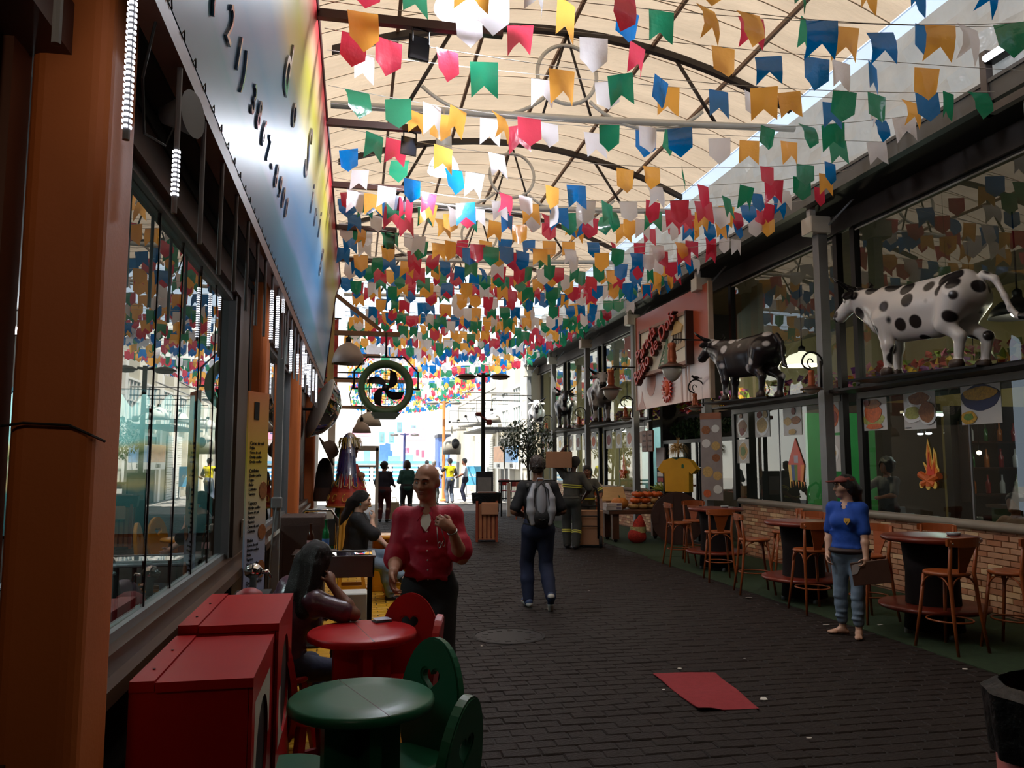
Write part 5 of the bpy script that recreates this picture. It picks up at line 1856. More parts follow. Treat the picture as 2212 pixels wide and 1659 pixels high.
eb.m(0).ball((.148, -.09, 1.955), (.02, .03, .018)).ball((.148, .06, 1.955), (.02, .03, .018)).m(1).ball((.166, -.09, 1.955), .011, 8, 6).ball((.166, .06, 1.955), .011, 8, 6).m(2).ball((.172, -.02, 1.82), (.02, .05, .012))
eb.obj('face_paint', [white_plain, black_plain, S('lip_red', (150, 40, 40))], gd)
tin = [sheet_mat('tinsel_' + n, lin(c), trans=.1, refl=.6, gloss=.45, rough=.22, var=.1) for n, c in (('gold', (230, 190, 50)), ('teal', (20, 140, 140)), ('purple', (84, 60, 160)), ('blue', (60, 90, 170)), ('silver', (200, 200, 220)))]
for ci, (nm, a0, a1, z0, zb, cnt) in enumerate((('gold', 0, 2 * PI, 2.14, 1.86, 130), ('teal', 2.6, 4.0, 2.08, 1.38, 90), ('purple', 3.9, 5.1, 2.08, 1.42, 110), ('blue', 4.4, 5.6, 2.04, 1.36, 70), ('silver', 3.6, 5.6, 2.0, 1.34, 60))):
    b = MB()
    for k in range(cnt):
        a = R.uniform(a0, a1)
        L0, L1 = R.uniform(.02, .08), R.uniform(0, .12)
        pts = [(L0, 2.145 - .3 * L0), (.13 + R.uniform(0, .02), 2.04 + R.uniform(-.03, .03)), (.19 + R.uniform(0, .04), (z0 + zb) / 2 + .05), (.23 + R.uniform(0, .07), zb + L1)]
        w = R.uniform(.005, .010)
        vs = []
        for i, (r, zz) in enumerate(pts):
            aa = a + R.uniform(-.05, .05)
            c, s_ = math.cos(aa), math.sin(aa)
            vs += [(r * c - s_ * w, r * s_ + c * w, zz), (r * c + s_ * w, r * s_ - c * w, zz)]
        b.add(vs, [(0, 1, 3, 2), (2, 3, 5, 4), (4, 5, 7, 6)])
    stuff(b.obj('tinsel_hair', tin[ci], gd))
ep = MB(True)
ep.ball((.26, -.05, 1.43), (.10, .12, .06)).ball((.31, -.12, 1.38), (.04, .05, .04))
ep.obj('epaulette', S('epaulette_bronze', (150, 104, 70), rough=.4, metal=.3, bump=.6), gd)

# ---------------------------------------------------------------- hanging drum fan and left dome lamps
fb_ = T('fan_gantry', 'wooden wall bracket with diagonal stay that holds the drum fan', 'bracket', (-.52, 15.9, 0))
wood_b = S('bracket_wood', (150, 110, 80), rough=.6, var=.15)
MB().span((0, -.05, 4.20), (1.35, .05, 4.29)).obj('beam', wood_b, fb_)
MB().add([(0.0, -.03, 5.02), (0.0, .03, 5.02), (0.0, .03, 5.12), (0.0, -.03, 5.12), (.98, -.03, 4.27), (.98, .03, 4.27), (.98, .03, 4.36), (.98, -.03, 4.36)], [(0, 1, 2, 3), (7, 6, 5, 4), (0, 4, 5, 1), (1, 5, 6, 2), (2, 6, 7, 3), (3, 7, 4, 0)]).obj('stay', wood_b, fb_)
MB().span((-.06, -.06, 2.9), (.06, .06, 5.2)).obj('post', S('yellow_post', (196, 160, 90), rough=.6, var=.1), fb_)
fc = atY(833, 838, 15.8)
fan = T('drum_fan', 'green and black drum fan hanging from the wooden bracket', 'fan', fc)
fan_green = S('fan_green', (70, 96, 54), rough=.5)
n = 40
Mf = RX(PI / 2) @ RZ(0)
MB(True).lathe([(.41, -.12), (.53, -.12), (.545, -.1), (.545, .14), (.52, .16), (.44, .16), (.41, .13), (.41, -.12)], n=n, M=Mf, caps=False).obj('drum', fan_green, fan)
ft = MB()
ft.add([(-.28, -.2, -.50), (.30, -.2, -.50), (.20, -.2, -.62), (-.20, -.2, -.62), (-.28, .2, -.50), (.30, .2, -.50), (.20, .2, -.62), (-.20, .2, -.62)], [(0, 3, 2, 1), (4, 5, 6, 7), (3, 7, 6, 2), (0, 4, 7, 3), (1, 2, 6, 5)])
ft.obj('foot_box', S('fan_foot', (56, 70, 46), rough=.5), fan)
for k in range(4):
    a0 = 2 * PI * k / 4 + .35
    vs, fs = [], []
    for i in range(9):
        t = i / 8
        r = .05 + .33 * t
        mid = a0 + .85 * t
        wdt = .62 + .40 * math.sin(PI * min(1, t * 1.1)) - .1 * t
        for s, yo in ((-1, .05), (1, -.05)):
            a = mid + s * wdt * .5 * (.12 / (.12 + r) + .55)
            vs.append((r * math.cos(a), yo * (.4 + .6 * t), r * math.sin(a)))
    for i in range(8):
        fs.append((2 * i, 2 * i + 1, 2 * i + 3, 2 * i + 2))
    b = MB(True)
    b.add(vs, fs)
    b.add([(x, y + .008, z) for x, y, z in vs], [tuple(reversed(f)) for f in fs])
    b.obj('blade', S('fan_blade', (30, 20, 20), rough=.5), fan)
MB(True).ball((0, 0, 0), (.075, .1, .075)).obj('hub', S('fan_blade', (30, 20, 20)), fan)
gr = MB()
for r in (.12, .17, .22, .27, .32, .37):
    gr.tube([(r * math.cos(a), .12, r * math.sin(a)) for a in np.linspace(0, 2 * PI, 33)[:-1]], .004, 4, closed=True)
for k in range(4):
    a = k * PI / 2
    gr.tube([(0, .12, 0), (.42 * math.cos(a), .12, .42 * math.sin(a))], .006, 5)
gr.obj('grille', black_metal, fan)
yk = MB(True)
yk.tube([(-.62, 0, -.02), (-.62, 0, .32), (-.36, 0, .62), (.36, 0, .62), (.64, 0, .32), (.64, 0, -.02)], .017, 8)
yk.tube([(-.66, 0, -.02), (-.5, 0, -.02)], .02, 8).tube([(.5, 0, -.02), (.68, 0, -.02)], .02, 8)
yk.tube([(0, 0, .62), (0, 0, 4.26 - fc.z)], .02, 8)
yk.obj('yoke', black_metal, fan)
MB(True).tube([(-.62, 0, .1), (-.70, 0, -.15), (-.66, 0, -.36), (-.45, .05, -.38)], .012, 6).obj('cable', black_plain, fan)
old_shade = S('old_shade_grey', (168, 150, 138), rough=.45, var=.1)
dome_lamp('dome_lamp', 'big taupe dome lamp hanging at the far end of the signboard', atY(752, 786, 15.9), .33, .42, old_shade, white_plain, 4.215 - atY(752, 786, 15.9).z - .55)
dome_lamp('dome_lamp', 'small white dome lamp above the costumed doll, upper of two', atY(796, 920, 20.5), .33, .34, white_paint, white_plain, .9, None, -1.1)
dome_lamp('dome_lamp', 'small taupe dome lamp just above the tinsel hair', atY(781, 935, 18.5), .22, .24, old_shade, white_plain, .9, None, -1.1)

# ---------------------------------------------------------------- pendant bay lamps over the alley
for i, (u, v, Y, r, lb) in enumerate(((1005, 22, 6.35, .27, 'lit bay lamp close overhead at the top edge of the picture'), (958, 372, 9.45, .20, 'lit bay lamp with white ribbed socket hanging among the nearer flags'))):
    p = atY(u, v, Y)
    t = dome_lamp('bay_lamp', lb, p, r, .24, S('bay_shade', (240, 244, 250), rough=.4, emit=(.85, .93, 1), estr=2.2), glow('bay_glow%d' % i, (.86, .93, 1.0), 45), .45)
    MB(True).lathe([(.05, .0), (.10, .02), (.10, .06), (.085, .07), (.10, .08), (.10, .2), (.07, .24), (.03, .26)], (0, 0, .25), 16).obj('ballast', white_paint, t)
    point('bay_light', p + Vector((0, 0, -.08)), 150, (.84, .9, 1.0), .12)
lh = dome_lamp('dome_lamp', 'white dome lamp high in the flags beyond the second truss', atY(1015, 690, 21.85), .3, .3, white_paint, white_plain, 6.36 - atY(1015, 690, 21.85).z - .42)

# ================================================================ bar stools and high tables on the right


def make_stool(label, loc, deg, group='bentwood bar stools'):
    t = T('bar_stool', label, 'stool', loc, rad(deg - 90), group)
    zs = .70
    MB(True).lathe([(.16, zs - .035), (.19, zs - .03), (.198, zs - .015), (.19, zs), (.15, zs + .004), (.05, zs - .004)], n=28).obj('seat', stool_wood, t)
    for sx in (-1, 1):
        MB(True).tube([(sx * .13, .13, zs - .03), (sx * .155, .165, .35), (sx * .19, .21, 0)], [.017, .016, .013], 8).obj('leg', stool_wood, t)
        MB(True).tube([(sx * .19, -.24, 0), (sx * .165, -.19, .35), (sx * .15, -.16, zs), (sx * .165, -.20, zs + .30)], [.013, .016, .018, .015], 8).obj('leg', stool_wood, t)
    MB(True).tube([(.185 * math.cos(a), .195 * math.sin(a) - .01, .27) for a in np.linspace(0, 2 * PI, 29)[:-1]], .009, 6, closed=True).obj('foot_ring', stool_wood, t)
    ar = MB(True)
    for (a, c) in (((-.14, .14), (.14, .14)), ((.14, .14), (.155, -.165)), ((.155, -.165), (-.155, -.165)), ((-.155, -.165), (-.14, .14))):
        for (p, q) in ((a, c), (c, a)):
            pts = []
            for i in range(6):
                f = i / 5
                pts.append((p[0] * 1.05 + (q[0] - p[0]) * .42 * (1 - math.cos(f * PI / 2)), p[1] * 1.05 + (q[1] - p[1]) * .42 * (1 - math.cos(f * PI / 2)), zs - .20 + .165 * math.sin(f * PI / 2)))
            ar.tube(pts, .0085, 5)
    ar.obj('arch_braces', stool_wood, t)
    vs, fs = [], []
    for i in range(9):
        x = -.20 + .05 * i
        y = -.185 - .055 * (1 - (x / .2) ** 2)
        for (dy, dz) in ((-.011, 0), (.011, 0), (.011, .085), (-.011, .085)):
            zz = zs + .235 + dz + (-.012 * (abs(x) / .2) ** 4 if dz else .012 * (abs(x) / .2) ** 4)
            vs.append((x, y + dy, zz))
    for i in range(8):
        for k in range(4):
            fs.append((4 * i + k, 4 * i + 4 + k, 4 * i + 4 + (k + 1) % 4, 4 * i + (k + 1) % 4))
    fs += [(0, 1, 2, 3), (35, 34, 33, 32)]
    MB().add(vs, fs).obj('top_rail', stool_wood, t)
    sp_ = MB()
    prof = [(.045, 0), (.05, .06), (.075, .15), (.105, .245)]
    vs, fs = [], []
    for (w, z) in prof:
        y = -.155 - .07 * z / .245
        for (x, dy) in ((-w, -.006), (w, -.006), (w, .006), (-w, .006)):
            vs.append((x, y + dy, zs - .01 + z))
    for i in range(3):
        for k in range(4):
            fs.append((4 * i + k, 4 * i + (k + 1) % 4, 4 * i + 4 + (k + 1) % 4, 4 * i + 4 + k))
    fs += [(3, 2, 1, 0), (12, 13, 14, 15)]
    sp_.add(vs, fs).obj('splat', stool_wood, t)
    sb = MB(True)
    for sx in (-1, 1):
        sb.ball((sx * .165, -.222, zs + .27), .008, 8, 5)
    sb.obj('bolts', S('bolt', (170, 160, 150), rough=.3, metal=.8), t)
    return t


st0 = make_stool('bentwood bar stool farthest left, next to the dark cable drum', (5.26, 12.35, 0), -5)
for (x, y, d, lb) in ((5.15, 10.7, 75, 'bentwood bar stool turned away on the near side of the farthest high table'), (5.12, 9.6, -15, 'bentwood bar stool facing right on the left of the middle high table'),
                      (5.14, 8.33, 85, 'bentwood bar stool turned away on the near side of the middle high table'), (5.42, 7.72, 190, 'bentwood bar stool half hidden behind the woman in blue'),
                      (5.32, 6.42, 100, 'bentwood bar stool turned away in front of the nearest high table'), (5.92, 6.32, 110, 'bentwood bar stool at the right of the nearest high table, by the brick wall'),
                      (5.7, 12.75, 250, 'bentwood bar stool beyond the farthest high table with only its back rail showing'), (6.1, 10.5, 160, 'bentwood bar stool near the brick wall between the two farther tables'),
                      (5.95, 9.75, 200, 'bentwood bar stool on the wall side of the middle high table'), (6.1, 7.55, 215, 'bentwood bar stool on the wall side of the nearest high table, back rail showing'),
                      (6.35, 5.9, 90, 'bentwood bar stool cut by the right edge of the picture')):
    dup(st0, (x, y, 0), rad(d - 90), lb)


def high_table(label, x, y, r):
    t = T('high_table', label, 'table', (x, y, 0), 0, 'dark round high tables')
    MB(True).lathe([(r * .6, .915), (r - .02, .915), (r, .93), (r, .95), (r - .015, .965), (r * .5, .966)], n=44).obj('tabletop', table_wood, t)
    MB(True).lathe([(.27, .06), (.25, .30), (.24, .6), (.27, .915)], n=28).obj('pedestal', S('drum_black', (20, 11, 10), rough=.75, spec=.2), t)
    MB(True).lathe([(.26, .26), (r + .03, .26), (r + .05, .275), (r + .05, .295), (r + .03, .305), (.26, .305)], n=44).obj('foot_shelf', table_wood, t)
    for k in range(3):
        a = 2 * PI * k / 3 + .5
        MB(True).lathe([(.03, 0), (.03, .05), (.02, .06)], (.24 * math.cos(a), .24 * math.sin(a), 0), 10).obj('castor', grey_metal, t)
    return t


high_table('dark round high table farthest from the camera, by the cable drum', 5.62, 11.75, .43)
high_table('dark round high table in the middle, left of the woman in blue', 5.42, 8.95, .45)
high_table('dark round high table nearest the camera, right of the woman in blue', 5.62, 6.98, .45)
for (x, y, z, lb) in ((5.75, 11.7, .967, 'glass ashtray on the farthest high table'), (5.82, 6.9, .967, 'glass ashtray on the nearest high table')):
    t = T('ashtray', lb, 'ashtray', (x, y, z))
    MB(True).lathe([(.05, 0), (.06, .005), (.065, .03), (.05, .032), (.045, .012)], n=16).obj('bowl', S('ash_glass', (150, 155, 160), rough=.1), t)

# ================================================================ pumpkin stall and cable drum
wt = T('pumpkin_table', 'heavy brown wooden table on castors carrying pumpkins', 'table', (5.95, 16.35, 0))
tw = S('rough_table_wood', (96, 58, 36), rough=.6, var=.25)
MB().rbox((0, 0, .63), (1.45, .8, .09), .01).obj('tabletop', tw, wt)
for sx in (-1, 1):
    for sy in (-1, 1):
        MB().span((sx * .55 - .07, sy * .28 - .05, .06), (sx * .55 + .07, sy * .28 + .05, .59)).obj('leg', tw, wt)
        MB().lathe([(.045, -.02), (.045, .02)], (0, 0, 0), 12, TR(sx * .55, sy * .28, .045) @ RX(PI / 2)).obj('castor', black_metal, wt)
drum = T('cable_drum', 'large dark wooden cable drum lying on its rim', 'cable drum', (6.55, 15.5, 0), rad(-20))
Md = TR(0, 0, .53) @ RX(PI / 2)
dk = S('drum_wood', (62, 32, 22), rough=.65, var=.25)
for y in (-.27, .27):
    b = MB()
    b.lathe([(.53, -.025), (.53, .025)], (0, 0, y), 36, Md)
    b.obj('flange', dk, drum)
    for k in range(7):
        x = -.45 + k * .15
        hh = math.sqrt(max(.01, .52 ** 2 - (abs(x) + .07) ** 2))
        MB().span((x - .07, -y * 1.0 - (.034 if y > 0 else -.034) - .006, .53 - hh), (x + .07, -y - (.034 if y > 0 else -.034) + .006, .53 + hh)).obj('plank', dk, drum)
MB().lathe([(.3, -.25), (.3, .25)], (0, 0, 0), 24, Md).obj('core', dark_wood, drum)
pk_o, pk_g, pk_t = S('pumpkin_orange', (214, 98, 36), rough=.45, var=.15, scale=8), S('pumpkin_pale', (190, 150, 92), rough=.5, var=.15, scale=8), S('pumpkin_tan', (200, 120, 44), rough=.45, var=.15, scale=6)


def pumpkin(label, loc, r, h, m_, ribs=10, tilt=0.0):
    t = T('pumpkin', label, 'pumpkin', loc, R.uniform(0, 3), 'pumpkins on the wooden table')
    n, k = 40, 12
    vs, fs = [], []
    for i in range(k + 1):
        ph = PI * i / k
        for j in range(n):
            a = 2 * PI * j / n
            rr = r * max(.02, math.sin(ph)) * (1 - .10 * abs(math.cos(ribs * a / 2)) ** 3)
            vs.append((rr * math.cos(a), rr * math.sin(a), h / 2 - h / 2 * math.cos(ph) * (1 - .16 * math.exp(-((math.sin(ph)) / .35) ** 2))))
    for i in range(k):
        for j in range(n):
            fs.append((i * n + j, i * n + (j + 1) % n, i * n + n + (j + 1) % n, i * n + n + j))
    b = MB(True)
    b.add(vs, fs)
    b.obj('flesh', m_, t)
    MB(True).tube([(0, 0, h * .88), (.01, 0, h * 1.0), (.03, .01, h * 1.08)], [.022, .014, .016], 7).obj('stem', S('stem_green', (90, 96, 50)), t)
    return t


pumpkin('biggest tan pumpkin at the left front of the pumpkin table', (5.53, 16.15, .675), .19, .27, pk_t, 12)
rows = [(0, .675), (1, .80), (2, .925)]
for ri, (lv, z) in enumerate(rows):
    for j in range(4 if ri < 2 else 3):
        col_ = pk_g if ri == 0 or (ri == 1 and j > 1) else pk_o
        nm = 'pale' if col_ is pk_g else 'orange'
        pos = ['first from the left', 'second from the left', 'third from the left', 'fourth from the left'][j]
        pumpkin('flat %s ribbed pumpkin in the %s row of the pile, %s' % (nm, ['bottom', 'middle', 'top'][ri], pos), (5.86 + j * .205 + ri * .06, 16.2 + R.uniform(-.02, .02), z), .135, .125, col_, 11)
    for j in range(3):
        pumpkin('orange ribbed pumpkin at the back of the pile, %s row, %s' % (['bottom', 'middle', 'top'][ri], ['left', 'middle', 'right'][j]), (5.98 + j * .22 + ri * .03, 16.47, z), .13, .125, pk_o, 10)
hr = T('straw_hut', 'model hut with a broad straw-board roof on the pumpkin table', 'model', (5.47, 16.55, .675), rad(12))
strawb = S('hut_roof_board', (206, 170, 120), rough=.7, var=.1, stretch=(1, 8, 1))
MB().span((-.2, -.14, 0), (.2, .14, .20)).obj('hut_body', S('hut_pinkish', (170, 130, 110)), hr)
MB().add([(-.34, -.22, .17), (.26, -.22, .17), (.36, .1, .45), (-.18, .1, .45), (-.34, -.22, .19), (.26, -.22, .19), (.36, .1, .47), (-.18, .1, .47)], [(0, 3, 2, 1), (4, 5, 6, 7), (0, 1, 5, 4), (1, 2, 6, 5), (2, 3, 7, 6), (3, 0, 4, 7)]).obj('roof_slope', strawb, hr)
MB().add([(-.18, .1, .45), (.36, .1, .45), (.40, .32, .2), (-.2, .32, .2), (-.18, .1, .47), (.36, .1, .47), (.40, .32, .22), (-.2, .32, .22)], [(0, 3, 2, 1), (4, 5, 6, 7), (0, 1, 5, 4), (1, 2, 6, 5), (2, 3, 7, 6), (3, 0, 4, 7)]).obj('roof_slope', strawb, hr)
for k in range(2):
    bx = T('white_carton', ['lower', 'upper'][k] + ' white carton at the left end of the pumpkin table', 'box', (5.33, 16.03, .675 + k * .075), rad(4 + 5 * k), 'white cartons on the pumpkin table')
    MB().rbox((0, 0, .037), (.36, .2, .073), .004).obj('carton', S('carton_white', (206, 190, 186), rough=.6), bx)
    MB().span((.05, -.102, .015), (.16, -.1, .06)).obj('print', S('carton_print', (120, 110, 130)), bx)
cr = T('corn_husk', 'bundle of green corn husks leaning on top of the cable drum', 'vegetable', (6.30, 15.62, 1.06), .2)
hk = S('husk_green', (150, 160, 70), rough=.6, var=.2)
for k in range(7):
    a = rad(100 + k * 14)
    MB(True).tube([(0, 0, .02), (.14 * math.cos(a), .06 * math.sin(k), .05 + .06 * math.sin(a)), (.30 * math.cos(a), .08 * math.sin(k * 2), .06 + .16 * math.sin(a))], [.012, .03, .006], 6).obj('husk', hk, cr)
# scarecrow display
sc = T('scarecrow', 'straw-headed scarecrow wearing a yellow football shirt above the cable drum', 'scarecrow', (6.75, 15.85, 1.05), rad(-62))
sh = MB()
sh.prism([(-.32, 0), (.32, 0), (.33, .42), (.40, .38), (.52, .48), (.36, .66), (.12, .72), (0, .68), (-.12, .72), (-.36, .66), (-.52, .48), (-.40, .38), (-.33, .42)], .14)
sh.obj('shirt', S('shirt_yellow', (222, 164, 30), rough=.7, var=.06), sc)
MB().prism([(-.12, .72), (0, .68), (.12, .72), (.1, .735), (0, .70), (-.1, .735)], .15).obj('collar', S('collar_green', (40, 90, 50)), sc)
MB().prism([(.14, .50), (.20, .50), (.20, .57), (.17, .59), (.14, .57)], .146).obj('crest', S('crest_green', (50, 100, 60)), sc)
b = MB()
for k in range(230):
    a, e = R.uniform(0, 2 * PI), R.uniform(-.9, 1.2)
    L = R.uniform(.14, .25)
    d = Vector((math.cos(a) * math.cos(e), math.sin(a) * math.cos(e), math.sin(e) * .8 - .15))
    o = Vector((0, 0, .88)) + Vector((d.x * .05, d.y * .05, .05))
    n = d.cross(Vector((0, 0, 1))).normalized() * .008
    m_p = o + d * L * .6 + Vector((0, 0, .03))
    e_p = o + d * L + Vector((0, 0, -.07))
    b.add([o - n, o + n, m_p + n, m_p - n, e_p], [(0, 1, 2, 3), (3, 2, 4)])
for k in range(30):
    a = R.uniform(0, 6.28)
    b.add([(-.006, 0, .95), (.006, 0, .95), (.04 * math.cos(a), .04 * math.sin(a), 1.16)], [(0, 1, 2)])
stuff(b.obj('straw_head', S('straw', (196, 160, 100), rough=.8, var=.2), sc))
MB().tube([(0, 0, .01), (0, 0, .88)], .02).tube([(-.4, 0, .55), (.4, 0, .55)], .015).obj('stake', dark_wood, sc)
ws = T('wooden_sign', 'small two-board wooden hanging sign with carved words by the billboard column', 'sign', (6.5, 16.95, 1.95), -PI / 2)
for k in range(2):
    MB().rbox((-.2 + k * .36, 0, .2), (.32, .04, .48), .01).obj('board', S('sign_wood', (104, 58, 34), rough=.6, var=.2), ws)
    for j, wd in enumerate((('Feijão', 'Arroz', 'Farofa'), ('Carne', 'Queijo', 'Cuscuz'))[k]):
        lettering('lettering', wd, .085, S('carved', (50, 24, 16)), TR(-.2 + k * .36, -.022, .34 - j * .13) @ RX(PI / 2), ws, .002)
MB().tube([(-.2, 0, .43), (-.2, 0, .95)], .006).tube([(.16, 0, .43), (.16, 0, .95)], .006).obj('chain', black_metal, ws)
MB().span((-.25, .0, .65), (.22, .02, .68)).obj('rail', black_metal, ws)
MB().span((-.03, -.01, .5), (.05, .01, .62)).obj('tag_paper', white_plain, ws)
bs = T('info_post', 'black board with white pictograms standing at the entrance', 'sign', (6.7, 16.75, 0), -PI / 2.4)
MB().span((-.13, 0, 0), (.13, .05, 1.55)).obj('board', black_plain, bs)
MB().span((-.14, -.004, 1.56), (.14, .045, 2.0)).obj('upper_sheet', S('sheet_grey', (176, 174, 176)), bs)
MB().span((-.10, -.006, 1.36), (.10, 0, 1.46)).span((-.10, -.006, 1.12), (.10, 0, 1.22)).obj('white_panel', white_plain, bs)
MB().span((-.10, -.006, 1.24), (.10, 0, 1.33)).obj('red_panel', S('panel_red', (170, 60, 60)), bs)
MB().span((-.03, -.006, .98), (.03, 0, 1.09)).span((-.08, -.006, .86), (.08, 0, .95)).obj('pictogram', white_plain, bs)
# menu banner with dishes on the near billboard column
mb2 = T('dish_menu_banner', 'long glossy banner of dish pictures hanging on the column left of the black cow', 'banner', (6.50, 13.72, .98), rad(-55))
MB().span((-.22, 0, 0), (.22, .012, 1.62)).obj('sheet', S('banner_sheet', (164, 154, 152), rough=.12, bump=.5, bscale=6), mb2)
MB().span((-.22, -.004, 1.5), (.22, 0, 1.62)).obj('heading', S('banner_head', (170, 110, 84), rough=.2), mb2)
for k, (x, z, r, kd) in enumerate(((-.1, 1.3, .09, 'brown'), (.1, 1.32, .08, 'plate'), (-.1, 1.05, .09, 'plate'), (.1, 1.0, .09, 'cream'), (.1, .78, .08, 'brown'), (-.08, .52, .11, 'cream'), (.12, .45, .09, 'cream'), (-.1, .12, .08, 'orange'), (.12, .2, .09, 'plate'))):
    MB().prism([(x + r * math.cos(a), z + r * .9 * math.sin(a)) for a in [2 * PI * i / 18 for i in range(18)]], .006, TR(0, -.003, 0)).obj('dish_picture', food[kd], mb2)
# foliage beyond the entrance glass
eg = T('entrance_glass', 'dark glass screen behind the scarecrow at the entrance', 'glass screen', (7.22, 15.9, 0))
MB().span((-.02, -1.85, 0), (.02, 1.85, 2.1)).obj('glass_pane', glass, eg)
MB().span((-.04, -1.85, 2.1), (.04, 1.85, 2.18)).span((-.04, -.03, 0), (.04, .03, 2.1)).span((-.04, -1.88, 0), (.04, -1.82, 2.1)).span((-.04, 1.82, 0), (.04, 1.88, 2.1)).obj('frame', black_metal, eg)


def leaf_cloud(b, c, rx, ry, rz, n, s, seed=1, mats=1):
    rr = random.Random(seed)
    for _ in range(n):
        while True:
            p = (rr.uniform(-1, 1), rr.uniform(-1, 1), rr.uniform(-1, 1))
            if p[0] ** 2 + p[1] ** 2 + p[2] ** 2 < 1:
                break
        M = TR(c[0] + p[0] * rx, c[1] + p[1] * ry, c[2] + p[2] * rz) @ RZ(rr.uniform(0, 6.3)) @ RX(rr.uniform(-1.2, 1.2))
        q = s * rr.uniform(.6, 1.2)
        b.m(rr.randrange(mats))
        b.add([(0, -q, 0), (q * .42, 0, q * .1), (0, q, 0), (-q * .42, 0, q * .1)], [(0, 1, 2, 3)], M)


vine = MB()
leaf_cloud(vine, (7.28, 15.9, 2.42), .2, 1.7, .22, 900, .07, 3)
o = stuff(tag(vine.obj('vine_foliage', leaf_dark), 'dark hanging foliage above the entrance glass under the billboard', 'foliage'))
# red net sack
sk = T('onion_sack', 'red net sack of onions with a printed band on the floor beside the pumpkin table', 'sack', (5.80, 15.85, 0), .5)
sb = Blob()
sb.ell((0, 0, .16), (.20, .17, .17), k=.05).ell((.06, 0, .36), (.13, .12, .14), k=.08).cap((.09, 0, .40), (.13, .02, .52), .09, .05, k=.06).ell((-.1, .05, .14), (.09, .09, .09), k=.03).ell((.05, -.1, .12), (.09, .08, .09), k=.03).ell((.12, -.04, .33), (.08, .08, .08), k=.02).cut((0, 0, 0), (0, 0, -1))
sb.obj('sack_body', S('net_red', (186, 44, 30), rough=.6, var=.35, scale=28, bump=.9, bscale=60), sk, .014)
MB(True).lathe([(.185, .22), (.172, .34)], (.03, 0, 0), 22, caps=False, sy=.92).obj('printed_band', S('band_print', (190, 176, 120), var=.45, scale=22), sk)

# ================================================================ waste bins, lamp posts
terra = S('terracotta_paint', (150, 66, 36), rough=.55, var=.15)
slat_m = S('slat_wood', (176, 112, 70), rough=.6, var=.2)
bag = S('black_bag', (11, 11, 12), spec=.3, rough=.45, bump=.6, bscale=25)
wb = T('slatted_bin', 'terracotta waste bin with wooden slats and a black bag over its rim, mid alley', 'waste bin', (2.78, 16.85, 0), rad(-8))
for sx in (-1, 1):
    for sy in (-1, 1):
        MB().span((sx * .21 - .025, sy * .2 - .025, 0), (sx * .21 + .025, sy * .2 + .025, .86)).obj('corner_post', terra, wb)
MB().span((-.19, -.19, .04), (.19, .19, .08)).span((-.19, -.19, .1), (-.185, .19, .82)).span((.185, -.19, .1), (.19, .19, .82)).span((-.19, .185, .1), (.19, .19, .82)).span((-.19, -.15, .1), (.19, -.145, .82)).obj('inner_box', terra, wb)
for k in range(4):
    MB().span((-.135 + k * .09 - .03, -.212, .05), (-.135 + k * .09 + .03, -.196, .8)).obj('slat', slat_m, wb)
    for sx in (-1, 1):
        MB().span((sx * .204 - .008, -.135 + k * .09 - .03, .05), (sx * .204 + .008, -.135 + k * .09 + .03, .8)).obj('slat', terra, wb)
MB(True).add(*folds(.80, 1.02, .30, .33, 13, .010, 0, 2 * PI, 52)).add(*folds(.98, 1.03, .33, .26, 13, .006, 0, 2 * PI, 52)).obj('bag_rim', bag, wb)
MB().rbox((0, -.02, 1.02), (.40, .34, .05), .02).obj('rubbish', S('rubbish_brown', (88, 44, 34), bump=.6, bscale=20), wb)
MB().rbox((.06, -.29, .70), (.36, .05, .26), .015).obj('cardboard', S('cardboard', (184, 130, 96), rough=.7, var=.08), wb)
rb = T('waste_bin', 'red bin with a black bag over its rim at the bottom right corner', 'waste bin', (2.37, 2.30, 0), 0)
MB(True).lathe([(.20, .02), (.22, .06), (.24, .82)], n=28).obj('bin_body', S('bin_red', (168, 44, 22), rough=.5), rb)
bb_ = MB(True)
bb_.add(*folds(.72, .93, .262, .285, 11, .012, 0, 2 * PI, 52)).add(*folds(.93, .955, .285, .23, 11, .006, 0, 2 * PI, 52)).add(*folds(.955, .70, .23, .2, 9, .006, 0, 2 * PI, 52))
bb_.obj('bag_rim', bag, rb)


def lamp_post(label, x, y, h, pole, head, arm=.36, n=2, r=.055):
    t = T('lamp_post', label, 'lamp post', (x, y, 0), rad(-11))
    MB().tube([(0, 0, 0), (0, 0, h)], r, 10).obj('pole', pole, t)
    MB().lathe([(r * 2.2, 0), (r * 2.2, .06), (r * 1.3, .1)], n=14).obj('base', pole, t)
    for s in (-1, 1):
        MB().tube([(0, 0, h - .08), (s * arm * .4, 0, h - .05)], r * .6, 8).obj('arm', pole, t)
        MB(True).lathe([(.002, .09), (.16, .06), (.27, 0), (.26, -.02), (.002, -.02)], (s * arm, 0, h - .09), 18, sy=.8).obj('lamp_head', head, t)
        MB(True).lathe([(.22, 0), (.18, -.05), (.002, -.07)], (s * arm, 0, h - .11), 16, sy=.8).obj('diffuser', S('diffuser_grey', (180, 176, 170), rough=.3), t)
    return t


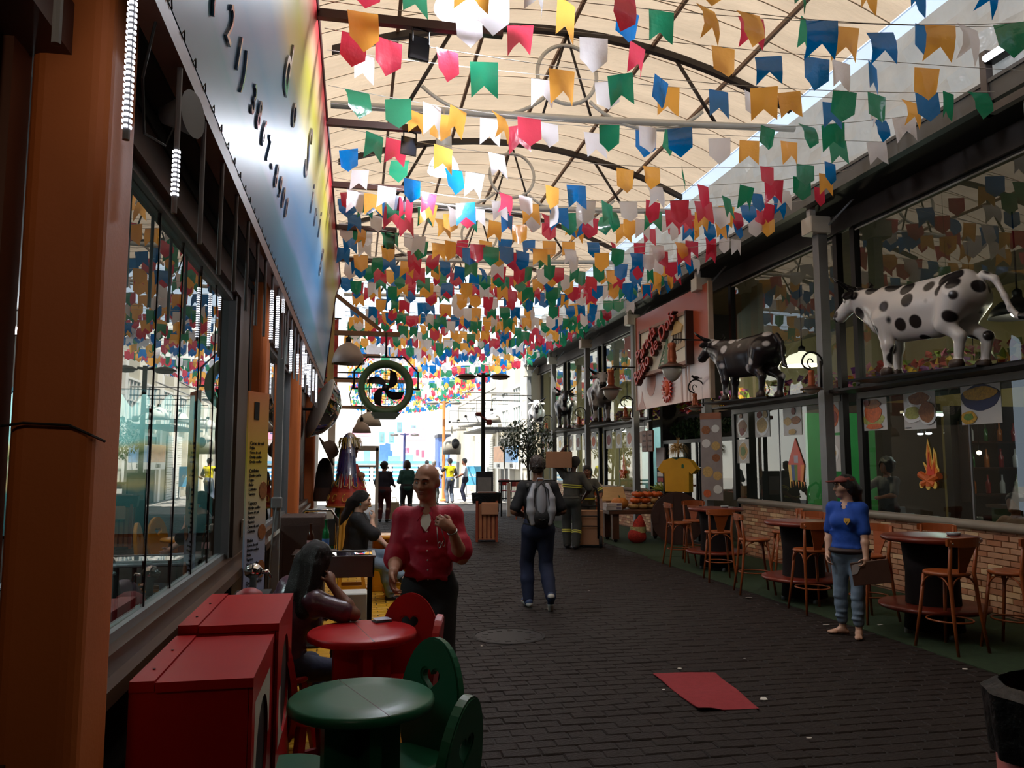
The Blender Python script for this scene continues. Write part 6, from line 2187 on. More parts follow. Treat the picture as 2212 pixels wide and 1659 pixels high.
lpx = atY(1043, 1100, 19.6).x
lp = lamp_post('tall dark double-headed lamp post behind the slatted bin', lpx, 19.6, 3.92, black_metal, brown_beam, .42)
cb_ = T('control_box', 'black box with a pale notice strapped at the foot of the tall dark lamp post', 'box', (lpx, 19.34, 0), rad(-11))
MB().rbox((0, 0, .72), (.42, .22, 1.44), .01).obj('box_body', black_metal, cb_)
MB().span((-.17, -.115, .82), (.17, -.11, 1.3)).obj('notice', S('notice_grey', (130, 130, 130), rough=.6), cb_)
MB().span((-.15, -.118, .84), (.15, -.114, .94)).obj('lower_panel', S('notice_taupe', (130, 110, 94)), cb_)
sd_ = T('security_camera', 'pair of red-brown plugs clipped on the tall dark lamp post', 'fitting', (lpx, 19.52, 2.75))
MB().rbox((-.13, 0, .12), (.14, .08, .1), .02).rbox((.14, 0, -.08), (.14, .08, .14), .02).tube([(-.1, 0, .1), (.1, 0, -.05)], .02).obj('plug', S('plug_red', (120, 34, 30)), sd_)

# ================================================================ hand truck with cartons
ht_ = T('hand_truck', 'dark tubular hand truck loaded with cartons', 'hand truck', (4.55, 15.25, 0), rad(-14))
fm = MB(True)
fm.tube([(-.21, -.06, .18), (-.21, -.14, 1.0), (-.17, -.16, 1.17), (0, -.17, 1.25), (.17, -.16, 1.17), (.21, -.14, 1.0), (.21, -.06, .18)], .024, 8)
fm.obj('tube_frame', S('truck_dark', (44, 40, 42), rough=.4, metal=.4), ht_)
for z in (.42, .62, .82):
    MB().tube([(-.21, -.07 - .08 * (z - .18) / .82, z), (.21, -.07 - .08 * (z - .18) / .82, z)], .013, 6).obj('crossbar', black_metal, ht_)
MB().span((-.22, -.05, .03), (.22, .28, .045)).obj('toe_plate', black_metal, ht_)
for s in (-1, 1):
    MB().lathe([(.06, -.03), (.115, -.03), (.12, -.02), (.12, .02), (.115, .03), (.06, .03)], (0, 0, 0), 20, TR(s * .25, -.08, .12) @ RY(PI / 2)).obj('wheel', rubber, ht_)
cardb = S('carton_brown', (170, 122, 88), rough=.7, var=.08)
for k, (dx, w, h, z) in enumerate(((.05, .50, .34, .046), (.05, .50, .33, .387))):
    bx = T('brown_carton', ['lower', 'upper'][k] + ' brown carton on the hand truck', 'box', (4.55 + .04 + dx, 15.25 + .12, z), rad(-14), 'cartons on the hand truck')
    MB().rbox((0, 0, h / 2), (w, .3, h), .004).obj('carton', cardb, bx)
    MB().span((-w / 2 - .001, -.02, h), (w / 2 + .001, .02, h + .002)).obj('tape', S('tape', (196, 160, 120), rough=.3), bx)
for k in range(3):
    bx = T('white_pack', ['bottom', 'middle', 'top'][k] + ' white pack stacked left of the hand truck wheel', 'box', (4.22, 15.3, .155 * k), rad(-10 + 6 * k), 'white packs by the hand truck')
    MB().rbox((0, 0, .076), (.15, .3, .15), .02).obj('pack', S('pack_white', (200, 200, 204), rough=.3, bump=.4, bscale=15), bx)

# ================================================================ people


def V3(p): return Vector(p)


def ik(a, c, l1, l2, pole):
    a, c, pole = Vector(a), Vector(c), Vector(pole)
    d = c - a
    L = min(d.length, (l1 + l2) * .999)
    L = max(L, abs(l1 - l2) * 1.02)
    dn = d.normalized()
    c2 = a + dn * L
    x = (l1 * l1 - l2 * l2 + L * L) / (2 * L)
    hgt = math.sqrt(max(0, l1 * l1 - x * x))
    pp = pole - dn * pole.dot(dn)
    pp = pp.normalized() if pp.length > 1e-5 else dn.orthogonal().normalized()
    return a + dn * x + pp * hgt, c2


def cloth(name, rgb, var=.1, **k):
    return S('cloth_' + name, rgb, rough=k.pop('rough', .8), var=var, scale=k.pop('scale', 9), bump=k.pop('bump', .35), bscale=k.pop('bscale', 14), **k)


def skin(name, rgb):
    return S('skin_' + name, rgb, rough=.42, var=.06, scale=14)


def human(label, loc, face, h=1.7, fem=False, bulk=1.0, vox=.010, sk=None, pose=None, wear=None, hair=None, face_detail=True, group=None, fingers=True):
    """one continuous body under a person Empty, clothes / hair / eyes as children. local +Y is forward, +X the person's right"""
    pose, wear = pose or {}, wear or {}
    t = T('person', label, 'person', loc, rad(face - 90), group)
    Mi = (TR(loc) @ RZ(rad(face - 90))).inverted()
    k = h / 1.7

    def g(key, dflt):
        v = pose.get(key, dflt)
        if isinstance(v, Vector):        # a world point
            return Mi @ v
        return Vector(v)
    P = g('pelvis', (0, 0, .53 * h))
    U = Vector(pose.get('lean', (0, .03, 1))).normalized()
    tw = rad(pose.get('turn', 0))
    Sx = Matrix.Rotation(tw, 3, U) @ Vector((1, 0, 0))
    Sx = (Sx - U * Sx.dot(U)).normalized()
    Fw = U.cross(Sx)
    hipx = Matrix.Rotation(rad(pose.get('hipturn', 0)), 3, 'Z') @ Vector((1, 0, 0))
    sw = (.089 if fem else .099) * h
    sh = {s: P + U * .276 * h + Sx * s * sw for s in (-1, 1)}
    for s, kk in ((-1, 'lshrug'), (1, 'rshrug')):
        sh[s] = sh[s] + U * pose.get(kk, 0) * k
    hip = {s: P + hipx * s * (.056 if fem else .052) * h - Vector((0, 0, .012 * h)) for s in (-1, 1)}
    neck0, neck1 = P + U * .285 * h, P + U * .345 * h
    hy, hp, hr = [rad(a) for a in pose.get('head', (0, 0, 0))]
    HM = (Matrix((Sx, Fw, U)).transposed() @ (RZ(hy) @ RX(hp) @ RY(hr)).to_3x3())
    HC = neck1 + (U * .4 + HM @ Vector((0, .15, .85))) * .058 * h

    def H(x, y, z): return HC + HM @ Vector((x, y, z)) * k
    wr, el, an, kn = {}, {}, {}, {}
    for s, n in ((-1, 'l'), (1, 'r')):
        w0 = g(n + 'w', (s * .155 * h, .03 * h, .485 * h))
        el[s], wr[s] = ik(sh[s], w0, .172 * h, .150 * h, pose.get(n + 'e', (s * .4, -1, -.1)))
        a0 = g(n + 'a', (s * .062 * h, 0, .045 * h))
        kn[s], an[s] = ik(hip[s], a0, .245 * h, .245 * h, pose.get(n + 'k', (s * .15, 1, 0)))
    bk = bulk * k
    B = Blob()

    def torso(b, inf, low=True):
        M3 = Matrix((Sx, Fw, U)).transposed()
        ch = P + U * .195 * h
        wx = .148 if fem else .162
        b.ell(ch + Fw * .006, ((wx + inf / bk) * bk, (.108 + inf / bk) * bk, .165 * k + inf), M3, k=.06)
        if fem:
            for s in (-1, 1):
                b.ell(ch + Fw * .085 * bk + Sx * s * .065 * k - U * .0 * k, (.062 * bk + inf, .052 * bk + inf, .06 * bk + inf), M3, k=.05)
        b.ell(P + U * .085 * h + Fw * .012 * k, (.138 * bk + inf, .108 * bk + inf, .13 * k + inf), M3, k=.06)
        if low:
            b.ell(P + Vector((0, -.01 * k, -.005)), ((.168 if fem else .155) * bk + inf, .118 * bk + inf, .105 * k + inf), k=.06)
        for s in (-1, 1):
            b.cap(ch + U * .075 * h + Sx * s * .05 * k, sh[s], .062 * bk + inf, .052 * bk + inf, k=.05)
    torso(B, 0)
    B.cap(neck0, H(0, -.022, -.055), .058 * bk, .052 * k, k=.04)
    B.cap(neck0 - U * .02, sh[-1] + U * .02, .045 * k, .03 * k, k=.05).cap(neck0 - U * .02, sh[1] + U * .02, .045 * k, .03 * k, k=.05)
    M3 = HM
    hs = k * 1.05
    B.ell(H(0, -.014, .030), (.077 * hs, .097 * hs, .086 * hs), M3, k=.02)
    B.ell(H(0, .020, -.036), (.060 * hs, .072 * hs, .078 * hs), M3, k=.035)
    B.ell(H(0, .064, -.094), (.030 * hs, .026 * hs, .022 * hs), M3, k=.03)
    if face_detail:
        B.ell(H(0, .080, .030), (.052 * hs, .016 * hs, .012 * hs), M3, k=.02)
        for s in (-1, 1):
            B.ell(H(s * .040, .056, -.022), (.028 * hs, .030 * hs, .026 * hs), M3, k=.03)
            B.ell(H(s * .031, .101, .006), (.019 * hs, .018 * hs, .012 * hs), M3, k=.012, sub=True)
            B.ell(H(s * .080, -.008, -.004), (.012 * hs, .024 * hs, .033 * hs), M3 @ RZ(s * .35).to_3x3(), k=.008)
        B.cap(H(0, .088, .014), H(0, .112, -.024), .009 * hs, .0155 * hs, k=.014)
        for s in (-1, 1):
            B.ell(H(s * .013, .100, -.028), (.010 * hs, .011 * hs, .009 * hs), M3, k=.008)
        B.ell(H(0, .091, -.055), (.026 * hs, .011 * hs, .0065 * hs), M3, k=.008)
        B.ell(H(0, .089, -.068), (.022 * hs, .011 * hs, .0075 * hs), M3, k=.008)
        B.ell(H(0, .104, -.0612), (.024 * hs, .008 * hs, .0022 * hs), M3, k=.004, sub=True)
    ar = bk ** .5 * (.92 if fem else 1.0) * k ** .5
    for s, n in ((-1, 'l'), (1, 'r')):
        B.cap(sh[s], el[s], .054 * ar, .041 * ar, k=.03)
        mid = el[s].lerp(wr[s], .3)
        B.cap(el[s], mid, .041 * ar, .043 * ar, k=.02).cap(mid, wr[s], .043 * ar, .026 * ar, k=.02)
        d = Vector(pose.get(n + 'hd', (wr[s] - el[s])))
        d = d.normalized()
        pn = Vector(pose.get(n + 'pn', (-s, 0, 0)))
        pn = (pn - d * pn.dot(d))
        pn = pn.normalized() if pn.length > 1e-4 else d.orthogonal().normalized()
        sd = d.cross(pn)
        thumb = sd * s
        hk = k * (.92 if fem else 1)
        MH = Matrix((sd, d, pn)).transposed()
        B.ell(wr[s] + d * .050 * hk, (.041 * hk, .052 * hk, .0165 * hk), MH, k=.02)
        B.cap(wr[s], wr[s] + d * .04 * hk, .025 * hk, .024 * hk, k=.02)
        if fingers:
            cu = pose.get(n + 'curl', .35)
            for i, (off, ln) in enumerate(((.030, .92), (.010, 1.0), (-.011, .95), (-.030, .76))):
                p = wr[s] + d * (.088 - .006 * abs(i - 1)) * hk + thumb * off * hk
                a = 0
                dd = (d + thumb * off * 1.6).normalized()
                for L, rr, c in ((.042, .0092, .75), (.027, .0085, 1.0), (.021, .0076, .7)):
                    a += cu * c * 1.35
                    q = p + (dd * math.cos(a) + pn * math.sin(a)) * L * ln * hk
                    B.cap(p, q, rr * hk, rr * hk * .94, k=.004)
                    p = q
            p = wr[s] + d * .022 * hk + thumb * .030 * hk + pn * .006
            q = p + (d * .62 + thumb * .62 + pn * (.25 + .4 * cu)).normalized() * .046 * hk
            r_ = q + (d * .85 + thumb * (.35 - .5 * cu) + pn * (.2 + .5 * cu)).normalized() * .034 * hk
            B.cap(p, q, .0135 * hk, .0115 * hk, k=.012).cap(q, r_, .011 * hk, .009 * hk, k=.004)
        # legs
        B.cap(hip[s], kn[s], .088 * bk, .056 * ar, k=.04)
        cm_ = kn[s].lerp(an[s], .32)
        back = (cm_ - hip[s].lerp(an[s], .6))
        cal = cm_ - (Vector(pose.get(n + 'k', (0, 1, 0))).normalized()) * .014 * k
        B.cap(kn[s], cal, .053 * ar, .055 * ar, k=.03).cap(cal, an[s], .055 * ar, .034 * ar, k=.03)
        fd = Vector(pose.get(n + 'f', (s * .18, 1, 0))).normalized()
        fu = Vector((0, 0, 1)) - fd * fd.z
        heel = an[s] - fd * .035 * k - fu * .022 * k
        toe = an[s] + fd * .145 * k - fu * .028 * k
        B.cap(heel, an[s] + fd * .02, .032 * k, .036 * k, k=.02).cap(an[s] + fd * .02 - fu * .008 * k, toe, .034 * k, .018 * k, k=.02)
        sdv = fd.cross(fu)
        B.cap(an[s] + fd * .09 * k - fu * .026 * k + sdv * .02, an[s] + fd * .15 * k - fu * .03 * k + sdv * .016, .02 * k, .014 * k, k=.015)
        B.cap(an[s] + fd * .09 * k - fu * .026 * k - sdv * .02, an[s] + fd * .13 * k - fu * .03 * k - sdv * .024, .02 * k, .013 * k, k=.015)
    B.obj('body', sk, t, vox)
    # eyes, brows, lips
    if face_detail:
        e = MB(True)
        for s in (-1, 1):
            e.m(0).ball(tuple(H(s * .031, .0775, .006)), .0125 * k, 12, 8)
            gz = pose.get('gaze', 0)
            e.m(1).ball(tuple(H(s * .031 + gz * .006, .0872, .006)), .0052 * k, 10, 7)
        e.obj('eyes', [S('eye_white', (214, 206, 200), rough=.2), S('iris_dark', (38, 24, 18), rough=.15)], t)
        hb_ = MB(True)
        for s in (-1, 1):
            hb_.tube([tuple(H(s * .014, .1005, .030)), tuple(H(s * .032, .098, .036)), tuple(H(s * .050, .084, .030))], [.004 * k, .0052 * k, .003 * k], 6)
        hb_.obj('eyebrows', S('brow_' + str(pose.get('brow', 'dark')), (60, 44, 36) if pose.get('brow') == 'grey' else (28, 20, 17), rough=.8), t)
        lp_ = Blob()
        lp_.ell(H(0, .094, -.0555), (.023 * hs, .0095 * hs, .0055 * hs), M3, k=.004).ell(H(0, .092, -.0675), (.019 * hs, .0095 * hs, .0062 * hs), M3, k=.003)
        lp_.obj('lips', S('lips', (150, 84, 76), rough=.4), t, .004)
    # clothes
    if 'pants' in wear:
        m_, ln, loose = wear['pants'][:3]
        b = Blob()
        b.ell(P + Vector((0, -.01 * k, -.005)), ((.172 if fem else .160) * bk + .012, .120 * bk + .014, .115 * k + .012), k=.05)
        b.ell(P + U * .055 * h, (.143 * bk + .012, .110 * bk + .012, .07 * k), k=.05)
        for s in (-1, 1):
            b.cap(hip[s], kn[s], .093 * bk + .006, (.062 + loose) * ar + .006, k=.05)
            end = kn[s].lerp(an[s], ln)
            mid = kn[s].lerp(end, .45)
            b.cap(kn[s], mid, (.062 + loose) * ar + .006, (.060 + loose) * ar + .006, k=.03).cap(mid, end, (.060 + loose) * ar + .006, (.046 + loose) * ar + .006, k=.03)
            if ln < .95:
                dd = (end - kn[s]).normalized()
                b.cap(end - dd * .025, end + dd * .004, (.050 + loose) * ar + .007, (.050 + loose) * ar + .007, k=.004)
            for q, f in ((kn[s].lerp(end, .16), 1), (kn[s].lerp(end, .7), -1), (kn[s].lerp(end, .88), 1)):
                b.ell(q + Vector((.012 * f, .03, 0)), (.05 * ar + loose, .035, .012), k=.03)
        b.obj('trousers', m_, t, vox)
    if 'top' in wear:
        m_, sl, hem, inf = wear['top'][:4]
        b = Blob()
        torso(b, inf, hem < .5)
        for s in (-1, 1):
            f = sl if not isinstance(sl, (tuple, list)) else sl[0 if s < 0 else 1]
            e1 = sh[s].lerp(el[s], min(1, f))
            b.cap(sh[s], e1, .050 * ar + inf, .047 * ar + inf + .006, k=.04)
            if f > 1:
                b.cap(el[s], el[s].lerp(wr[s], f - 1), .050 * ar + inf, .038 * ar + inf, k=.03)
            elif wear.get('cuff'):
                dd = (e1 - sh[s]).normalized()
                b.cap(e1 - dd * .03, e1 + dd * .012, .060 * ar + inf + .008, .060 * ar + inf + .008, k=.008)
        if hem < .5:
            b.cap(P + Vector((0, 0, -.02 * k)), P + Vector((0, 0, hem * h - .53 * h)), .14 * bk + inf, .15 * bk + inf, k=.06) if wear.get('tunic') else None
            b.cut(P + Vector((0, 0, (hem - .53) * h)), (0, 0, -1))
        else:
            b.ell(P + U * .03 * h, (.150 * bk + inf + .012, .115 * bk + inf + .015, .05 * k), k=.05)
            b.cut(P + U * (hem - .53) * h, tuple(-U))
        b.cap(neck0 - U * .02, neck0 + U * .018, .070 * k + inf * .4, .064 * k + inf * .4, k=.03)
        b.cap(neck0 + U * .008, neck0 + U * .10, .060 * k, .060 * k, k=.004, sub=True)
        if wear.get('open'):
            b.cap(neck0 + Fw * .10 * k + U * .03, neck0 + Fw * .135 * k - U * wear['open'] * k, .045 * k, .014, k=.006, sub=True)
        rf = random.Random(len(label))
        for q in range(wear.get('folds', 6)):
            a = rf.uniform(-.9, .9)
            c = P + U * (rf.uniform(.03, .19) * h) + Sx * a * .13 * bk + Fw * (.10 * bk * math.sqrt(max(0, 1 - a * a)) + inf)
            b.cap(c - Sx * .05 + U * rf.uniform(-.03, .03), c + Sx * .05 + U * rf.uniform(-.03, .03), .010, .006, k=.03)
        b.obj(wear.get('topname', 'shirt'), m_, t, vox)
    if 'collar' in wear:
        cb2 = MB(True)
        for s in (-1, 1):
            a = [neck0 + U * .022 * k + Sx * s * .062 * k + Fw * .02 * k, neck0 + U * .032 * k + Sx * s * .058 * k - Fw * .035 * k, neck0 + U * .012 * k + Sx * s * .02 * k + Fw * .085 * k,
                 neck0 - U * .035 * k + Sx * s * .055 * k + Fw * .105 * k, neck0 - U * .012 * k + Sx * s * .105 * k + Fw * .05 * k, neck0 + U * .002 * k + Sx * s * .10 * k - Fw * .03 * k]
            cb2.add([tuple(q) for q in a] + [tuple(q + U * .010) for q in a], [(0, 1, 5, 4), (0, 4, 3, 2), (10, 11, 7, 6), (8, 9, 10, 6), (2, 3, 9, 8), (3, 4, 10, 9), (4, 5, 11, 10), (0, 2, 8, 6), (1, 0, 6, 7)])
        cb2.obj('collar', wear['collar'], t)
    if 'shoes' in wear:
        m_, sole = wear['shoes']
        for s, n in ((-1, 'l'), (1, 'r')):
            b, b2 = Blob(), Blob()
            fd = Vector(pose.get(n + 'f', (s * .18, 1, 0))).normalized()
            fu = Vector((0, 0, 1)) - fd * fd.z
            h0 = an[s] - fd * .04 * k - fu * .022 * k
            t0 = an[s] + fd * .16 * k - fu * .026 * k
            b.cap(h0, t0, .040 * k, .034 * k, k=.02).cap(an[s] - fu * .02, an[s] + fu * .012, .045 * k, .043 * k, k=.03)
            b2.cap(h0 - fu * .016, t0 - fu * .010, .040 * k, .035 * k, k=.02)
            b2.ell((h0 + t0) / 2 + fu * .055, (.2, .2, .045), k=.004, sub=True)
            so_ = b.obj('shoe', m_, t, vox)
            if sole:
                b2.obj('sole', sole, so_, vox)
    if hair:
        kind, hm = hair[0], hair[1]
        b = Blob()
        inf = hair[2] if len(hair) > 2 else .010
        b.ell(H(0, -.018, .034), ((.077 + inf) * hs, (.097 + inf) * hs, (.086 + inf) * hs), M3, k=.02)
        if kind == 'short':
            b.ell(H(0, -.05, -.03), (.070 * hs, .062 * hs, .06 * hs), M3, k=.03)
            b.ell(H(0, .115, -.045), (.105 * hs, .085 * hs, .105 * hs), M3, k=.015, sub=True)
            b.ell(H(0, -.03, -.13), (.09 * hs, .08 * hs, .06 * hs), M3, k=.015, sub=True)
        elif kind in ('long', 'pony', 'bun', 'bob', 'afro'):
            b.ell(H(0, -.05, -.02), (.085 * hs, .065 * hs, .085 * hs), M3, k=.03)
            if kind == 'long':
                dn = Vector((0, 0, -1)) if not pose.get('hairdir') else Vector(pose['hairdir']).normalized()
                base = H(0, -.075, -.02)
                for s in (-1, 0, 1):
                    b.cap(base + HM @ Vector((s * .055, .01 * (s != 0), 0)) * k, base + HM @ Vector((s * .075, -.03, 0)) * k + dn * .30 * k, .062 * hs, .05 * hs, k=.03)
                for s in (-1, 1):
                    b.cap(H(s * .072, .0, .02), H(s * .085, -.005, -.14), .03 * hs, .036 * hs, k=.03)
            if kind == 'pony':
                dn = Vector(pose.get('hairdir', (0, -.35, -1))).normalized()
                b.cap(H(0, -.10, -.01), H(0, -.125, -.05), .045 * hs, .06 * hs, k=.03)
                b.cap(H(0, -.12, -.04), H(0, -.12, -.04) + dn * .20 * k, .062 * hs, .045 * hs, k=.03).cap(H(0, -.12, -.04) + dn * .20 * k, H(0, -.12, -.04) + dn * .32 * k, .045 * hs, .014 * hs, k=.03)
            if kind == 'bun':
                b.ell(H(0, -.125, .015), (.05 * hs, .045 * hs, .05 * hs), M3, k=.01)
            if kind == 'afro':
                b.ell(H(0, -.04, .02), (.125 * hs, .13 * hs, .135 * hs), M3, k=.03)
                for q in range(26):
                    rr2 = random.Random(q)
                    a, e2 = rr2.uniform(0, 6.28), rr2.uniform(-.6, 1.5)
                    b.ell(H(.115 * math.cos(a) * math.cos(e2), -.04 + .12 * math.sin(a) * math.cos(e2), .02 + .125 * math.sin(e2)), (.035 * hs,) * 3, M3, k=.01)
            if kind == 'bob':
                for s in (-1, 1):
                    b.cap(H(s * .07, -.02, .02), H(s * .082, -.015, -.075), .036 * hs, .04 * hs, k=.03)
                b.ell(H(0, -.065, -.05), (.085 * hs, .055 * hs, .06 * hs), M3, k=.03)
            b.ell(H(0, .110, -.030), (.070 * hs, .080 * hs, .095 * hs), M3, k=.015, sub=True)
        if vox < .012:
            # strands break up the surface
            rr3 = random.Random(len(label))
            for q in range(34):
                a = rr3.uniform(-1.9, 1.9)
                e2 = rr3.uniform(.0, 1.2)
                p0 = H((.082 + inf) * math.sin(a) * math.cos(e2), -.018 - (.10 + inf) * math.cos(a) * math.cos(e2), .034 + (.090 + inf) * math.sin(e2))
                p1 = H((.084 + inf) * math.sin(a), -.02 - (.102 + inf) * math.cos(a), -.01)
                b.cap(p0, p1, .007, .005, k=.012)
        b.obj('hair', hm, t, max(vox * .9, .006))
    t_info = dict(P=P, U=U, Sx=Sx, Fw=Fw, H=H, HM=HM, HC=HC, sh=sh, el=el, wr=wr, kn=kn, an=an, k=k, neck=neck0, Mi=Mi, hip=hip)
    return t, t_info


sk_tan, sk_brown, sk_light, sk_dark = skin('tan', (178, 128, 104)), skin('brown', (122, 78, 58)), skin('light', (204, 160, 136)), skin('dark', (78, 50, 40))
hair_black = S('hair_black', (18, 14, 14), rough=.4, var=.3, scale=30, bump=.8, bscale=90, stretch=(6, 6, 1))
hair_brown = S('hair_dark_brown', (42, 28, 22), rough=.5, var=.3, scale=30, bump=.7, bscale=70)
c_black = cloth('black', (22, 21, 24))
c_red = cloth('crimson', (184, 20, 56), rough=.6, bump=.5, bscale=9, var=.06)
c_jeans = cloth('jeans_pale', (116, 134, 152), var=.15)
c_navyj = cloth('jeans_dark', (30, 38, 66), var=.2)
shoe_blk = S('shoe_black', (24, 22, 24), rough=.4)

# --- bald man in the red shirt
loc = Vector((.50, 5.36, 0))
man, I = human('bald man in a crimson shirt and black trousers standing behind the red chairs', loc, 253, 1.66, bulk=1.06, vox=.0072, sk=sk_tan,
               pose=dict(pelvis=(0, .0, .87), lean=(.03, .02, 1), head=(-16, -6, -3), turn=4, brow='grey', gaze=1.0,
                         rw=atY(849, 1236, 5.12), re=(.22, -1, -.1), rhd=(-.05, .35, -1), rpn=(-1, .2, 0), rcurl=.45,
                         lw=atY(975, 1143, 5.10), le=(-.25, -.35, -1), lhd=(.62, .25, .5), lpn=(.3, -.9, -.2), lcurl=.75),
               wear=dict(pants=(c_black, .97, .012), top=(c_red, (.78, .92), .575, .016), cuff=True, collar=c_red, open=.10, shoes=(shoe_blk, None), folds=14))
ub = MB(True)
n0, k_ = I['neck'], I['k']
ub.add([tuple(n0 + I['Fw'] * .055 * k_ + I['Sx'] * x * k_ + I['U'] * z * k_ + I['Fw'] * y * k_) for x, y, z in ((-.045, .02, .01), (.045, .02, .01), (.030, .072, -.06), (-.030, .072, -.06), (0, .085, -.10))], [(0, 1, 2, 3), (3, 2, 4)])
ub.obj('undershirt', white_plain, man)
bt = MB(True)
for q in range(6):
    p = I['P'] + I['U'] * (.04 + .037 * q) * 1.66 + I['Fw'] * (.140 + .004 * (q % 2) - .012 * (q > 4)) * k_ + I['Sx'] * -.01
    bt.ball(tuple(p), .0055, 8, 5)
bt.obj('buttons', white_plain, man)
wt_ = MB(True)
w_ = I['wr'][-1]
dw = (I['wr'][-1] - I['el'][-1]).normalized()
cir = []
a1 = dw.orthogonal().normalized()
a2 = dw.cross(a1)
for q in range(20):
    a = 2 * PI * q / 20
    cir.append(tuple(w_ - dw * .02 + (a1 * math.cos(a) + a2 * math.sin(a)) * .031))
wt_.tube(cir, .006, 6, closed=True)
wt_.obj('bracelet', steel, man)
gl = T('eyeglasses', 'folded spectacles hanging from the bald man\'s hand at his chest', 'glasses', I['Mi'].inverted() @ (I['wr'][-1] + Vector((.05, .07, -.06))), rad(60))
gb2 = MB(True)
for x in (-.032, .032):
    gb2.tube([(x + .024 * math.cos(a), 0, .019 * math.sin(a) - .03) for a in np.linspace(0, 2 * PI, 17)[:-1]], .003, 5, closed=True)
gb2.tube([(-.01, 0, -.026), (.01, 0, -.026)], .003, 5).tube([(-.056, 0, -.025), (-.03, .02, .08)], .003, 5).tube([(.056, 0, -.025), (.03, .02, .085)], .003, 5)
gb2.obj('frame', steel, gl)

# --- man with the backpack
loc = Vector((2.11, 9.06, 0))
bp, I = human('man with a grey and black backpack walking away down the alley', loc, 86, 1.74, bulk=1.04, vox=.0095, sk=sk_brown,
              pose=dict(pelvis=(0, .03, .915), lean=(0, .04, 1), head=(-14, 3, 0), la=(-.10, .16, .082), ra=(.105, -.20, .165), rf=(.08, .62, -.78), rk=(0, 1, 0),
                        lw=(-.15, .22, 1.06), le=(-.6, -.5, -.8), lhd=(.5, .8, .2), lcurl=.7, rw=(.15, .22, 1.06), re=(.6, -.5, -.8), rhd=(-.5, .8, .2), rcurl=.7),
              wear=dict(pants=(c_navyj, .97, .008), top=(c_black, .85, .50, .014), shoes=(S('sneaker_blue', (50, 66, 100), rough=.6), white_plain)),
              hair=('short', hair_brown, .004))
bk = T('backpack', 'grey and black backpack worn by the walking man', 'backpack', loc, rad(-4))
Mb = TR(I['P'] + I['U'] * .165 * 1.74 - I['Fw'] * .185) @ RX(rad(-4))
b = Blob()
b.ell((0, .02, -.01), (.165, .075, .26), k=.03).ell((0, -.0, -.15), (.165, .085, .11), k=.05).ell((0, .02, .14), (.13, .06, .12), k=.05)
o = b.obj('bag_body', S('bag_black', (26, 26, 28), rough=.6, bump=.2), bk, .011)
o.matrix_local = Mb
gpan = S('bag_grey', (158, 158, 164), rough=.4, var=.08)
b = Blob()
b.ell((0, -.045, .03), (.062, .050, .20), k=.02)
o = b.obj('front_pocket', gpan, bk, .008)
o.matrix_local = Mb
for s in (-1, 1):
    b = Blob()
    b.chain([(s * .075, -.015, .21), (s * .115, -.040, .06), (s * .120, -.045, -.08), (s * .10, -.035, -.22)], [.03, .048, .05, .03], k=.02)
    o = b.obj('side_panel', gpan, bk, .009)
    o.matrix_local = Mb
    b = Blob()
    q = [I['sh'][s] * .72 + I['neck'] * .28 - I['Fw'] * .10, I['sh'][s] * .72 + I['neck'] * .28 + I['U'] * .035, I['sh'][s] * .75 + I['neck'] * .25 + I['Fw'] * .10 - I['U'] * .05, I['sh'][s] * .8 + I['P'] * .2 + I['Fw'] * .11]
    b.chain([tuple(p) for p in q], [.03, .03, .03, .026], k=.02)
    b.obj('strap', S('bag_black', (26, 26, 28)), bk, .010)
hd = MB(True).tube([(-.04, .0, .25), (-.03, -.02, .29), (.03, -.02, .29), (.04, 0, .25)], .009, 6)
zb = MB(True).tube([(-.085, -.06, -.16), (-.09, -.075, .0), (-.075, -.075, .16), (0, -.065, .24), (.075, -.075, .16), (.09, -.075, .0), (.085, -.06, -.16), (0, -.09, -.19)], .010, 6, closed=True)
o = zb.obj('piping', S('bag_black', (26, 26, 28)), bk)
o.matrix_local = Mb
o = hd.obj('top_loop', gpan, bk)
o.matrix_local = Mb

# --- woman in the blue polo
loc = Vector((4.80, 7.10, 0))
c_blue = cloth('royal_blue', (24, 74, 168), var=.08, bump=.3)
wb_, I = human('woman in a royal blue polo shirt and brown cap holding a menu board', loc, 214, 1.53, fem=True, bulk=1.12, vox=.0085, sk=sk_light,
               pose=dict(head=(-46, -2, 0), la=(-.085, .06, .045), ra=(.10, -.02, .045), rf=(.75, .6, 0), lf=(-.35, 1, 0), lw=(-.215, .14, .735), le=(-.6, -1, 0), lhd=(.15, .55, -.8), lpn=(1, .2, 0), lcurl=.75,
                         rw=(.17, .10, .78), re=(.6, -1, 0), rcurl=.5, hairdir=(.2, -.75, -.85)),
               wear=dict(pants=(c_jeans, .72, .0), top=(c_blue, .82, .50, .013), collar=c_blue, open=.04, topname='polo_shirt'),
               hair=('pony', hair_black, .010))
cp = Blob()
cp.ell(I['H'](0, -.012, .055), (.094 * .9, .114 * .9, .072 * .9), I['HM'], k=.02)
cp.cut(I['H'](0, 0, .052), tuple(I['HM'] @ Vector((0, 0, -1))))
cp.obj('cap', S('cap_brown', (112, 44, 34), rough=.7, var=.1), wb_, .008)
vb = Blob()
vb.ell(I['H'](0, .125, .062), (.07 * .9, .075 * .9, .010), I['HM'], k=.01)
vb.obj('cap_visor', S('cap_brown', (112, 44, 34)), wb_, .006)
cl_ = MB()
cl_.box(tuple(I['H'](.0, -.17, -.05)), (.03, .02, .03))
cl_.obj('hair_clip', white_plain, wb_)
wbelt = Blob()
wbelt.ell(I['P'] + I['U'] * .015, (.208, .170, .052), k=.01)
wbelt.obj('waist_pouch', S('pouch_brown', (46, 26, 22), rough=.6), wb_, .010)

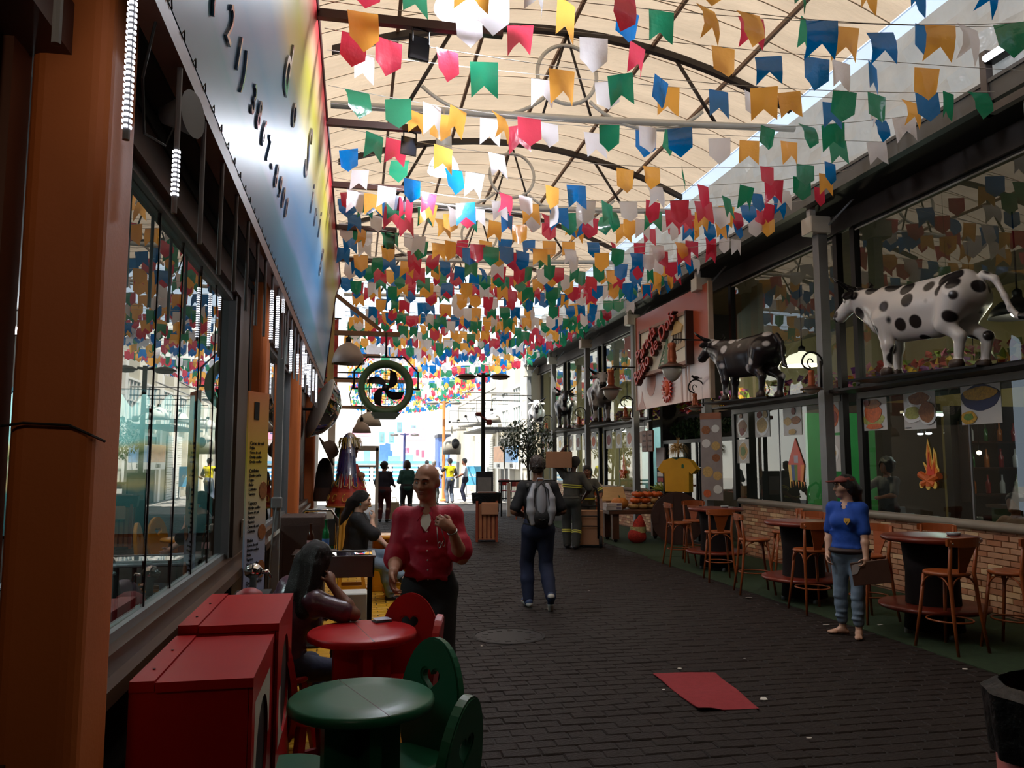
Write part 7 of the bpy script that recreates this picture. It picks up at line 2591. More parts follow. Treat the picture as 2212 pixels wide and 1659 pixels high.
crest = MB()
cM = Matrix((I['Sx'], I['Fw'], I['U'])).transposed().to_4x4()
cM.translation = I['P'] + I['U'] * .205 * 1.53 - I['Sx'] * .065 + I['Fw'] * .175
crest.prism([(-.027, .03), (.027, .03), (.03, .0), (0, -.036), (-.03, .0)], .012, cM)
crest.m(1).prism([(-.015, .012), (0, -.012), (.015, .018), (.002, -.026)], .016, cM)
crest.obj('chest_emblem', [S('emblem_yellow', (236, 180, 70)), S('emblem_dark', (40, 34, 60))], wb_)
wl = I['Mi'].inverted() @ (I['wr'][-1] + Vector((.015, .045, -.07)))
bd = T('menu_board', 'brown and white menu board held by the woman in blue', 'menu', wl, rad(-24))
MB().rbox((.06, -.0, -.055), (.34, .014, .22), .004, RY(rad(-8))).obj('board', S('menu_brown', (92, 66, 56), rough=.3, var=.15), bd)
MB().prism([(-.10, .03), (-.0, .05), (-.06, -.05), (-.11, -.06)], .02, RY(rad(-8))).obj('paper', S('menu_paper', (190, 180, 176), rough=.4), bd)

# --- seated woman in black, yellow chair
loc = Vector((.02, 10.05, 0))
sw_, I = human('woman in a black top and pale jeans sitting cross-legged with a hand at her chin', loc, -8, 1.62, fem=True, bulk=1.18, vox=.0095, sk=sk_light,
               pose=dict(pelvis=(0, -.02, .545), lean=(0, .10, 1), head=(6, -4, 0), ra=(.02, .44, .05), rk=(.3, 1, .4), rf=(.1, 1, 0), la=(.20, .60, .30), lk=(-.2, 1, .8), lf=(.75, .75, -.15),
                         rw=(.02, .20, .98), re=(.5, .6, -.8), rhd=(-.3, .25, .8), rpn=(-.4, -.6, .3), rcurl=.6, lw=(.0, .38, .66), le=(-.8, -.2, -.2), lhd=(.3, .8, -.35), lcurl=.35, hairdir=(0, -.5, -1)),
               wear=dict(pants=(c_jeans, .95, .002), top=(c_black, 1.12, .46, .026), topname='blouse', shoes=(shoe_blk, None)),
               hair=('pony', hair_black, .010))
for s in (-1, 1):
    MB(True).ball(tuple(I['H'](s * .085, -.005, -.05)), (.012, .012, .018), 10, 6).obj('earring', S('earring_teal', (60, 150, 160), rough=.2), sw_)

# --- woman in the foreground, back of a dark head
loc = Vector((-.42, 5.08, 0))
eb_ = atZ(768, 1338, .80)
hand_ = atY(716, 1262, 4.95)
c_print = cloth('dark_print', (92, 62, 78), var=.5, scale=7, rough=.3)
fw, I = human('woman with long black hair and a dark patterned blouse leaning on the red table', loc, 38, 1.52, fem=True, bulk=1.12, vox=.0095, sk=sk_brown,
              pose=dict(pelvis=(0, -.06, .50), lean=(.22, .34, 1), head=(12, 4, 0), ra=(.12, .40, .05), la=(-.10, .40, .05), rw=hand_, re=(.85, .6, -.5), rhd=(-.4, .2, .7), rcurl=.8, lw=(-.12, .30, .72), le=(-1, -.3, -.3), hairdir=(0, -.2, -1)),
              wear=dict(pants=(c_navyj, .97, .004), top=(c_print, .75, .46, .022), topname='blouse', shoes=(shoe_blk, None)), hair=('long', hair_black, .016), face_detail=True)

# --- man carrying the carton, boy with the hand truck, man in white
uni = cloth('uniform_grey', (74, 72, 66), var=.15)
stripe_y = S('reflective_yellow', (206, 200, 80), rough=.4)
loc = Vector((4.14, 15.0, 0))
cb1 = atY(1208, 993, 15.05)
cm_, I = human('man in grey work clothes carrying a brown carton on his shoulder', loc, 66, 1.76, vox=.013, sk=sk_dark,
               pose=dict(lean=(.07, .06, 1), head=(-10, -4, 14), la=(-.10, .10, .08), ra=(.10, -.10, .08), lw=cb1 + Vector((.05, -.05, .17)), le=(-1, -.3, .4), lhd=(.3, .2, .6), lcurl=.4, rw=(.24, .22, 1.0), re=(1, -.5, -.4)),
               wear=dict(pants=(cloth('uniform_dark', (50, 50, 46)), .97, .02), top=(uni, .9, .50, .02), shoes=(shoe_blk, None)), hair=('short', hair_black, .012), face_detail=False)


def bands(person, I, spec, m_):
    b = MB(True)
    for (c, ax, r, w) in spec:
        c, ax = Vector(c), Vector(ax).normalized()
        u = ax.orthogonal().normalized()
        v = ax.cross(u)
        rx, ry = r if isinstance(r, tuple) else (r, r)
        vs, fs = [], []
        if isinstance(r, tuple):
            u, v = I['Sx'], I['Fw']
        for q in range(24):
            a = 2 * PI * q / 24
            p = c + u * math.cos(a) * rx + v * math.sin(a) * ry
            vs += [tuple(p - ax * w), tuple(p + ax * w)]
        for q in range(24):
            fs.append((2 * q, 2 * ((q + 1) % 24), 2 * ((q + 1) % 24) + 1, 2 * q + 1))
        b.add(vs, fs)
    b.obj('reflective_bands', m_, person)


bands(cm_, I, [(I['P'] + I['U'] * .30, I['U'] + I['Sx'] * .35, (.205, .155), .012), (I['P'] + I['U'] * .26, I['U'] + I['Sx'] * .35, (.205, .155), .012)] + [(I['kn'][s].lerp(I['an'][s], .35 + d), I['kn'][s] - I['an'][s], .098, .012) for s in (-1, 1) for d in (0, .08)], stripe_y)
bx = T('carried_carton', 'large brown carton carried on the shoulder of the man in grey', 'box', cb1, rad(-18))
MB().rbox((0, 0, 0), (.50, .36, .31), .004).obj('carton', cardb, bx)
MB().span((-.251, -.02, .155), (.251, .02, .157)).obj('tape', S('tape', (196, 160, 120)), bx)
loc = Vector((4.68, 15.72, 0))
by, I = human('boy in grey reflective work clothes standing behind the hand truck', loc, 262, 1.58, vox=.013, sk=sk_brown,
              pose=dict(head=(-6, -8, 0), lw=(-.20, .26, .92), rw=(.22, .26, .92), le=(-1, -1, 0), re=(1, -1, 0), lcurl=.7, rcurl=.7),
              wear=dict(pants=(cloth('uniform_dark', (50, 50, 46)), .97, .014), top=(uni, .8, .48, .02), shoes=(shoe_blk, None)), hair=('short', hair_black, .014))
bands(by, I, [(I['P'] + I['U'] * .10, I['U'], (.185, .155), .018), (I['sh'][-1].lerp(I['el'][-1], .62), I['sh'][-1] - I['el'][-1], .088, .01), (I['sh'][-1].lerp(I['el'][-1], .75), I['sh'][-1] - I['el'][-1], .088, .01), (I['sh'][1].lerp(I['el'][1], .62), I['sh'][1] - I['el'][1], .088, .01)], stripe_y)
loc = Vector((5.18, 17.3, 0))
human('man in a white T-shirt sitting with his back turned near the pumpkin table', loc, 70, 1.74, vox=.014, sk=sk_dark,
      pose=dict(pelvis=(0, 0, .72), lean=(0, .22, 1), head=(-10, -12, 0), ra=(.12, .30, .30), la=(-.12, .30, .30), rw=(.22, .36, .98), re=(1, -.5, -.4), lw=(-.10, .40, 1.0), le=(-1, -.5, -.4)),
      wear=dict(pants=(c_navyj, .97, .01), top=(cloth('white', (206, 196, 186)), .85, .46, .016), shoes=(shoe_blk, None)), hair=('short', hair_black, .01), face_detail=False)
dup(st0, (5.22, 17.28, 0), rad(-20), 'wooden stool under the man in the white T-shirt')
bwl = T('red_bowl', 'dark red round helmet held by the man in the white T-shirt', 'helmet', (5.42, 17.45, .93))
MB(True).lathe([(.17, 0), (.19, .06), (.17, .15), (.10, .22), (.002, .24)], n=20).obj('shell', S('helmet_red', (110, 26, 24), rough=.3), bwl)
bst = dup(st0, (5.45, 17.75, 0), rad(180), 'wooden stool beyond the man in the white T-shirt')

# --- the couple in the middle distance
loc = atZ(828, 1128)
human('woman in a navy top and burgundy trousers standing with her back to the camera', loc, 70, 1.66, fem=True, bulk=1.22, vox=.015, sk=sk_brown,
      pose=dict(head=(-30, 0, 0), rw=(.22, .30, 1.0), re=(.4, -.6, -1), rcurl=.6, lw=(-.20, .08, .86)),
      wear=dict(pants=(cloth('burgundy', (74, 22, 32)), .97, .0), top=(cloth('navy', (28, 28, 48)), .9, .47, .018), shoes=(shoe_blk, None)), hair=('bun', hair_black, .016), face_detail=False)
loc = atZ(878, 1117)
human('woman in a dark teal top with short curly hair, back to the camera', loc, 95, 1.68, fem=True, bulk=1.18, vox=.015, sk=sk_brown,
      pose=dict(lw=(-.12, .20, 1.02), le=(-.5, -.4, -1), rw=(.12, .20, 1.02), re=(.5, -.4, -1)),
      wear=dict(pants=(c_black, .97, .004), top=(cloth('teal', (24, 70, 66)), 1.1, .45, .02), shoes=(shoe_blk, None)), hair=('bob', S('hair_auburn', (60, 26, 22), rough=.7, bump=.8, bscale=60), .022), face_detail=False)
pb_ = T('shopping_bag', 'pale shopping bag standing between the two women', 'bag', atZ(852, 1121) + Vector((0, .2, 0)))
MB().box((0, 0, .24), (.34, .16, .48), taper=.8).obj('bag_body', S('bag_beige', (170, 156, 130)), pb_)
MB(True).tube([(-.08, 0, .48), (-.05, 0, .62), (.05, 0, .62), (.08, 0, .48)], .008, 6).obj('handle', S('bag_beige', (170, 156, 130)), pb_)

# --- group in the sun
loc = atZ(972, 1087)
yy_, I = human('man in a bright yellow shirt and cap standing in the sun', loc, 112, 1.78, vox=.02, sk=sk_tan,
               pose=dict(lw=(-.32, .34, 1.2), le=(-1, -.4, -.5), rw=(.2, .2, 1.05)), wear=dict(pants=(cloth('grey_jeans', (96, 106, 122)), .97, .01), top=(cloth('bright_yellow', (250, 222, 10)), .15, .49, .016), shoes=(shoe_blk, None)), hair=('short', hair_black, .014), face_detail=False, fingers=False)
for s in (-1, 1):
    slv = Blob()
    slv.cap(I['sh'][s].lerp(I['el'][s], .1), I['sh'][s].lerp(I['el'][s], .85), .074, .066, k=.02)
    slv.obj('sleeve', c_black, yy_, .018)
cpb = Blob()
cpb.ell(I['H'](0, -.01, .06), (.095, .115, .07), I['HM'], k=.02).ell(I['H'](0, .13, .05), (.07, .07, .012), I['HM'], k=.01)
cpb.obj('cap', black_plain, yy_, .014)
for j, (wd, z) in enumerate((('APOIO', .235), ('SERVIÇO', .195))):
    me = text_mesh(wd, .085, .002)
    Mx = Matrix((I['Sx'], I['U'], -I['Fw'])).transposed().to_4x4()
    Mx.translation = I['P'] + I['U'] * z * 1.78 - I['Fw'] * .142
    me.transform(Mx)
    me.materials.clear()
    me.materials.append(black_plain)
    link('back_print', me, yy_)
for (u, v, f, lb, topc, pc, hk, h) in ((1004, 1086, 170, 'man in a white short-sleeved shirt and navy trousers, right of the yellow shirt', (214, 222, 236), (26, 30, 54), 'short', 1.78), (936, 1091, 60, 'man in a white shirt and dark grey trousers partly behind the bald man', (236, 230, 222), (64, 68, 66), 'short', 1.72),
                                  (921, 1074, 40, 'farthest man in white left of the group in the sun', (240, 238, 236), (150, 150, 160), 'short', 1.70)):
    loc = atZ(u, v)
    human(lb, loc, f, h, vox=.02, sk=sk_tan if u != 1004 else sk_brown, pose=dict(lw=(-.2, .30, 1.05), rw=(.2, .30, 1.05), le=(-1, -1, -.2), re=(1, -1, -.2)),
          wear=dict(pants=(cloth('p%d' % u, pc), .97, .008), top=(cloth('t%d' % u, topc), .8, .49, .016), shoes=(shoe_blk if u != 1004 else white_plain, None)), hair=(hk, hair_black if u != 936 else S('hair_grey', (150, 146, 140)), .008), face_detail=False, fingers=False)
# --- diners behind the glass
human('dark figure reaching out beside the green wall inside the restaurant', Vector((8.9, 12.0, 0)), 190, 1.70, vox=.02, sk=sk_brown, pose=dict(rw=(.25, .50, 1.2), re=(1, 0, -1), lw=(-.2, .4, 1.1)),
      wear=dict(pants=(c_black, .97, .01), top=(cloth('grey_dark', (60, 60, 62)), .85, .48, .016), shoes=(shoe_blk, None)), hair=('afro', hair_black, .02), face_detail=False, fingers=False)
human('woman sitting behind the nearest window under the campfire picture', Vector((7.85, 8.25, 0)), 190, 1.62, fem=True, vox=.016, sk=sk_brown, pose=dict(pelvis=(0, 0, .52), ra=(.1, .42, .05), la=(-.1, .42, .05), rw=(.2, .3, .85), lw=(-.2, .3, .85)),
      wear=dict(pants=(c_black, .97, .01), top=(cloth('tan_top', (140, 104, 80)), .6, .44, .016)), hair=('bun', hair_black, .016), face_detail=False, fingers=False)
human('woman with big curly black hair sitting behind the nearest window, right part', Vector((7.8, 6.75, 0)), 60, 1.64, fem=True, vox=.016, sk=sk_brown, pose=dict(pelvis=(0, 0, .52), ra=(.1, .42, .05), la=(-.1, .42, .05), rw=(.2, .3, .85), lw=(-.2, .3, .85)),
      wear=dict(pants=(c_black, .97, .01), top=(cloth('pink_top', (190, 150, 140)), .3, .44, .016)), hair=('afro', hair_black, .03), face_detail=False, fingers=False)

# ================================================================ bunting
FC = [('red', (196, 54, 78)), ('blue', (0, 104, 176)), ('green', (34, 126, 92)), ('yellow', (232, 168, 76)), ('white', (214, 210, 214))]
flag_mats = [sheet_mat('flag_' + n, lin(c), trans=.78, refl=.58, gloss=.07, rough=.18, var=.06, scale=5, bump=.15, bscale=10) for n, c in FC]


def flag_geo(kind, curl):
    """sheet hanging from the string: kind 0 swallow-tailed, 1 pointed"""
    xs = [-1, -.5, 0, .5, 1]
    w, hh = .105, .26
    vs, fs = [], []
    for i, x in enumerate(xs):
        bot = (1 - .36 * (1 - abs(x))) if kind == 0 else (.70 + .30 * (1 - abs(x)))
        for j in range(4):
            t = j / 3 * bot
            c = [0, .022 * math.sin(2.6 * x + 1) * t + .02 * t * t, .05 * x * x * t - .03 * t, -.045 * math.sin(3 * t) * (1 - .3 * x)][curl]
            sx = [1, 1 - .05 * t, 1 - .16 * t, 1 - .04 * t][curl]
            vs.append((x * w * sx, c, -t * hh))
    for i in range(4):
        for j in range(3):
            a = i * 4 + j
            fs.append((a, a + 1, a + 5, a + 4))
    return vs, fs


geo = {(k, c): flag_geo(k, c) for k in (0, 1) for c in range(4)}
flag_me = {}
for (k, c), (vs, fs) in geo.items():
    for m in range(5):
        b = MB(True)
        b.add(vs, fs)
        flag_me[k, c, m] = b.mesh('flag', flag_mats[m])
RF = random.Random(21)
string_m = S('bunting_string', (190, 186, 180), rough=.8)


def string_z(x, x0, x1, z0, z1, sag):
    t = (x - x0) / (x1 - x0)
    return z0 + (z1 - z0) * t - sag * 4 * t * (1 - t)


far_flags = MB()
far_cord = MB()
y = 4.62
n_row = 0
names = ['first', 'second', 'third', 'fourth', 'fifth', 'sixth', 'seventh', 'eighth', 'ninth', 'tenth']
col_order = [0, 1, 2, 3, 4]
while y < 52:
    x0, x1 = -.32, 6.2
    if y > 27:
        x1 = 6.0
    z0, z1 = 5.22 + RF.uniform(-.03, .12), 5.42 + RF.uniform(-.08, .12)
    sag = RF.uniform(.05, .42)
    dy = RF.uniform(-.25, .25)
    yf = lambda x: y + dy * (x - x0) / (x1 - x0)
    near = y < 17.5
    if near:
        lb = 'string of coloured plastic flags across the alley, %s one from the near end' % ORD[n_row]
        g = None
        t = T('bunting', lb, 'bunting', (x0, y, z0), 0, g or 'near rows of bunting')
        if g:
            t['group'] = g
        cord = MB()
        pts = [(x - x0, yf(x) - y, string_z(x, x0, x1, z0, z1, sag) - z0) for x in np.linspace(x0, x1, 14)]
        cord.tube(pts, .0035, 4)
        cord.obj('cord', string_m, t)
    else:
        pts = [(x, yf(x), string_z(x, x0, x1, z0, z1, sag)) for x in np.linspace(x0, x1, 8)]
        far_cord.tube(pts, .004, 3)
    x = x0 + RF.uniform(.05, .35)
    step = .43 if y < 9 else .36
    while x < x1 - .1:
        if RF.random() < (.80 if y < 9 else .88):
            k, c, m = RF.randrange(2), RF.randrange(4), RF.choice((0, 0, 1, 1, 2, 2, 3, 3, 4, 4))
            zz = string_z(x, x0, x1, z0, z1, sag) - (RF.uniform(0, .07) if RF.random() < .3 else 0)
            s = RF.uniform(.98, 1.2)
            rot = (RF.uniform(-.2, .2), RF.uniform(-.09, .09), RF.gauss(0, .34) + .14)
            if near:
                o = link('flag', flag_me[k, c, m], t, (x - x0, yf(x) - y, zz - z0))
                o.rotation_euler = rot
                o.scale = (s, s, s)
            else:
                far_flags.m(m)
                vs, fs = geo[k, c]
                M = TR(x, yf(x), zz) @ RZ(rot[2]) @ RY(rot[1]) @ RX(rot[0]) @ Matrix.Scale(s, 4)
                far_flags.add(vs, fs, M)
        x += step * RF.uniform(.55, 1.5)
    y += RF.uniform(.38, .54) if y < 9 else RF.uniform(.30, .44) if y < 30 else RF.uniform(.45, .62)
    n_row += 1
ff = stuff(tag(far_flags.obj('distant_bunting', flag_mats), 'dense mass of small bunting flags towards the bright end of the alley', 'bunting'))
stuff(far_cord.obj('cords', string_m, ff))

# ================================================================ bright far end of the alley
cream = S('cream_render', (186, 178, 158), rough=.8, var=.06, scale=1)
ivory = S('ivory_render', (240, 236, 226), rough=.8, var=.04, scale=1)
struct(MB().span((-1.6, 16.3, 0), (-1.1, 24.4, 5.4)).obj('wall_left_far', S('wall_grey_white', (200, 192, 182), rough=.8, var=.08)))
# barred white frame and pole at the left
t = T('wooden_portal', 'white wooden doorway frame standing beyond the costumed doll', 'doorway', (.20, 19.0, 0))
MB().span((-.30, 0, 0), (-.23, .08, 2.02)).span((.27, 0, 0), (.34, .08, 2.02)).span((-.30, 0, 1.94), (.34, .08, 2.06)).span((-.23, 0, 1.55), (.27, .06, 1.6)).obj('door_surround', S('frame_ivory', (210, 200, 190), rough=.6), t)
for i, (z, L) in enumerate(((4.02, 1.6), (3.55, 2.3), (3.0, 2.2))):
    t = T('wall_bar', ['highest', 'middle', 'lowest'][i] + ' pale bar reaching out from the far left wall behind the drum fan', 'bar', (-1.1, 17.6 + i * .9, z))
    MB().span((0, -.03, -.04), (L, .03, .04)).obj('bar', S('bar_tan', (176, 140, 112), rough=.6), t)
t = T('red_hanging', 'narrow red and white cloth hanging beside the drum fan at the far left wall', 'cloth', (-.75, 19.2, 2.9))
b = MB(True)
vs, fs = [], []
for i in range(9):
    for j in range(7):
        vs.append((-.25 + j * .09, .03 * math.sin(j * 1.7 + i), 2.2 - i * .27))
for i in range(8):
    for j in range(6):
        fs.append((i * 7 + j, i * 7 + j + 1, i * 7 + j + 8, i * 7 + j + 7))
b.add(vs, fs)
MB().tube([(-.4, 0, 2.22), (.35, 0, 2.22)], .02).obj('rod', black_metal, t)
b.obj('cloth', S('hanging_red', (180, 70, 66), rough=.8, var=.5, scale=7), t)
t = T('pale_post', 'thick pale post at the far left behind the drum fan', 'post', (-.62, 21.0, 0))
MB().span((-.09, -.09, 0), (.09, .09, 4.4)).obj('post', ivory, t)
# right facade beyond the glass front
struct(MB().span((6.55, 29.85, 0), (7.2, 52, 6.2)).obj('wall_right_far', cream))
b = MB()
for y in (30.0, 32.6, 35.4, 38.5, 42.0, 46.0):
    b.span((6.35, y, 0), (6.6, y + .35, 5.6))
struct(b.obj('pilaster_right_far', ivory))
frosty = S('far_window_glass', (120, 146, 150), rough=.15, var=.3, scale=2)
k = 0
for y in (30.5, 33.1, 35.9, 39.1, 42.6):
    for (z0, z1) in ((3.2, 4.7),):
        w = struct(bpy.data.objects.new('window_far_%d' % k, None))
        COL.objects.link(w)
        k += 1
        L = 1.9
        MB().span((6.50, y, z0), (6.54, y + L, z1)).obj('glass_pane', frosty, w)
        fr = MB().span((6.44, y - .06, z0 - .08), (6.56, y + L + .06, z0)).span((6.44, y - .06, z1), (6.56, y + L + .06, z1 + .08)).span((6.46, y, (z0 + z1) / 2 - .03), (6.55, y + L, (z0 + z1) / 2 + .03))
        for j in range(5):
            fr.span((6.46, y + j * L / 4 - .03, z0), (6.55, y + j * L / 4 + .03, z1))
        fr.obj('window_frame', ivory, w)
# door opening and shutters
dr = struct(bpy.data.objects.new('door_far', None))
COL.objects.link(dr)
MB().span((6.47, 33.3, 0), (6.53, 35.2, 2.7)).obj('opening', black_plain, dr)
MB().span((6.42, 33.2, 0), (6.54, 33.3, 2.8)).span((6.42, 35.2, 0), (6.54, 35.3, 2.8)).span((6.42, 33.2, 2.7), (6.54, 35.3, 2.82)).span((6.43, 34.2, 0), (6.53, 34.3, 2.7)).obj('door_frame', ivory, dr)
sh_ = T('roller_shutter', 'white roller shutter on the far right facade', 'shutter', (6.5, 38.8, 0))
for j in range(26):
    MB().span((-.05, -1.4, j * .11), (0, 1.4, j * .11 + .095)).obj('slat', ivory, sh_)
for i, (u, v, Y, rr) in enumerate(((971, 932, 39, .34), (990, 930, 36.5, .38), (1006, 923, 33.5, .34), (1029, 920, 31.0, .36), (1062, 912, 29.0, .36))):
    p = atY(u, v, Y)
    dome_lamp('dome_lamp', 'white dome lamp in the far right row, ' + ['farthest', 'second farthest', 'middle', 'second nearest', 'nearest'][i], p, rr, .40, white_paint, white_plain, .5, 'row of white dome lamps', 6.5)
ar_ = T('lamp_rail', 'thin horizontal pipe rail above the row of white dome lamps', 'rail', (5.1, 31, 4.1))
MB(True).tube([(-1.0, 0, .33), (1.4, 0, .33)], .03).tube([(-1.0, 4, .33), (1.4, 4, .33)], .03).tube([(-.8, -2, .33), (-.8, 9, .33)], .03).tube([(.0, -2, .33), (.0, 9, .33)], .03).obj('pipe', S('pipe_grey', (170, 166, 160)), ar_)
aw = T('dark_awning', 'dark awning edge below the row of white dome lamps', 'awning', (6.0, 34.5, 3.0))
MB().span((-.9, -3, 0), (.45, 3.4, .08)).span((-.9, -3.1, -.12), (.45, -3, .08)).obj('awning', S('awning_dark', (60, 60, 58), rough=.7, var=.3, scale=3), aw)
gs = T('hanging_straw_hat', 'grey hat-shaped sign hanging by the dark awning', 'sign', atY(976, 965, 30.5))
MB(True).lathe([(.35, -.3), (.36, .1), (.2, .35), (.05, .4), (.03, .75), (.02, .95)], n=20, sy=.5).obj('shade', S('grey_hat', (170, 164, 150)), gs)
MB().tube([(0, 0, .95), (6.5 - gs.location.x, 0, .95)], .02, 6).obj('arm', black_metal, gs)
MB(True).ball((.12, -.16, .12), (.16, .1, .2)).obj('dark_face', black_plain, gs)
# posters under the tree
for i, (u0, u1, v0, v1, cc, tt, lb) in enumerate(((1066, 1088, 962, 1012, (224, 130, 60), 'FORRÓ', 'orange show poster on the cream wall under the tree'), (1091, 1120, 962, 1012, (70, 140, 200), 'BRASIL', 'blue show poster on the cream wall under the tree'))):
    pt = atX(u0, v1, 6.32)
    ptb = atX(u1, v0, 6.32)
    yA, yB = max(pt.y, ptb.y), min(pt.y, ptb.y)
    t = T('show_poster', lb, 'poster', (6.32, (yA + yB) / 2, pt.z), -PI / 2)
    w_, h_ = abs(yA - yB) / 2, abs(ptb.z - pt.z)
    MB().span((-w_, 0, 0), (w_, .02, h_)).obj('sheet', white_plain, t)
    MB().span((-w_ * .96, -.004, h_ * .28), (w_ * .96, 0, h_ * .98)).obj('picture', S('show_print%d' % i, cc, rough=.4, var=.4, scale=4), t)
    lettering('lettering', tt, h_ * .24, black_plain, TR(0, -.006, h_ * .13) @ RX(PI / 2), t, .002)
# tree in a pot
tr = T('small_tree', 'slim olive-like tree beside the glass front behind the walking man', 'tree', (5.55, 25.3, 0))
bark = S('bark', (58, 48, 42), rough=.9, bump=.6)
b = MB(True)
b.tube([(0, 0, 0), (.03, 0, .9), (-.02, .02, 1.7), (.0, 0, 2.3)], [.05, .045, .04, .03], 8)
for k in range(9):
    a = k * 2.4
    z0 = 1.3 + .12 * k
    b.tube([(0, 0, z0), (.3 * math.cos(a), .3 * math.sin(a), z0 + .45), (.75 * math.cos(a), .75 * math.sin(a), z0 + .75)], [.022, .014, .006], 6)
b.obj('trunk', bark, tr)
lf = MB()
leaf_cloud(lf, (-.05, 0, 2.35), .95, .85, .75, 1500, .075, 5)
stuff(lf.obj('foliage', S('olive_leaf', (74, 84, 60), rough=.6, var=.3), tr))
# cafe chairs, tables and barrier under the tree
for i, (x, y, c_, lb) in enumerate(((4.95, 26.2, (150, 34, 34), 'red bar stool by the barrier, left of the walking man'), (5.2, 25.2, (150, 34, 34), 'second red bar stool by the barrier'), (4.9, 22.8, (176, 88, 50), 'rust-coloured chair at the small tables left of the walking man'), (5.4, 22.3, (176, 88, 50), 'rust-coloured chair just left of the walking man'))):
    m_ = S('chair_%s' % ('red' if c_[1] < 60 else 'rust'), c_, rough=.4)
    t = T('bar_chair', lb, 'chair', (x, y, 0), rad(20 * i))
    MB().rbox((0, 0, .72), (.38, .38, .04)).obj('seat', m_, t)
    MB().rbox((0, .18, .98), (.36, .03, .2)).obj('backrest', m_, t)
    for sx in (-.16, .16):
        for sy in (-.16, .16):
            MB().tube([(sx * 1.15, sy * 1.15, 0), (sx, sy, .7 if sy < 0 else 1.05)], .016, 6).obj('leg', m_ if i > 1 else black_metal, t)
for i, (x, y) in enumerate(((5.25, 23.4), (5.0, 21.6))):
    t = T('small_table', ['rust-coloured cafe table by the tree', 'rust-coloured cafe table nearest the walking man'][i], 'table', (x, y, 0))
    MB().rbox((0, 0, 1.0), (.6, .6, .05)).obj('tabletop', S('rust_wood', (168, 78, 46), rough=.5), t)
    for sx in (-.25, .25):
        for sy in (-.25, .25):
            MB().span((sx - .03, sy - .03, 0), (sx + .03, sy + .03, .975)).obj('leg', S('rust_wood', (168, 78, 46)), t)
br_ = T('barrier', 'dark rail barrier with a white end post in front of the tree', 'barrier', (4.35, 24.2, 0))
MB().tube([(0, 0, 1.08), (1.9, .3, 1.08)], .03).tube([(0, 0, .55), (1.9, .3, .55)], .02).tube([(.1, 0, 0), (.1, 0, 1.08)], .03).tube([(1.0, .15, 0), (1.0, .15, 1.08)], .03).obj('rail', black_metal, br_)
MB().span((.28, -.05, 0), (.38, .05, 1.02)).obj('end_post', white_paint, br_)
ad = T('notice_stand', 'blue notice on a wheeled stand left of the dark lamp post', 'sign', atZ(1025, 1072))
MB().span((-.42, 0, .55), (.42, .05, 1.45)).obj('panel', S('notice_blue', (90, 170, 210), rough=.4, var=.2, scale=2), ad)
MB().span((-.42, -.02, .0), (-.38, .06, .55)).span((.38, -.02, .0), (.42, .06, .55)).span((-.42, -.3, .0), (-.38, .3, .05)).span((.38, -.3, .0), (.42, .3, .05)).obj('stand', grey_metal, ad)
lettering('lettering', 'CAIXA', .2, white_plain, TR(0, -.004, 1.0) @ RX(PI / 2), ad, .002)
# lamp posts in the sun
p = atZ(909, 1060)
lamp_post('orange lamp post with two round heads standing in the sun', p.x, 34.0, 4.3, S('post_orange', (206, 130, 70), rough=.5), S('head_grey', (130, 130, 124)), .5, r=.07)
p = atX(872, 985, 1) 
q = atY(873, 1000, 46)
lamp_post('blue lamp post with two thin heads farther away in the sun', q.x, 46, 3.3, S('post_navy', (46, 56, 110), rough=.5), S('head_dark', (84, 80, 84)), .6, r=.07)
# stage and painted buildings closing the view
sx = lambda u, Y: atY(u, 990, Y).x
struct(MB().span((-40, 74, -.2), (60, 75, 14)).obj('wall_far_end', ivory))
YB = 66.0


def block(name, label, u0, u1, v0, v1, col, d=1.0, Y=YB, cat='building'):
    a, c = atY(u0, v1, Y), atY(u1, v0, Y)
    if name == 'white_house':
        a.z = 0
    d = min(d, .9) if name != 'white_house' else d
    t = T(name, label, cat, ((a.x + c.x) / 2, Y, max(0, a.z)))
    w = (c.x - a.x) / 2
    MB().span((-w, 0, 0), (w, d, c.z - max(0, a.z))).obj('wall', S('blk_%s' % name + str(u0), col, rough=.8, var=.04), t)
    return t, w, c.z - max(0, a.z)


t, w, hh = block('white_house', 'white painted house behind the stage with small blue windows', 740, 1010, 905, 1012, (246, 244, 240), 3, 68)
bl_ = S('pale_blue_paint', (110, 190, 214), rough=.7)
for (u, v) in ((745, 963), (825, 945), (846, 945), (863, 923), (893, 930)):
    p = atY(u, v, 67.95)
    f = MB().span((p.x - t.location.x - .22, -.08, p.z - t.location.z - .45), (p.x - t.location.x + .22, .02, p.z - t.location.z + .45)).obj('window', bl_, t)
    MB().span((p.x - t.location.x - .14, -.1, p.z - t.location.z - .36), (p.x - t.location.x + .14, -.07, p.z - t.location.z + .36)).obj('pane', frosty, f)
pink = (226, 150, 176)
t2, w2, h2 = block('pink_house', 'pink painted house front above the stage', 873, 921, 925, 950, pink, 1, 67.1)
t3, w3, h3 = block('pink_gable', 'small pink painted facade high on the far left of the stage', 760, 799, 928, 942, pink, 1, 67.1)
for (u0, u1, v0, v1) in ((899, 905, 972, 984), (911, 917, 973, 988), (876, 884, 968, 978)):
    a, c = atY(u0, v1, 67.9), atY(u1, v0, 67.9)
    MB().span((a.x - t.location.x, -.08, a.z - t.location.z), (c.x - t.location.x, .02, c.z - t.location.z)).obj('door_panel', S('pink_panel', (214, 130, 160)), t)
st = T('stage', 'white stage with a blue curtain and blue benches in the sun', 'stage', (sx(870, 60), 60, 0))
ox = st.location.x
zt = atY(870, 996, 60).z
a, c = sx(690, 60) - ox, sx(1000, 60) - ox
MB().span((a, 0, 0), (c, 5, zt)).obj('platform', ivory, st)
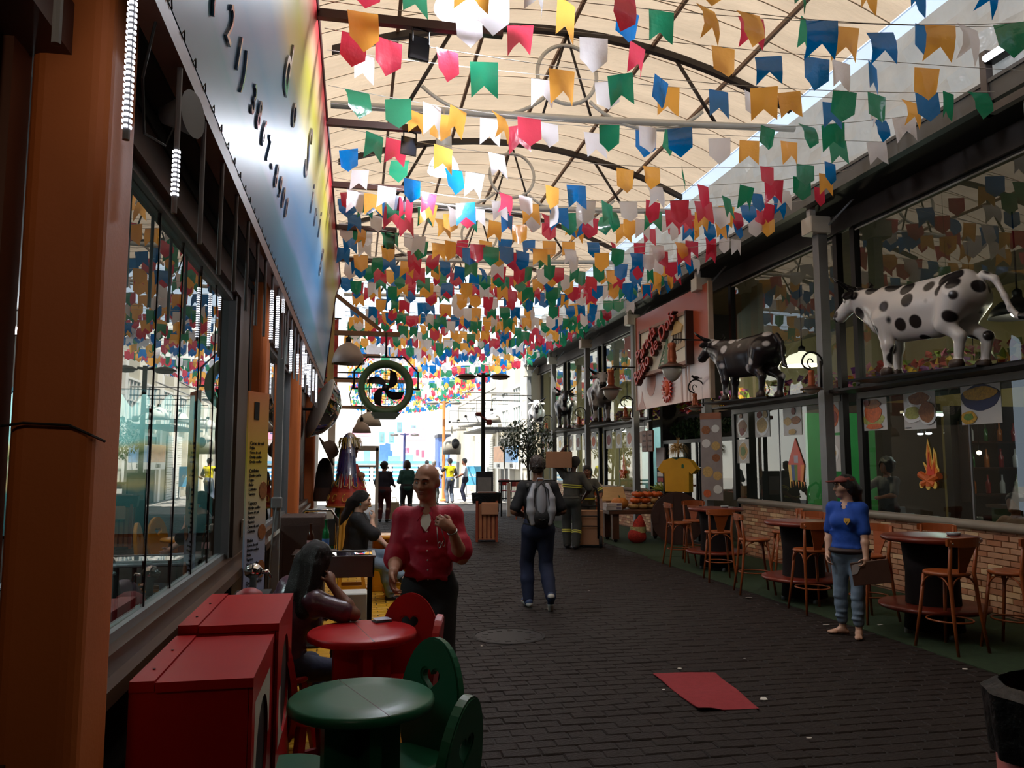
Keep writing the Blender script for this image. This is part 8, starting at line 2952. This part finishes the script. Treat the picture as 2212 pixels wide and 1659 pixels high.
MB().span((a, -.1, zt - .18), (c, 0, zt)).obj('edge', S('edge_teal', (110, 170, 200)), st)
p0, p1 = atY(818, 995, 62), atY(848, 957, 62)
cur = MB()
pts = []
w_ = p1.x - p0.x
h_ = p1.z - zt
cur.prism([(0, 0), (w_, 0), (w_, h_ * .55), (w_ * .85, h_ * .6), (w_ * .82, h_ * .95), (w_ * .5, h_), (w_ * .45, h_ * .9), (.05, h_ * .88)], .3, TR(p0.x - ox, 2, zt))
cur.obj('blue_curtain', S('curtain_blue', (70, 110, 190), rough=.8, var=.1), st)
for (u0, u1, v0) in ((839, 866, 985), (873, 893, 983), (786, 800, 968)):
    a_, c_ = atY(u0, 995, 61), atY(u1, v0, 61)
    MB().span((a_.x - ox, 1, zt), (c_.x - ox, 1.6, zt + (c_.z - zt))).obj('bench', S('bench_cyan', (110, 190, 220), rough=.7), st)
for (u0, u1, v0, v1) in ((690, 760, 1002, 1034), (762, 800, 1003, 1034), (806, 840, 1003, 1034), (846, 880, 1003, 1034), (884, 905, 1003, 1034), (915, 960, 1003, 1030)):
    a_, c_ = atY(u0, v1, 58), atY(u1, v0, 58)
    t = T('crowd_barrier', 'blue and white crowd barrier before the sunny stage, %s from the left' % ORD[[690, 762, 806, 846, 884, 915].index(u0)], 'barrier', ((a_.x + c_.x) / 2, 58, 0), 0, 'barriers before the stage')
    w_ = (c_.x - a_.x) / 2
    for j in range(4):
        MB().span((-w_, 0, .25 + j * .3), (w_, .06, .40 + j * .3)).obj('slat', S('barrier_blue', (90, 160, 210), rough=.6), t)
    MB().span((-w_, 0, 0), (-w_ + .08, .08, 1.4)).span((w_ - .08, 0, 0), (w_, .08, 1.4)).obj('post', white_paint, t)
bb1 = T('blue_cabin', 'blue cabin beside the white shutter at the far right', 'cabin', (sx(959, 50), 50, 0))
bb1.scale = (.42, 1, 1)
MB().span((-.9, 0, 0), (.9, 2, 3.2)).obj('wall', S('cabin_blue', (84, 110, 170), rough=.7), bb1)
MB().span((-1.0, -.1, 3.2), (1.0, 2.1, 3.4)).obj('roof', S('cabin_dark', (50, 54, 70)), bb1)
MB().span((-.6, -.04, 1.4), (.6, 0, 2.6)).obj('window', S('cabin_pane', (130, 160, 210)), bb1)
